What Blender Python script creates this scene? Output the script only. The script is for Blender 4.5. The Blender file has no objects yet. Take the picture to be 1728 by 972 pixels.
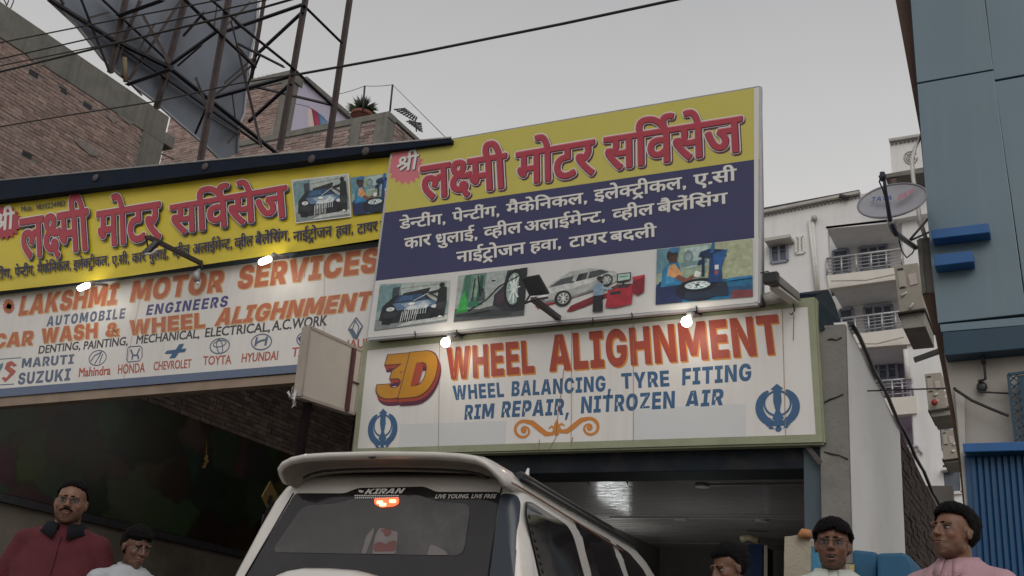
import bpy, bmesh, math, random
from mathutils import Vector, Matrix, noise

R = math.radians
scene = bpy.context.scene
COL = scene.collection
random.seed(7)

# ---------------------------------------------------------------- camera
# orientation solved from the vanishing points of the facade and of its verticals
F_PX = 1811.5
CX, CY = 864.0, 486.0
ROT = Matrix(((0.8875813, -0.09314125, -0.45113651),
              (0.45272576, 0.35725968, 0.81694853),
              (0.08508128, -0.92934936, 0.35926445)))      # world = ROT @ (right, down, forward)
EYE = Vector((0.0, 0.0, 0.75))
cam_data = bpy.data.cameras.new('camera')
cam = bpy.data.objects.new('camera', cam_data)
COL.objects.link(cam)
cam_data.sensor_width = 36.0
cam_data.lens = 36.0 * F_PX / 1728.0
cam_data.clip_start = 0.05
cam_data.clip_end = 3000.0
rx = ROT @ Vector((1, 0, 0)); ru = ROT @ Vector((0, -1, 0)); rb = ROT @ Vector((0, 0, -1))
cam.matrix_world = Matrix(((rx.x, ru.x, rb.x, EYE.x), (rx.y, ru.y, rb.y, EYE.y), (rx.z, ru.z, rb.z, EYE.z), (0, 0, 0, 1)))
scene.camera = cam

# ---------------------------------------------------------------- sky and sun (overcast evening)
SUN_ELEV, SUN_AZ = 36.0, 152.0       # degrees; the veiled sun stands behind the camera
world = bpy.data.worlds.new('World')
scene.world = world
world.use_nodes = True
wn = world.node_tree; wn.nodes.clear()
w_out = wn.nodes.new('ShaderNodeOutputWorld')
w_bg = wn.nodes.new('ShaderNodeBackground')
w_sky = wn.nodes.new('ShaderNodeTexSky')
w_sky.sky_type = 'NISHITA'; w_sky.sun_disc = False
w_sky.sun_elevation = R(SUN_ELEV); w_sky.sun_rotation = R(SUN_AZ)
w_sky.dust_density = 6.0; w_sky.air_density = 1.5; w_sky.ozone_density = 1.0
w_hsv = wn.nodes.new('ShaderNodeHueSaturation'); w_hsv.inputs['Saturation'].default_value = 0.25
w_geo = wn.nodes.new('ShaderNodeTexCoord')
w_sep = wn.nodes.new('ShaderNodeSeparateXYZ')
w_ramp = wn.nodes.new('ShaderNodeValToRGB')              # the even cloud layer: paler and warmer low down
e = w_ramp.color_ramp.elements
e[0].position = 0.0; e[0].color = (6.4, 6.1, 5.6, 1)
e[1].position = 1.0; e[1].color = (2.9, 3.0, 3.25, 1)
m1 = e.new(0.42); m1.color = (5.5, 5.4, 5.3, 1)
m2 = e.new(0.60); m2.color = (4.2, 4.2, 4.25, 1)
w_mix = wn.nodes.new('ShaderNodeMixRGB'); w_mix.inputs[0].default_value = 0.88
w_noise = wn.nodes.new('ShaderNodeTexNoise'); w_noise.inputs['Scale'].default_value = 1.6
w_noise.inputs['Detail'].default_value = 4.0
w_nm = wn.nodes.new('ShaderNodeMapRange'); w_nm.inputs['To Min'].default_value = 0.88; w_nm.inputs['To Max'].default_value = 1.10
w_mul = wn.nodes.new('ShaderNodeMixRGB'); w_mul.blend_type = 'MULTIPLY'; w_mul.inputs[0].default_value = 1.0
L = wn.links.new
L(w_geo.outputs['Generated'], w_sep.inputs[0]); L(w_sep.outputs['Z'], w_ramp.inputs[0])
L(w_sky.outputs[0], w_hsv.inputs['Color']); L(w_hsv.outputs[0], w_mix.inputs[1]); L(w_ramp.outputs[0], w_mix.inputs[2])
L(w_geo.outputs['Generated'], w_noise.inputs['Vector']); L(w_noise.outputs[0], w_nm.inputs[0])
L(w_mix.outputs[0], w_mul.inputs[1]); L(w_nm.outputs[0], w_mul.inputs[2])
L(w_mul.outputs[0], w_bg.inputs['Color']); L(w_bg.outputs[0], w_out.inputs[0])
w_bg.inputs['Strength'].default_value = 0.115

sun_data = bpy.data.lights.new('sun', 'SUN')
sun_data.energy = 0.70; sun_data.angle = R(40); sun_data.color = (1.0, 0.96, 0.92)
sun = bpy.data.objects.new('sun', sun_data); COL.objects.link(sun)
_az, _el = R(SUN_AZ), R(SUN_ELEV)
sd = Vector((math.sin(_az) * math.cos(_el), math.cos(_az) * math.cos(_el), math.sin(_el)))
sun.rotation_euler = sd.to_track_quat('Z', 'Y').to_euler()
sun.location = sd * 50

scene.view_settings.view_transform = 'Standard'
scene.view_settings.look = 'None'
scene.view_settings.exposure = 0.0
scene.view_settings.gamma = 1.0
scene.view_settings.use_curve_mapping = False
scene.cycles.max_bounces = 6
scene.cycles.sample_clamp_indirect = 4.0

# ---------------------------------------------------------------- helpers
def P(px, py, ax, val):
    """the point of the plane ax = val that is seen in direction (px, py) of the photograph"""
    d = ROT @ Vector((px - CX, py - CY, F_PX))
    i = 'xyz'.index(ax)
    return EYE + d * ((val - EYE[i]) / d[i])

def tag(o, label=None, cat=None, group=None, kind=None):
    if label: o['label'] = label
    if cat: o['category'] = cat
    if group: o['group'] = group
    if kind: o['kind'] = kind
    return o

def empty(name, loc, label, cat, group=None, rz=0.0):
    o = bpy.data.objects.new(name, None)
    COL.objects.link(o)
    o.empty_display_size = 0.1
    o.location = loc; o.rotation_euler = (0, 0, rz)
    bpy.context.view_layer.update()
    return tag(o, label, cat, group)

def smooth_only(mb): return False

class MB:
    """collects world-space geometry and links it as one mesh object"""
    def __init__(self):
        self.v = []; self.f = []; self.m = []; self.c = []; self.s = []
    def add(self, vs, fs, m=0, col=None, smooth=False):
        b = len(self.v)
        self.v += [tuple(p) for p in vs]
        for f in fs:
            self.f.append([b + i for i in f]); self.m.append(m); self.c.append(col); self.s.append(smooth)
        return self
    def box(self, lo, hi, m=0, col=None):
        x0, y0, z0 = lo; x1, y1, z1 = hi
        return self.hexa([(x0,y0,z0),(x1,y0,z0),(x1,y1,z0),(x0,y1,z0),(x0,y0,z1),(x1,y0,z1),(x1,y1,z1),(x0,y1,z1)], m, col)
    def hexa(self, p, m=0, col=None):
        return self.add(p, [(0,3,2,1),(4,5,6,7),(0,1,5,4),(1,2,6,5),(2,3,7,6),(3,0,4,7)], m, col)
    def beam(self, a, b, w, h=None, up=(0,0,1), m=0):
        a = Vector(a); b = Vector(b); h = h or w
        d = (b - a).normalized(); up = Vector(up)
        if abs(d.dot(up)) > 0.95: up = Vector((1, 0, 0))
        s = d.cross(up).normalized(); u = s.cross(d)
        s *= w / 2; u *= h / 2
        return self.hexa([a-s-u, b-s-u, b+s-u, a+s-u, a-s+u, b-s+u, b+s+u, a+s+u], m)
    def angle(self, a, b, w, t=0.008, up=(0,0,1), m=0):
        """an L-section steel member"""
        a = Vector(a); b = Vector(b); d = (b - a).normalized(); up = Vector(up)
        if abs(d.dot(up)) > 0.95: up = Vector((1, 0, 0))
        s = d.cross(up).normalized(); u = s.cross(d)
        self.beam(a - u*w/2, b - u*w/2, w, t, u, m)
        self.beam(a - s*(w/2) , b - s*(w/2), t, w, u, m)
        return self
    def tube(self, pts, r, n=8, m=0, cap=True, smooth=True):
        pts = [Vector(p) for p in pts]; rs = r if isinstance(r, (list, tuple)) else [r]*len(pts)
        rings = []; up = Vector((0,0,1))
        for i, p in enumerate(pts):
            d = (pts[min(i+1, len(pts)-1)] - pts[max(i-1, 0)])
            if d.length < 1e-9: d = Vector((0,0,1))
            d.normalize()
            ref = Vector((1,0,0)) if abs(d.z) > 0.9 else up
            s = d.cross(ref).normalized(); u = s.cross(d)
            rings.append([p + (s*math.cos(2*math.pi*k/n) + u*math.sin(2*math.pi*k/n))*rs[i] for k in range(n)])
        vs = [q for rg in rings for q in rg]; fs = []
        for i in range(len(pts)-1):
            for k in range(n):
                a = i*n+k; b = i*n+(k+1) % n
                fs.append((a, b, b+n, a+n))
        self.add(vs, fs, m, None, smooth)
        if cap:
            b0 = len(self.v) - len(vs)
            self.f.append([b0+k for k in range(n)][::-1]); self.m.append(m); self.c.append(None); self.s.append(False)
            b1 = b0 + (len(pts)-1)*n
            self.f.append([b1+k for k in range(n)]); self.m.append(m); self.c.append(None); self.s.append(False)
        return self
    def slab(self, poly, n, t, m=0, col=None):
        """polygon (world points) given thickness t along n"""
        n = Vector(n) * t; k = len(poly)
        a = [Vector(p) for p in poly]; b = [p + n for p in a]
        self.add(a + b, [list(range(k))[::-1], list(range(k, 2*k))] + [(i, (i+1) % k, k+(i+1) % k, k+i) for i in range(k)], m, col)
        return self
    def ball(self, c, r, m=0, seg=12, rings=8, M=None):
        c = Vector(c); r = Vector(r) if isinstance(r, (tuple, list, Vector)) else Vector((r,r,r))
        vs = []; fs = []
        for i in range(rings+1):
            th = math.pi*i/rings
            for k in range(seg):
                ph = 2*math.pi*k/seg
                q = Vector((r.x*math.sin(th)*math.cos(ph), r.y*math.sin(th)*math.sin(ph), r.z*math.cos(th)))
                if M is not None: q = M @ q
                vs.append(c + q)
        for i in range(rings):
            for k in range(seg):
                fs.append((i*seg+k, (i+1)*seg+k, (i+1)*seg+(k+1) % seg, i*seg+(k+1) % seg))
        return self.add(vs, fs, m, None, True)
    def build(self, name, mats, parent=None, bevel=0.0, label=None, cat=None, group=None, kind=None):
        me = bpy.data.meshes.new(name)
        org = Vector((0,0,0))
        if parent is None and self.v:
            xs = [p[0] for p in self.v]; ys = [p[1] for p in self.v]; zs = [p[2] for p in self.v]
            org = Vector(((min(xs)+max(xs))/2, (min(ys)+max(ys))/2, min(zs)))
        elif parent is not None:
            org = parent.matrix_world.translation.copy()
        me.from_pydata([(p[0]-org.x, p[1]-org.y, p[2]-org.z) for p in self.v], [], self.f)
        if not isinstance(mats, (list, tuple)): mats = [mats]
        for mt in mats: me.materials.append(mt)
        me.polygons.foreach_set('material_index', self.m)
        me.polygons.foreach_set('use_smooth', self.s)
        if any(c is not None for c in self.c):
            ca = me.color_attributes.new('print', 'FLOAT_COLOR', 'CORNER')
            for poly, c in zip(me.polygons, self.c):
                cc = (*(c or (1,1,1)), 1.0)
                for li in poly.loop_indices: ca.data[li].color = cc
        if bevel or not ('lettering' in name or kind == 'stuff' or smooth_only(self)):
            bm = bmesh.new(); bm.from_mesh(me)
            bmesh.ops.remove_doubles(bm, verts=bm.verts, dist=1e-6) if bevel else None
            bmesh.ops.recalc_face_normals(bm, faces=bm.faces) if not any(c is not None for c in self.c) else None
            if bevel:
                es = [ed for ed in bm.edges if len(ed.link_faces) == 2 and ed.calc_face_angle(0) > 0.6]
                if es: bmesh.ops.bevel(bm, geom=es, offset=bevel, segments=2, affect='EDGES', profile=0.6, clamp_overlap=True)
            bm.to_mesh(me); bm.free()
        me.update()
        o = bpy.data.objects.new(name, me)
        COL.objects.link(o)
        if parent is None:
            o.location = org
        else:
            o.parent = parent
            # parents are unrotated at build time, so the local frame is a pure shift
        if parent is None: bpy.context.view_layer.update()
        else: o.matrix_world = Matrix.Translation(org)
        return tag(o, label, cat, group, kind)

def copy_tree(o, parent=None):
    c = o.copy(); COL.objects.link(c)
    if parent is not None: c.parent = parent
    for ch in list(o.children): copy_tree(ch, c)
    return c

# ---------------------------------------------------------------- materials
MATS = {}
def mat(name, col, rough=0.6, var=0.12, scale=6.0, bump=0.0, bscale=60.0, metal=0.0, dirt=None, dirt_amt=0.0, dirt_scale=2.0,
        spec=0.5, streak=False, emit=None, estr=0.0, coat=0.0, island=0.0):
    if name in MATS: return MATS[name]
    m = bpy.data.materials.new(name); m.use_nodes = True
    nt = m.node_tree; N = nt.nodes; K = nt.links.new
    b = N['Principled BSDF']
    b.inputs['Roughness'].default_value = rough; b.inputs['Metallic'].default_value = metal
    b.inputs['Specular IOR Level'].default_value = spec
    if coat: b.inputs['Coat Weight'].default_value = coat; b.inputs['Coat Roughness'].default_value = 0.08
    if emit: b.inputs['Emission Color'].default_value = (*emit, 1); b.inputs['Emission Strength'].default_value = estr
    tc = N.new('ShaderNodeTexCoord'); geo = N.new('ShaderNodeNewGeometry')
    nz = N.new('ShaderNodeTexNoise'); nz.inputs['Scale'].default_value = scale; nz.inputs['Detail'].default_value = 6; nz.inputs['Roughness'].default_value = 0.65
    K(geo.outputs['Position'], nz.inputs['Vector'])
    mr = N.new('ShaderNodeMapRange'); mr.inputs['From Min'].default_value = 0.25; mr.inputs['From Max'].default_value = 0.75
    mr.inputs['To Min'].default_value = 1 - var; mr.inputs['To Max'].default_value = 1 + var
    K(nz.outputs[0], mr.inputs[0])
    mx = N.new('ShaderNodeVectorMath'); mx.operation = 'SCALE'; mx.inputs[0].default_value = col[:3]
    K(mr.outputs[0], mx.inputs['Scale'])
    last = mx.outputs[0]
    if island:
        oi = N.new('ShaderNodeObjectInfo')
        ad = N.new('ShaderNodeMath'); ad.operation = 'ADD'; K(geo.outputs['Random Per Island'], ad.inputs[0]); K(oi.outputs['Random'], ad.inputs[1])
        fr = N.new('ShaderNodeMath'); fr.operation = 'FRACT'; K(ad.outputs[0], fr.inputs[0])
        m2 = N.new('ShaderNodeMapRange'); m2.inputs['To Min'].default_value = 1 - island; m2.inputs['To Max'].default_value = 1 + island * 0.7
        K(fr.outputs[0], m2.inputs[0])
        s2 = N.new('ShaderNodeVectorMath'); s2.operation = 'SCALE'; K(last, s2.inputs[0]); K(m2.outputs[0], s2.inputs['Scale']); last = s2.outputs[0]
    if dirt:
        n2 = N.new('ShaderNodeTexNoise'); n2.inputs['Scale'].default_value = dirt_scale; n2.inputs['Detail'].default_value = 8; n2.inputs['Roughness'].default_value = 0.7
        if streak:
            mp = N.new('ShaderNodeMapping'); mp.inputs['Scale'].default_value = (6.0, 6.0, 0.35)
            K(geo.outputs['Position'], mp.inputs['Vector']); K(mp.outputs[0], n2.inputs['Vector'])
        else: K(geo.outputs['Position'], n2.inputs['Vector'])
        r2 = N.new('ShaderNodeMapRange'); r2.inputs['From Min'].default_value = 0.48; r2.inputs['From Max'].default_value = 0.78
        r2.inputs['To Max'].default_value = dirt_amt
        K(n2.outputs[0], r2.inputs[0])
        md = N.new('ShaderNodeMixRGB'); md.inputs[2].default_value = (*dirt, 1)
        K(r2.outputs[0], md.inputs[0]); K(last, md.inputs[1]); last = md.outputs[0]
    K(last, b.inputs['Base Color'])
    if bump:
        nb = N.new('ShaderNodeTexNoise'); nb.inputs['Scale'].default_value = bscale; nb.inputs['Detail'].default_value = 5
        K(geo.outputs['Position'], nb.inputs['Vector'])
        bp = N.new('ShaderNodeBump'); bp.inputs['Strength'].default_value = bump; bp.inputs['Distance'].default_value = 0.02
        K(nb.outputs[0], bp.inputs['Height']); K(bp.outputs[0], b.inputs['Normal'])
    MATS[name] = m
    return m

def srgb(h):
    h = h.lstrip('#'); c = [int(h[i:i+2], 16)/255 for i in (0, 2, 4)]
    return tuple((x/12.92 if x <= 0.04045 else ((x+0.055)/1.055)**2.4) for x in c)

# flat print: the colour of each printed shape is stored with the mesh
m_print = bpy.data.materials.new('printed_ink'); m_print.use_nodes = True
_n = m_print.node_tree.nodes; _b = _n['Principled BSDF']; _b.inputs['Roughness'].default_value = 0.5
_a = _n.new('ShaderNodeVertexColor'); _a.layer_name = 'print'
_g = _n.new('ShaderNodeNewGeometry'); _z = _n.new('ShaderNodeTexNoise'); _z.inputs['Scale'].default_value = 22; _z.inputs['Detail'].default_value = 7
_r = _n.new('ShaderNodeMapRange'); _r.inputs['From Min'].default_value = .25; _r.inputs['From Max'].default_value = .75; _r.inputs['To Min'].default_value = 0.72; _r.inputs['To Max'].default_value = 1.28
_s = _n.new('ShaderNodeVectorMath'); _s.operation = 'SCALE'
_k = m_print.node_tree.links.new
_k(_g.outputs['Position'], _z.inputs['Vector']); _k(_z.outputs[0], _r.inputs[0]); _k(_a.outputs[0], _s.inputs[0]); _k(_r.outputs[0], _s.inputs['Scale']); _k(_s.outputs[0], _b.inputs['Base Color'])

def glass_mat(name, tint, dust, alpha, rough=0.05):
    """dusty tinted glass: part see-through, part dust, glossy on top"""
    m = bpy.data.materials.new(name); m.use_nodes = True
    nt = m.node_tree; N = nt.nodes; K = nt.links.new
    b = N['Principled BSDF']; b.inputs['Base Color'].default_value = (*dust, 1); b.inputs['Roughness'].default_value = rough
    t = N.new('ShaderNodeBsdfTransparent'); t.inputs[0].default_value = (*tint, 1)
    mx = N.new('ShaderNodeMixShader')
    nz = N.new('ShaderNodeTexNoise'); nz.inputs['Scale'].default_value = 3; nz.inputs['Detail'].default_value = 5
    g = N.new('ShaderNodeNewGeometry'); K(g.outputs['Position'], nz.inputs['Vector'])
    r = N.new('ShaderNodeMapRange'); r.inputs['To Min'].default_value = max(0, alpha-0.12); r.inputs['To Max'].default_value = min(1, alpha+0.12)
    K(nz.outputs[0], r.inputs[0]); K(r.outputs[0], mx.inputs[0]); K(b.outputs[0], mx.inputs[1]); K(t.outputs[0], mx.inputs[2])
    K(mx.outputs[0], N['Material Output'].inputs[0])
    return m

# ---------------------------------------------------------------- lettering
def bez_mesh(contours_list, offset, res=3):
    """outline glyphs (quadratic contours) -> one filled mesh; every glyph is filled by itself"""
    vs = []; fs = []
    for gi, (ox, contours) in enumerate(contours_list):
        cu = bpy.data.curves.new('glyph', 'CURVE'); cu.dimensions = '2D'; cu.fill_mode = 'BOTH'; cu.resolution_u = res
        cu.offset = offset
        for c in contours:
            n = len(c); pts = []
            for i in range(n):                                  # insert the implied on-curve points
                x, y, on = c[i]; x2, y2, on2 = c[(i+1) % n]
                pts.append((x, y, on))
                if not on and not on2: pts.append(((x+x2)/2, (y+y2)/2, True))
            k = next(i for i, p in enumerate(pts) if p[2]); pts = pts[k:] + pts[:k]
            knots = []; hl = {}; hr = {}
            i = 0
            while i < len(pts):
                p = pts[i]; knots.append((p[0], p[1])); j = len(knots)-1
                nx = pts[(i+1) % len(pts)]
                if nx[2]: i += 1
                else:
                    q = nx; e2 = pts[(i+2) % len(pts)]
                    hr[j] = (p[0] + 2/3*(q[0]-p[0]), p[1] + 2/3*(q[1]-p[1])); hl[j+1] = (e2[0] + 2/3*(q[0]-e2[0]), e2[1] + 2/3*(q[1]-e2[1]))
                    i += 2
            nk = len(knots)
            if nk in hl: hl[0] = hl.pop(nk)
            sp = cu.splines.new('BEZIER'); sp.bezier_points.add(nk-1); sp.use_cyclic_u = True
            for j, (x, y) in enumerate(knots):
                bp = sp.bezier_points[j]
                bp.handle_left_type = bp.handle_right_type = 'FREE'
                X = (x+ox)/1000; Y = y/1000
                bp.co = (X, Y, 0)
                px, py = knots[j-1]; nx_, ny_ = knots[(j+1) % nk]
                a = hl.get(j, (x + (px-x)/3, y + (py-y)/3)); b = hr.get(j, (x + (nx_-x)/3, y + (ny_-y)/3))
                bp.handle_left = ((a[0]+ox)/1000, a[1]/1000, 0); bp.handle_right = ((b[0]+ox)/1000, b[1]/1000, 0)
        ob = bpy.data.objects.new('glyph', cu)
        me = ob.to_mesh()
        b = len(vs); lift = (gi % 3) * 0.0003
        vs += [(v.co.x, v.co.y, lift) for v in me.vertices]
        fs += [[b+i for i in p.vertices] for p in me.polygons]
        ob.to_mesh_clear(); bpy.data.objects.remove(ob); bpy.data.curves.remove(cu)
    return vs, fs

def parse_contour(c):
    pp = []
    for t in c.split(','):
        on = not t.endswith('~'); a, b = t.rstrip('~').split(' '); pp.append((int(a), int(b), on))
    return pp

def deva_mesh(seq, offset=0.0):
    """seq of glyph keys; returns verts, faces, width, cap height (head-line height)"""
    x = 0; cl = []
    for ch in seq:
        if ch == ' ': x += 250; continue
        if ch == ',':
            c = [[(x0+20, y0, True) for x0, y0 in ((60, 110), (150, 110), (150, 10), (90, -90), (60, -90), (95, 10), (60, 10))]]
            cl.append((x, c)); x += 200; continue
        if ch == '_':
            c = [[(x0+20, y0, True) for x0, y0 in ((40, 0), (150, 0), (150, 110), (40, 110))]]
            cl.append((x, c)); x += 200; continue
        adv, s = DEVA[ch]
        cl.append((x, [parse_contour(c) for c in s.split(';')])); x += adv
    vs, fs = bez_mesh(cl, offset)
    return vs, fs, 0.0, x/1000, 0.622

def latin_mesh(s, res=3, spacing=0.0):
    """heavy block letters from the outline table"""
    x = 0; cl = []
    for ch in s:
        if ch == ' ': x += 260; continue
        adv, t = LATIN[ch]
        cs = [parse_contour(c) for c in t.split(';')]
        ar = [sum(c[i-1][0]*c[i][1] - c[i][0]*c[i-1][1] for i in range(len(c))) for c in cs]
        sg = 1 if max(ar, key=abs) > 0 else -1
        bb = lambda c: (min(p[0] for p in c), min(p[1] for p in c), max(p[0] for p in c), max(p[1] for p in c))
        for c, a in zip(cs, ar):                      # overlapping strokes are filled one by one
            if a*sg <= 0: continue
            B = bb(c); holes = []
            for h, ah in zip(cs, ar):
                H = bb(h)
                if ah*sg < 0 and H[0] >= B[0]-1 and H[1] >= B[1]-1 and H[2] <= B[2]+1 and H[3] <= B[3]+1: holes.append(h)
            cl.append((x, [c] + holes))
        x += adv + spacing*1000
    vs, fs = bez_mesh(cl, 0.0, res)
    xs = [v[0] for v in vs]
    return vs, fs, min(xs), max(xs), 0.728

def thin_mesh(s, res=3, spacing=1.0):
    """light hand-painted letters"""
    cu = bpy.data.curves.new('line', 'FONT'); cu.body = s; cu.size = 1.0; cu.resolution_u = res; cu.space_character = spacing
    ob = bpy.data.objects.new('line', cu)
    me = ob.to_mesh()
    vs = [(v.co.x, v.co.y, 0) for v in me.vertices]; fs = [list(p.vertices) for p in me.polygons]
    ob.to_mesh_clear(); bpy.data.objects.remove(ob); bpy.data.curves.remove(cu)
    xs = [v[0] for v in vs]
    return vs, fs, min(xs), max(xs), 0.682

def fatten(vs, fs, rx, ry):
    """thicken strokes by joining shifted copies, each a hair above the last"""
    if rx == 0 and ry == 0: return vs, fs
    V = []; F = []; k = 0
    st = [(-1,-1), (1,-1), (-1,1), (1,1)]
    if rx > 0.028: st = [(1.08*math.cos(2*math.pi*i/10), 1.08*math.sin(2*math.pi*i/10)) for i in range(10)]
    st.append((0,0))
    for dx, dy in st:
        b = len(V); V += [(x+dx*rx, y+dy*ry, z + k*0.0009) for x, y, z in vs]; F += [[b+i for i in f] for f in fs]; k += 1
    return V, F

def letters(kind, s, spacing=None):
    if kind == 'd': return deva_mesh(s)
    if kind == 'b': return latin_mesh(s, 3, spacing or 0.0)
    return thin_mesh(s, 3, spacing or 1.0)

def lay(vs, fs, bl, br, tl, Y, w0, w1, cap, lift, dpx=(0, 0), ax='y'):
    """map a line of letters on to the sign plane: its base line runs from bl to br and its height reaches tl"""
    A = P(bl[0]+dpx[0], bl[1]+dpx[1], ax, Y); B = P(br[0]+dpx[0], br[1]+dpx[1], ax, Y); T = P(tl[0]+dpx[0], tl[1]+dpx[1], ax, Y)
    U = (B - A) / (w1 - w0); V = (T - A) / cap
    n = Vector((0, -1, 0)) if ax == 'y' else Vector((1, 0, 0))
    return [A + U*(x - w0) + V*y + n*(lift + z)*.25 for x, y, z in vs]

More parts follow.
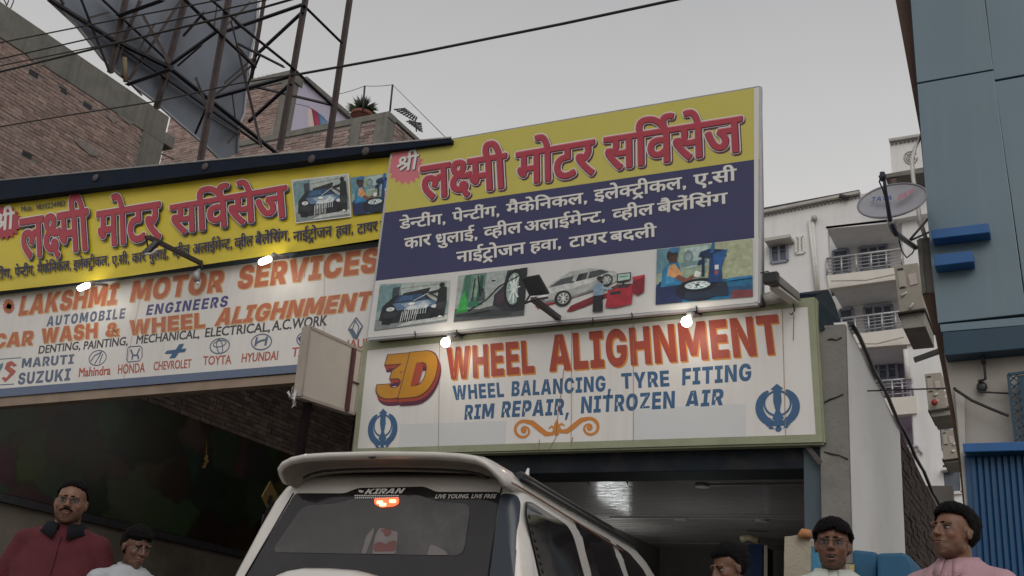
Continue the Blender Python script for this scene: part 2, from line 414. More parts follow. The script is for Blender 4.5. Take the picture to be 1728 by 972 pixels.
def write(parent, kind, s, bl, br, tl, Y, layers, name='lettering', spacing=None):
    """layers: (material, rx, ry, (dx, dy) in photograph pixels, lift); one part per line of writing"""
    vs, fs, w0, w1, cap = letters(kind, s, spacing)
    big = MB(); mats = []
    for k, (mt, rx_, ry_, dpx, lift) in enumerate(layers):
        v2, f2 = fatten(vs, fs, rx_, ry_)
        big.add(lay(v2, f2, bl, br, tl, Y, w0, w1, cap, lift, dpx), f2, k); mats.append(mt)
    return big.build(name, mats, parent)
DEVA = {
 'S': (707, '243 40,195 107,447 258,389 270~,295 298~,257 314,214 286~,123 229~,76 202,28 270,69 290~,146 333~,183 354,130 392~,89 464~,89 503,89 556~,174 632~,247 632,313 632~,399 559~,399 500,399 457~,354 388~,319 361,363 344~,483 316~,537 310,537 551,461 551,461 622,722 622,722 551,618 551,618 0,537 0,537 234;168 497,168 473~,202 419~,248 393,281 415~,318 469~,318 500,318 534~,278 566~,244 566,215 566~,168 532~'),
 'I': (259, '-185 615,-202 650~,-220 714~,-220 748,-220 813~,-136 896~,-61 896,-1 896~,79 839~,137 718~,163 622,273 622,273 551,170 551,170 0,89 0,89 551,0 551,0 622,87 622,59 726~,-2 825~,-57 825,-97 825~,-139 776~,-139 733,-139 699~,-119 644~,-105 615'),
 'l': (678, '0 551,0 622,693 622,693 551,589 551,589 0,508 0,508 355,502 356~,494 356,470 356~,420 332~,374 269~,356 208,279 232,291 278~,311 313,287 331~,239 353~,209 353,169 353~,126 307~,126 271,126 233~,169 164~,251 89~,309 40,255 -12,197 38~,101 129~,45 222~,45 275,45 328~,94 395~,168 426~,204 426,248 426~,321 397~,354 370,412 426~,499 426,504 426~,508 426,508 551'),
 'x': (460, '513 313,491 305~,433 293~,390 293,340 293~,257 313~,225 326,178 297~,128 244~,128 208,128 188~,148 147~,200 120~,247 120,258 120~,269 121,263 139~,263 157,263 189~,303 216~,328 216,369 216~,413 164~,413 136,413 108~,388 76~,365 66,383 43~,421 2~,448 -24,390 -65,363 -34~,314 27~,298 53,286 51~,258 50~,245 50,186 50~,96 91~,46 162~,46 205,46 260~,115 333~,164 361,120 390~,74 461~,74 507,74 560~,155 632~,231 632,293 632~,382 574~,382 515,382 467~,336 401~,295 373,315 368~,359 364~,379 364,413 364~,468 374~,496 386;153 502,153 469~,195 416~,228 399,303 448~,303 506,303 530~,269 566~,229 566,195 566~,153 532~'),
 'm': (598, '509 551,509 0,428 0,428 250,207 250,207 213,207 180~,178 151~,159 151,140 151~,98 176~,62 215~,39 259~,39 278,39 296~,66 321~,100 321,126 321,126 551,0 551,0 622,612 622,612 551;428 551,207 551,207 321,428 321'),
 'A': (259, '170 551,170 0,89 0,89 551,0 551,0 622,273 622,273 551'),
 'o': (259, '170 551,170 0,89 0,89 551,0 551,0 622,273 622,273 551;90 615,69 694~,28 785~,-22 823~,-56 823,-78 823~,-112 814~,-126 809,-150 882,-111 896~,-59 896,-5 896~,74 845~,137 722~,165 615'),
 'T': (504, '519 551,371 551,371 349,316 349,268 349~,204 333~,181 318,126 280~,126 215,126 167~,170 104~,241 74~,283 74,337 74~,413 99~,455 121,482 47,438 27~,339 0~,286 0,217 0~,108 52~,46 150~,46 220,46 285~,114 374~,225 420~,288 420,290 420,290 551,0 551,0 622,519 622'),
 'r': (409, '395 42,341 -12,282 37~,178 137~,98 225~,75 256,53 287~,40 323~,40 340,40 359~,70 393~,104 393,129 393~,166 370~,181 349,220 369~,256 429~,256 468,256 491~,246 536~,239 551,0 551,0 622,424 622,424 551,320 551,336 516~,336 458,336 403~,292 327~,216 274~,167 254,212 202~,331 91~'),
 's': (676, '587 551,587 0,506 0,506 266,477 257~,419 251~,380 251,338 251~,245 266~,212 277,192 264~,167 253,208 201~,319 91~,380 42,326 -12,270 37~,171 137~,95 225~,73 256,51 287~,40 323~,40 340,40 359~,70 393~,104 393,129 393~,166 370~,181 350,202 369~,217 428~,217 458,217 488~,208 536~,201 551,0 551,0 622,691 622,691 551;369 322,408 322~,472 330~,506 339,506 551,281 551,288 534~,298 488~,298 458,298 416~,279 354~,262 333,314 322~'),
 'i': (259, '89 551,0 551,0 622,80 622,68 644~,53 694~,53 724,53 802~,169 896~,266 896,407 896~,625 743~,704 615,620 615,467 824~,283 824,213 824~,134 765~,134 714,134 684~,153 639~,165 622,273 622,273 551,170 551,170 0,89 0'),
 'v': (556, '571 551,467 551,467 0,387 0,387 165,361 147~,286 118~,233 118,179 118~,95 160~,46 235~,46 286,46 372~,161 464~,255 464,268 464~,307 461~,344 457~,354 454,349 381,330 385~,282 391~,259 391,197 391~,127 337~,127 287,127 236~,190 188~,235 188,287 188~,362 233~,387 260,387 551,0 551,0 622,571 622'),
 'R': (0, '-190 615,-211 650~,-240 726~,-240 762,-240 829~,-151 896~,-85 896,-53 896~,1 883~,21 872,-1 806,-18 815~,-56 827~,-78 827,-118 827~,-160 782~,-160 747,-160 714~,-133 651~,-108 615'),
 'e': (0, '-169 615,-190 694~,-231 785~,-281 823~,-315 823,-337 823~,-371 814~,-385 809,-409 882,-370 896~,-318 896,-264 896~,-185 845~,-122 722~,-94 615'),
 'j': (742, '653 551,653 0,572 0,572 370,435 370,394 370~,378 373,414 343~,458 263~,458 218,458 172~,417 110~,350 80~,310 80,257 80~,161 141~,73 282~,31 401,102 426,148 292~,248 153~,306 153,338 153~,379 187~,379 227,379 271~,318 349~,273 377,302 441,572 441,572 551,0 551,0 622,757 622,757 551'),
 'D': (577, '358 222,329 222~,271 208~,248 197,201 225~,137 301~,137 352,137 380~,157 420~,174 433,197 450~,259 465~,308 465,401 465,401 551,0 551,0 622,592 622,592 551,482 551,482 394,298 394,267 394~,241 388~,232 381,217 369~,217 347,217 323~,245 290~,261 277,307 294~,362 294,436 294~,534 219~,534 154,534 87~,436 0~,337 0,239 0~,84 88~,25 158,86 207,143 139~,262 74~,337 74,453 74~,453 152,453 187~,404 222~'),
 'n': (555, '0 622,569 622,569 551,466 551,466 0,385 0,385 298,204 298,204 244,204 216~,176 188~,153 188,129 188~,75 230~,37 290~,37 318,37 341~,64 369~,98 369,385 369,385 551,0 551'),
 'N': (358, '0 622,373 622,373 551,0 551;204 298,204 244,204 216~,176 188~,153 188,129 188~,75 230~,37 290~,37 318,37 341~,64 369~,98 369,385 369,385 298'),
 '.': (0, '-185 772,-185 796~,-152 830~,-130 830,-107 830~,-75 796~,-75 772,-75 748~,-107 714~,-130 714,-152 714~,-185 748~'),
 'g': (563, '208 551,208 234,208 208~,183 178~,160 178,134 178~,79 220~,41 280~,41 308,41 331~,68 359~,102 359,127 359,127 551,0 551,0 622,578 622,578 551,474 551,474 0,393 0,393 551'),
 'p': (568, '479 551,479 0,398 0,398 191,369 172~,301 146~,254 146,214 146~,149 173~,128 194,103 221~,79 294~,79 358,79 551,0 551,0 622,583 622,583 551;398 551,160 551,160 369,160 328~,166 280~,179 251~,190 240,213 217~,263 217,303 217~,373 255~,398 280'),
 'E': (0, '-179 615,-206 655~,-251 692~,-294 703~,-320 703,-340 703~,-382 691~,-402 682,-428 751,-405 761~,-355 773~,-326 773,-281 773~,-211 730~,-187 692,-183 694,-203 746~,-241 803~,-285 827~,-316 827,-340 827~,-372 819~,-386 813,-409 882,-370 896~,-318 896,-264 896~,-185 845~,-122 722~,-94 615'),
 'k': (762, '777 551,452 551,452 349,500 399~,569 399,634 399~,716 316~,716 239,716 193~,686 89~,651 39,579 80,604 112~,636 196~,636 237,636 284~,597 330~,562 330,508 330~,452 258,452 0,371 0,371 174,347 154~,276 118~,226 118,179 118~,96 156~,46 233~,46 290,46 370~,156 464~,244 464,267 464~,324 457~,339 454,333 381,317 385~,268 391~,249 391,191 391~,127 339~,127 292,127 239~,188 188~,228 188,272 188~,341 230~,371 260,371 551,0 551,0 622,777 622'),
 'K': (603, '618 551,452 551,452 334,474 349~,528 368~,567 368,631 368,631 297,580 297,534 297~,482 277~,452 253,452 0,371 0,371 174,347 154~,276 118~,226 118,179 118~,96 156~,46 233~,46 290,46 370~,156 464~,244 464,267 464~,324 457~,339 454,333 381,317 385~,268 391~,249 391,191 391~,127 339~,127 292,127 239~,188 188~,228 188,272 188~,341 230~,371 260,371 551,0 551,0 622,618 622'),
 'y': (580, '595 622,595 551,491 551,491 0,410 0,410 179,382 161~,304 132~,253 132,163 132~,52 253~,38 353,100 366~,160 413~,160 457,160 485~,137 533~,123 551,0 551,0 622;129 301,149 252~,210 203~,259 203,309 203~,383 245~,410 274,410 551,211 551,240 499~,240 445,240 337~'),
 'b': (571, '585 551,482 551,482 0,401 0,401 165,374 147~,297 118~,241 118,185 118~,96 160~,46 235~,46 286,46 372~,167 464~,265 464,279 464~,319 461~,358 457~,369 454,363 385,343 389~,293 395~,268 395,248 395~,230 392,365 224,384 238~,401 256,401 551,0 551,0 622,585 622;127 287,127 235~,194 184~,242 184,260 184~,293 190~,308 195,168 370,127 342~'),
 'd': (520, '413 -58,392 -24~,354 46~,342 73,330 71~,302 68~,287 68,245 68~,160 89~,89 136~,46 215~,46 272,46 316~,77 379~,102 401,135 430~,231 456~,290 456,295 456,295 551,0 551,0 622,534 622,534 551,376 551,376 385,327 385,269 385~,198 371~,173 355,151 340~,126 294~,126 262,126 209~,205 140~,287 140,293 140~,305 140~,312 141,306 161~,306 176,306 211~,348 240~,373 240,416 240~,461 191~,461 162,461 130~,432 95~,410 86,422 62~,455 11~,480 -24'),
 'h': (531, '321 69,357 80~,403 116~,403 148,403 186~,345 229~,280 229,211 229~,138 172~,138 124,138 93~,161 35~,232 -36~,302 -89,248 -142,157 -71~,58 53~,58 130,58 168~,89 227~,115 248,96 266~,69 318~,69 352,69 380~,89 420~,106 433,129 450~,188 465~,229 465,361 465,361 551,0 551,0 622,546 622,546 551,442 551,442 394,230 394,199 394~,173 388~,164 381,149 369~,149 347,149 327~,169 296~,183 284,230 300~,284 300,353 300~,440 258~,481 191~,481 153,481 95~,413 19~,348 2'),
 'V': (392, '0 622,406 622,406 551,0 551;425 193,388 162~,293 118~,233 118,179 118~,95 160~,46 235~,46 286,46 372~,161 464~,255 464,268 464~,307 461~,344 457~,354 454,349 381,330 385~,282 391~,259 391,197 391~,127 337~,127 287,127 236~,190 188~,235 188,287 188~,362 233~,387 259'),
 'a': (764, '470 218,470 148~,379 80~,312 80,226 80~,92 208~,29 356,100 382,143 276~,243 153~,305 153,343 153~,391 188~,391 227,391 264~,350 322~,318 347,291 342~,260 341,255 411,323 413~,380 457~,380 494,380 530~,333 562~,302 562,265 562~,205 542~,171 525,146 594,172 608~,249 632~,298 632,376 632~,459 554~,459 495,459 417~,392 375,403 365~,412 355,450 350~,486 350,518 350~,568 356~,594 363,594 551,521 551,521 622,779 622,779 551,675 551,675 0,594 0,594 290,570 284~,524 279~,498 279,481 279~,455 282,470 252~'),
 '1': (491, '271 222,242 222~,184 208~,161 197,114 225~,50 301~,50 352,50 380~,70 420~,87 433,110 450~,172 465~,221 465,314 465,314 551,0 551,0 622,505 622,505 551,395 551,395 394,211 394,180 394~,154 388~,145 381,130 369~,130 347,130 323~,158 290~,174 277,220 294~,275 294,349 294~,447 219~,447 154,447 89~,364 14~,289 4,318 -8~,381 -30~,415 -40,382 -110,325 -84~,221 -27~,176 1,117 4~,48 33~,48 65,48 87~,75 116~,101 116,121 116~,164 95~,194 70,208 68~,219 68,289 68~,366 109~,366 153,366 186~,317 222~'),
 '2': (491, '271 222,242 222~,184 208~,161 197,114 225~,50 301~,50 352,50 380~,70 420~,87 433,110 450~,172 465~,221 465,314 465,314 551,0 551,0 622,505 622,505 551,395 551,395 394,211 394,180 394~,154 388~,145 381,130 369~,130 347,130 323~,158 290~,174 277,220 294~,275 294,349 294~,447 219~,447 154,447 89~,364 14~,289 4,318 -8~,381 -30~,415 -40,382 -110,325 -84~,221 -27~,176 1,117 4~,48 33~,48 65,48 87~,75 116~,101 116,121 116~,164 95~,194 70,208 68~,219 68,289 68~,366 109~,366 153,366 186~,317 222~;293 615,272 650~,243 726~,243 762,243 829~,332 896~,398 896,430 896~,484 883~,504 872,482 806,465 815~,427 827~,405 827,365 827~,323 782~,323 747,323 714~,350 651~,375 615'),
 '3': (553, '568 551,474 551,474 380,474 329~,459 269~,441 246,404 198~,323 192,307 266,329 270~,360 281~,370 292,382 304~,393 339~,393 380,393 551,160 551,160 353,160 307~,166 249~,186 211~,226 180~,260 160,370 98,433 62~,486 -3~,486 -53,486 -93~,453 -164~,439 -184,367 -142,380 -122~,403 -77~,403 -55,403 -36~,387 -7~,339 28~,290 56,203 106,164 129~,109 178~,95 212,79 248~,79 316,79 551,0 551,0 622,568 622'),
 'f': (615, '630 551,526 551,526 0,445 0,445 150,414 130~,341 103~,283 103,206 103~,111 184~,111 251,111 278~,129 328~,148 348,101 366~,42 437~,42 493,42 553~,124 632~,187 632,240 632~,311 576~,311 531,311 484~,271 443,210 482,221 492~,230 515~,230 526,230 541~,210 568~,184 568,156 568~,116 524~,116 489,116 457~,147 418~,196 400~,223 397,253 405~,288 405,299 405~,326 403~,333 402,326 332,320 333~,303 333~,298 333,248 333~,191 292~,191 254,191 213~,248 173~,292 173,345 173~,419 216~,445 245,445 551,383 551,383 622,630 622'),
 'u': (0, '-248 -12,-194 11~,-136 11,-61 11~,22 -66~,22 -129,22 -190~,-71 -268~,-157 -268,-254 -268~,-395 -176~,-455 -100,-394 -57,-355 -105~,-285 -167~,-206 -196~,-157 -196,-51 -196~,-51 -122,-51 -89~,-100 -57~,-131 -57,-158 -57~,-201 -68~,-222 -79'),
 'q': (504, '519 551,371 551,371 349,316 349,268 349~,204 333~,181 318,126 280~,126 215,126 167~,170 104~,241 74~,283 74,337 74~,413 99~,455 121,482 47,438 27~,339 0~,286 0,217 0~,108 52~,46 150~,46 220,46 285~,114 374~,225 420~,288 420,290 420,290 551,0 551,0 622,519 622;31 -165,279 -12,319 -12,465 -192,406 -230,289 -85,78 -230'),
}
LATIN = {
 '&': (695, '282 -12,204 -12~,91 44~,30 137~,30 193,30 234~,61 298~,117 351~,155 375,320 478,337 488~,355 510~,363 531~,363 540,363 557~,337 584~,311 584,294 584~,270 572~,257 549~,257 534,257 513~,280 468~,321 418~,349 388,701 0,505 0,210 312,188 336~,136 403~,98 487~,98 537,98 593~,151 684~,247 738~,311 738,372 738~,460 688~,508 604~,508 554,508 520~,485 458~,442 404~,411 382,261 275,244 263~,218 232~,218 207,218 187~,237 157~,272 142~,296 142,333 142~,405 177~,465 241~,502 328~,502 379,657 379,657 316~,631 199~,573 102~,525 68,471 42,427 14~,328 -12~'),
 ',': (353, '58 -224,101 102,286 102,185 -224'),
 '.': (373, '179 -12,136 -12~,78 45~,78 87,78 130~,136 187~,179 187,222 187~,279 130~,279 87,279 45~,222 -12~'),
 '0': (645, '322 -10,221 -10~,89 79~,24 246~,24 363,24 481~,89 648~,221 737~,322 737,423 737~,556 648~,620 481~,620 363,620 246~,556 79~,424 -10~;322 150,358 150~,402 193~,423 288~,423 363,423 440~,402 535~,358 578~,322 578,287 578~,242 535~,222 440~,222 363,222 288~,242 193~,287 150~'),
 '1': (645, '67 0,67 157,594 157,594 0;453 728,453 0,255 0,255 558,250 558,91 450,91 618,254 728'),
 '2': (646, '65 0,65 142,336 366,363 389~,402 428~,423 470~,423 496,423 524~,399 563~,358 585~,331 585,303 585~,262 563~,239 521~,239 490,51 490,51 567~,120 677~,246 737~,331 737,418 737~,546 682~,616 581~,616 513,616 471~,581 388~,491 288~,408 219,339 162,339 157,624 157,624 0'),
 '3': (669, '334 -10,244 -10~,111 50~,38 154~,37 222,235 222,236 201~,263 168~,307 149~,334 149,362 149~,403 170~,426 210~,426 237,426 261~,399 301~,353 324~,322 324,227 324,227 445,374 565,374 569,74 569,74 728,604 728,604 585,353 381,353 426,436 439~,563 391~,635 289~,635 221,635 149~,555 46~,419 -10~'),
 '4': (702, '42 113,42 267,300 728,489 728,236 272,236 267,668 267,668 113;395 0,395 159,403 228,403 454,580 454,580 0'),
 '5': (646, '345 -10,261 -10~,131 49~,57 154~,56 222,248 222,248 197~,274 160~,318 140~,345 140,375 140~,420 166~,446 212~,446 244,446 276~,420 324~,375 350~,345 350,313 350~,261 319~,248 293,74 327,103 728,592 728,592 569,265 569,251 409,255 409,272 442~,356 485~,411 485,459 485~,542 451~,603 388~,637 302~,637 250,637 174~,564 57~,433 -10~'),
 '6': (643, '358 -10,282 -10~,149 46~,67 157~,67 240,67 302~,114 415~,152 473,324 728,518 728,302 410,234 410,245 425~,295 456~,367 477~,411 477,479 477~,583 423~,642 322~,642 250,642 170~,568 54~,440 -10~;356 140,386 140~,432 167~,458 213~,458 243,458 273~,432 320~,386 347~,356 347,328 347~,282 320~,256 273~,256 243,256 213~,282 167~,328 140~'),
 '7': (595, '118 0,403 565,403 569,68 569,68 728,608 728,608 569,321 0'),
 '8': (679, '354 -10,266 -10~,128 45~,49 139~,49 197,49 242~,94 317~,170 367~,218 374,218 379,156 390~,75 479~,75 540,75 597~,147 686~,273 737~,354 737,434 737~,561 686~,633 597~,633 540,633 479~,551 390~,490 379,490 374,537 367~,614 317~,659 242~,659 197,659 139~,580 45~,442 -10~;354 126,382 126~,425 149~,450 189~,450 215,450 240~,425 278~,382 301~,354 301,326 301~,283 279~,258 240~,258 215,258 189~,283 149~,326 126~;354 438,378 438~,417 458~,439 494~,439 517,439 540~,417 575~,378 595~,354 595,329 595~,291 575~,269 540~,269 517,269 494~,291 458~,329 438~'),
 '9': (643, '351 737,427 737~,560 682~,642 571~,642 487,642 426~,596 312~,557 255,385 0,191 0,407 317,475 317,464 302~,415 271~,342 251~,298 251,230 251~,126 304~,67 406~,67 478,67 557~,141 674~,269 737~;353 588,323 588~,277 561~,251 515~,251 484,251 455~,277 408~,323 381~,353 381,381 381~,427 408~,453 455~,453 484,453 515~,427 561~,381 588~'),
 ':': (269, '179 -12,136 -12~,78 45~,78 87,78 130~,136 187~,179 187,222 187~,279 130~,279 87,279 45~,222 -12~;179 383,136 383~,78 440~,78 482,78 525~,136 582~,179 582,222 582~,279 525~,279 482,279 440~,222 383~'),
 'A': (795, '22 0,258 728,528 728,772 0,549 0,464 282,437 374~,389 572~,368 669,413 669,392 572~,350 374~,324 282,243 0;197 140,197 287,598 287,598 140'),
 'B': (668, '47 0,47 728,362 728,445 728~,559 683~,616 601~,616 546,616 506~,581 439~,518 395~,476 387,476 379,522 377~,599 334~,645 257~,645 206,645 146~,583 53~,469 0~,390 0;244 157,337 157,386 157~,437 195~,437 231,437 257~,413 293~,370 312~,340 312,244 312;244 434,325 434,351 434~,391 450~,413 480~,413 503,413 536~,365 572~,328 572,244 572'),
 'C': (748, '385 -10,285 -10~,126 76~,34 243~,34 363,34 485~,128 652~,287 737~,385 737,453 737~,567 701~,654 630~,708 528~,715 462,515 462,512 485~,493 523~,461 551~,418 565~,391 565,341 565~,272 517~,237 427~,237 363,237 297~,273 207~,341 162~,390 162,417 162~,460 177~,492 204~,512 242~,516 266,716 266,712 219~,668 123~,585 41~,465 -10~'),
 'D': (723, '327 0,128 0,128 168,319 168,374 168~,450 202~,490 288~,490 363,490 439~,449 525~,371 560~,313 560,125 560,125 728,324 728,437 728~,600 640~,688 477~,688 363,688 250~,600 87~,438 0~;244 728,244 0,47 0,47 728'),
 'E': (613, '47 0,47 728,571 728,571 568,244 568,244 445,544 445,544 290,244 290,244 159,569 159,569 0'),
 'F': (584, '47 0,47 728,559 728,559 568,244 568,244 404,527 404,527 249,244 249,244 0'),
 'G': (754, '391 -10,285 -10~,124 81~,34 248~,34 362,34 482~,130 650~,292 737~,390 737,454 737~,565 701~,651 633~,703 542~,709 487,510 487,505 506~,485 535~,456 555~,417 565~,394 565,344 565~,274 518~,237 428~,237 365,237 301~,272 210~,341 162~,393 162,438 162~,498 188~,527 237~,527 270,562 266,396 266,396 406,718 406,718 306,718 206~,634 65~,486 -10~'),
 'H': (750, '47 0,47 728,244 728,244 451,506 451,506 728,703 728,703 0,506 0,506 292,244 292,244 0'),
 'I': (507, '28 0,28 159,155 159,155 568,28 568,28 728,479 728,479 568,352 568,352 159,479 159,479 0'),
 'J': (596, '286 -10,158 -10~,20 113~,20 228,20 273,217 273,217 224,217 184~,253 144~,286 144,319 144~,354 184~,354 225,354 728,549 728,549 229,549 114~,413 -10~'),
 'K': (759, '197 127,197 294,217 340~,255 414~,306 490~,345 541,489 728,723 728,419 353,400 361;47 0,47 728,244 728,244 571,240 362,244 266,244 0;504 0,329 292,454 437,737 0'),
 'L': (565, '47 0,47 728,244 728,244 159,538 159,538 0'),
 'M': (956, '47 0,47 728,358 728,424 500,432 471~,454 374~,475 263~,492 161~,497 126,460 126,465 161~,482 263~,503 374~,524 471~,533 500,597 728,909 728,909 0,710 0,710 281,710 306~,712 389~,715 487~,718 587~,718 629,729 629,720 583~,698 482~,674 387~,653 308~,645 281,561 0,396 0,311 281,303 308~,281 387~,256 482~,233 583~,224 629,238 629,238 587~,241 487~,244 389~,246 306~,246 281,246 0'),
 'N': (770, '47 0,47 728,262 728,435 442,458 405~,497 331~,533 241~,552 182,535 182,533 221~,525 325~,520 426~,520 461,520 728,723 728,723 0,508 0,346 266,319 311~,277 390~,239 478~,214 535,234 535,238 484~,246 382~,250 295~,250 266,250 0'),
 'O': (775, '388 -10,289 -10~,128 76~,34 243~,34 363,34 485~,128 652~,289 737~,388 737,487 737~,647 652~,741 485~,741 363,741 242~,647 76~,487 -10~;388 162,437 162~,504 208~,538 298~,538 363,538 429~,504 519~,437 565~,388 565,339 565~,272 519~,237 429~,237 363,237 298~,272 208~,339 162~'),
 'P': (656, '47 0,47 728,360 728,441 728~,563 664~,631 547~,631 470,631 392~,562 278~,437 216~,354 216,166 216,166 369,313 369,349 369~,398 394~,425 439~,425 470,425 501~,398 546~,349 569~,313 569,244 569,244 0'),
 'Q': (787, '328 270,481 270,537 200,631 94,753 -54,578 -54,491 47,434 131;388 -10,289 -10~,128 76~,34 243~,34 363,34 485~,128 652~,289 737~,388 737,487 737~,647 652~,741 485~,741 363,741 242~,647 76~,487 -10~;388 162,437 162~,504 208~,538 298~,538 363,538 429~,504 519~,437 565~,388 565,339 565~,272 519~,237 429~,237 363,237 298~,272 208~,339 162~'),
 'R': (668, '47 0,47 728,360 728,441 728~,563 668~,631 558~,631 480,631 402~,562 295~,437 240~,354 240,166 240,166 394,313 394,349 394~,398 411~,425 449~,425 480,425 512~,398 551~,349 569~,313 569,244 569,244 0;440 0,263 334,473 334,655 0'),
 'S': (666, '343 -9,248 -9~,107 47~,29 165~,28 256,216 256,218 223~,248 177~,302 153~,340 153,372 153~,415 169~,437 197~,437 215,437 231~,416 256~,368 277~,327 285,254 301,158 321~,47 420~,47 506,47 575~,122 679~,254 737~,341 737,429 737~,558 678~,627 571~,628 500,438 500,436 536~,389 575~,341 575,311 575~,271 561~,253 536~,253 520,253 502~,273 477~,316 458~,351 450,410 438,470 425~,557 383~,612 327~,638 256~,638 215,638 143~,567 43~,435 -9~'),
 'T': (687, '27 568,27 728,659 728,659 568,442 568,442 0,245 0,245 568'),
 'U': (722, '360 -9,267 -9~,125 57~,47 179~,47 262,47 728,244 728,244 278,244 244~,274 192~,327 162~,360 162,395 162~,447 192~,478 244~,478 278,478 728,675 728,675 262,675 179~,596 57~,454 -9~'),
 'V': (795, '267 0,22 728,246 728,331 445,358 354~,404 164~,425 66,381 66,402 164~,445 354~,471 445,552 728,772 728,536 0'),
 'W': (1082, '215 0,22 728,243 728,301 445,312 392~,330 266~,347 140~,356 86,317 86,327 140~,346 266~,366 392~,378 445,442 728,640 728,704 445,716 392~,736 266~,755 140~,765 86,726 86,735 140~,751 266~,770 392~,780 445,839 728,1060 728,867 0,644 0,571 296,553 373~,531 551~,515 633,567 633,548 551~,530 374~,511 296,438 0'),
 'X': (786, '22 0,336 445,336 294,52 728,281 728,339 633,360 598~,388 535~,411 479~,425 455,365 455,380 479~,403 535~,432 598~,453 633,512 728,735 728,460 306,460 447,764 0,528 0,449 125,429 156~,407 199~,391 233~,379 251,406 251,395 233~,378 198~,356 156~,335 125,252 0'),
 'Y': (775, '293 0,293 253,22 728,254 728,359 508,374 478~,396 415~,408 375,379 375,390 415~,410 478~,424 508,522 728,753 728,490 253,490 0'),
 'Z': (694, '50 0,50 109,319 469,351 512~,430 597~,470 640,482 576,430 570~,326 568~,273 568,51 568,51 728,645 728,645 618,381 266,348 221~,266 132~,224 88,212 151,269 157~,381 159~,438 159,644 159,644 0'),
 'a': (597, '202 -9,150 -9~,69 26~,24 96~,24 150,24 195~,55 259~,109 299~,182 321~,225 324,271 328~,326 337~,351 356~,351 372,351 374,351 388~,335 408~,308 418~,289 418,271 418~,240 407~,220 386~,217 369,40 387,48 433~,108 508~,215 553~,292 553,350 553~,444 525~,511 477~,547 412~,547 374,547 0,363 0,363 77,359 77,343 46~,296 9~,238 -9~;266 115,288 115~,328 134~,353 168~,353 193,353 238,345 235~,327 229~,307 225~,286 221~,274 219,251 215~,223 199~,209 176~,209 162,209 147~,224 126~,249 115~'),
 'b': (646, '400 -7,362 -7~,302 19~,260 62~,249 90,244 90,244 0,50 0,50 728,246 728,246 450,249 450,260 478~,301 525~,362 553~,402 553,457 553~,554 495~,615 372~,615 272,615 178~,557 54~,459 -7~;328 144,355 144~,393 174~,413 232~,413 272,413 313~,393 371~,355 402~,328 402,301 402~,262 371~,241 313~,241 272,241 233~,262 175~,301 144~'),
 'd': (646, '245 -7,187 -7~,89 54~,30 178~,30 272,30 372~,92 495~,189 553~,243 553,284 553~,345 525~,386 478~,396 450,399 450,399 728,596 728,596 0,401 0,401 90,396 90,385 62~,343 19~,284 -7~;317 144,344 144~,383 175~,404 233~,404 272,404 313~,383 371~,344 402~,317 402,291 402~,252 371~,232 313~,232 272,232 232~,252 174~,291 144~'),
 'h': (649, '246 307,246 0,50 0,50 728,241 728,241 406,232 406,250 468~,334 553~,409 553,467 553~,553 500~,600 407~,600 348,600 0,403 0,403 307,403 347~,362 394~,325 394,301 394~,266 373~,246 334~'),
 'i': (242, '50 0,50 546,246 546,246 0;164 602,124 602~,67 654~,67 691,67 729~,124 781~,164 781,204 781~,261 729~,261 691,261 654~,204 602~'),
 'n': (649, '246 307,246 0,50 0,50 546,234 546,238 406,232 406,250 468~,334 553~,409 553,467 553~,553 500~,600 407~,600 348,600 0,403 0,403 307,403 347~,362 394~,325 394,301 394~,266 373~,246 334~'),
 'o': (625, '313 -10,224 -10~,97 61~,30 188~,30 271,30 355~,97 482~,224 553~,313 553,402 553~,528 482~,595 355~,595 271,595 188~,528 61~,402 -10~;313 137,338 137~,375 169~,395 230~,395 272,395 315~,375 375~,338 406~,313 406,287 406~,250 375~,230 315~,230 272,230 230~,250 169~,287 137~'),
 'r': (434, '50 0,50 546,240 546,240 441,246 441,261 500~,326 553~,369 553,382 553~,407 549~,419 545,419 378,404 383~,362 388~,347 388,318 388~,272 362~,246 315~,246 284,246 0'),
}
LATIN['M'] = (940, '47 0,47 728,310 728,470 330,630 728,893 728,893 0,690 0,690 400,560 90,380 90,250 400,250 0')
CAR_WHITE = mat('car_paint', (0.64, 0.61, 0.57), 0.28, 0.03, 2, coat=0.6, dirt=(0.35, 0.28, 0.22), dirt_amt=0.25, dirt_scale=5)
M_STEEL_DARK = mat('dark_steel', (0.035, 0.035, 0.045), 0.6, 0.25, 8, dirt=(0.12, 0.06, 0.035), dirt_amt=0.6, dirt_scale=7)
M_STEEL_BROWN = mat('rusty_steel', (0.075, 0.06, 0.06), 0.7, 0.3, 8, dirt=(0.13, 0.07, 0.05), dirt_amt=0.5, dirt_scale=6)
M_ALU = mat('aluminium', (0.42, 0.42, 0.43), 0.4, 0.1, 10, metal=0.5)
M_GALV = mat('grey_galvanised', (0.32, 0.32, 0.32), 0.5, 0.2, 9, metal=0.4, dirt=(0.2, 0.12, 0.07), dirt_amt=0.4, dirt_scale=8)
M_BLACK = mat('black_plastic', (0.015, 0.015, 0.017), 0.5, 0.2, 20)
M_RUBBER = mat('rubber', (0.02, 0.02, 0.02), 0.85, 0.2, 20)
M_CABLE = mat('black_cable', (0.02, 0.02, 0.02), 0.7, 0.1, 20)
M_WHITE_PVC = mat('white_plastic', (0.7, 0.69, 0.66), 0.5, 0.08, 12, dirt=(0.3, 0.25, 0.18), dirt_amt=0.4, dirt_scale=9)
M_BRICK = mat('red_brick', (0.33, 0.235, 0.208), 0.9, 0.28, 5, bump=0.35, bscale=55, island=0.28, dirt=(0.33, 0.28, 0.24), dirt_amt=0.6, dirt_scale=1.6)
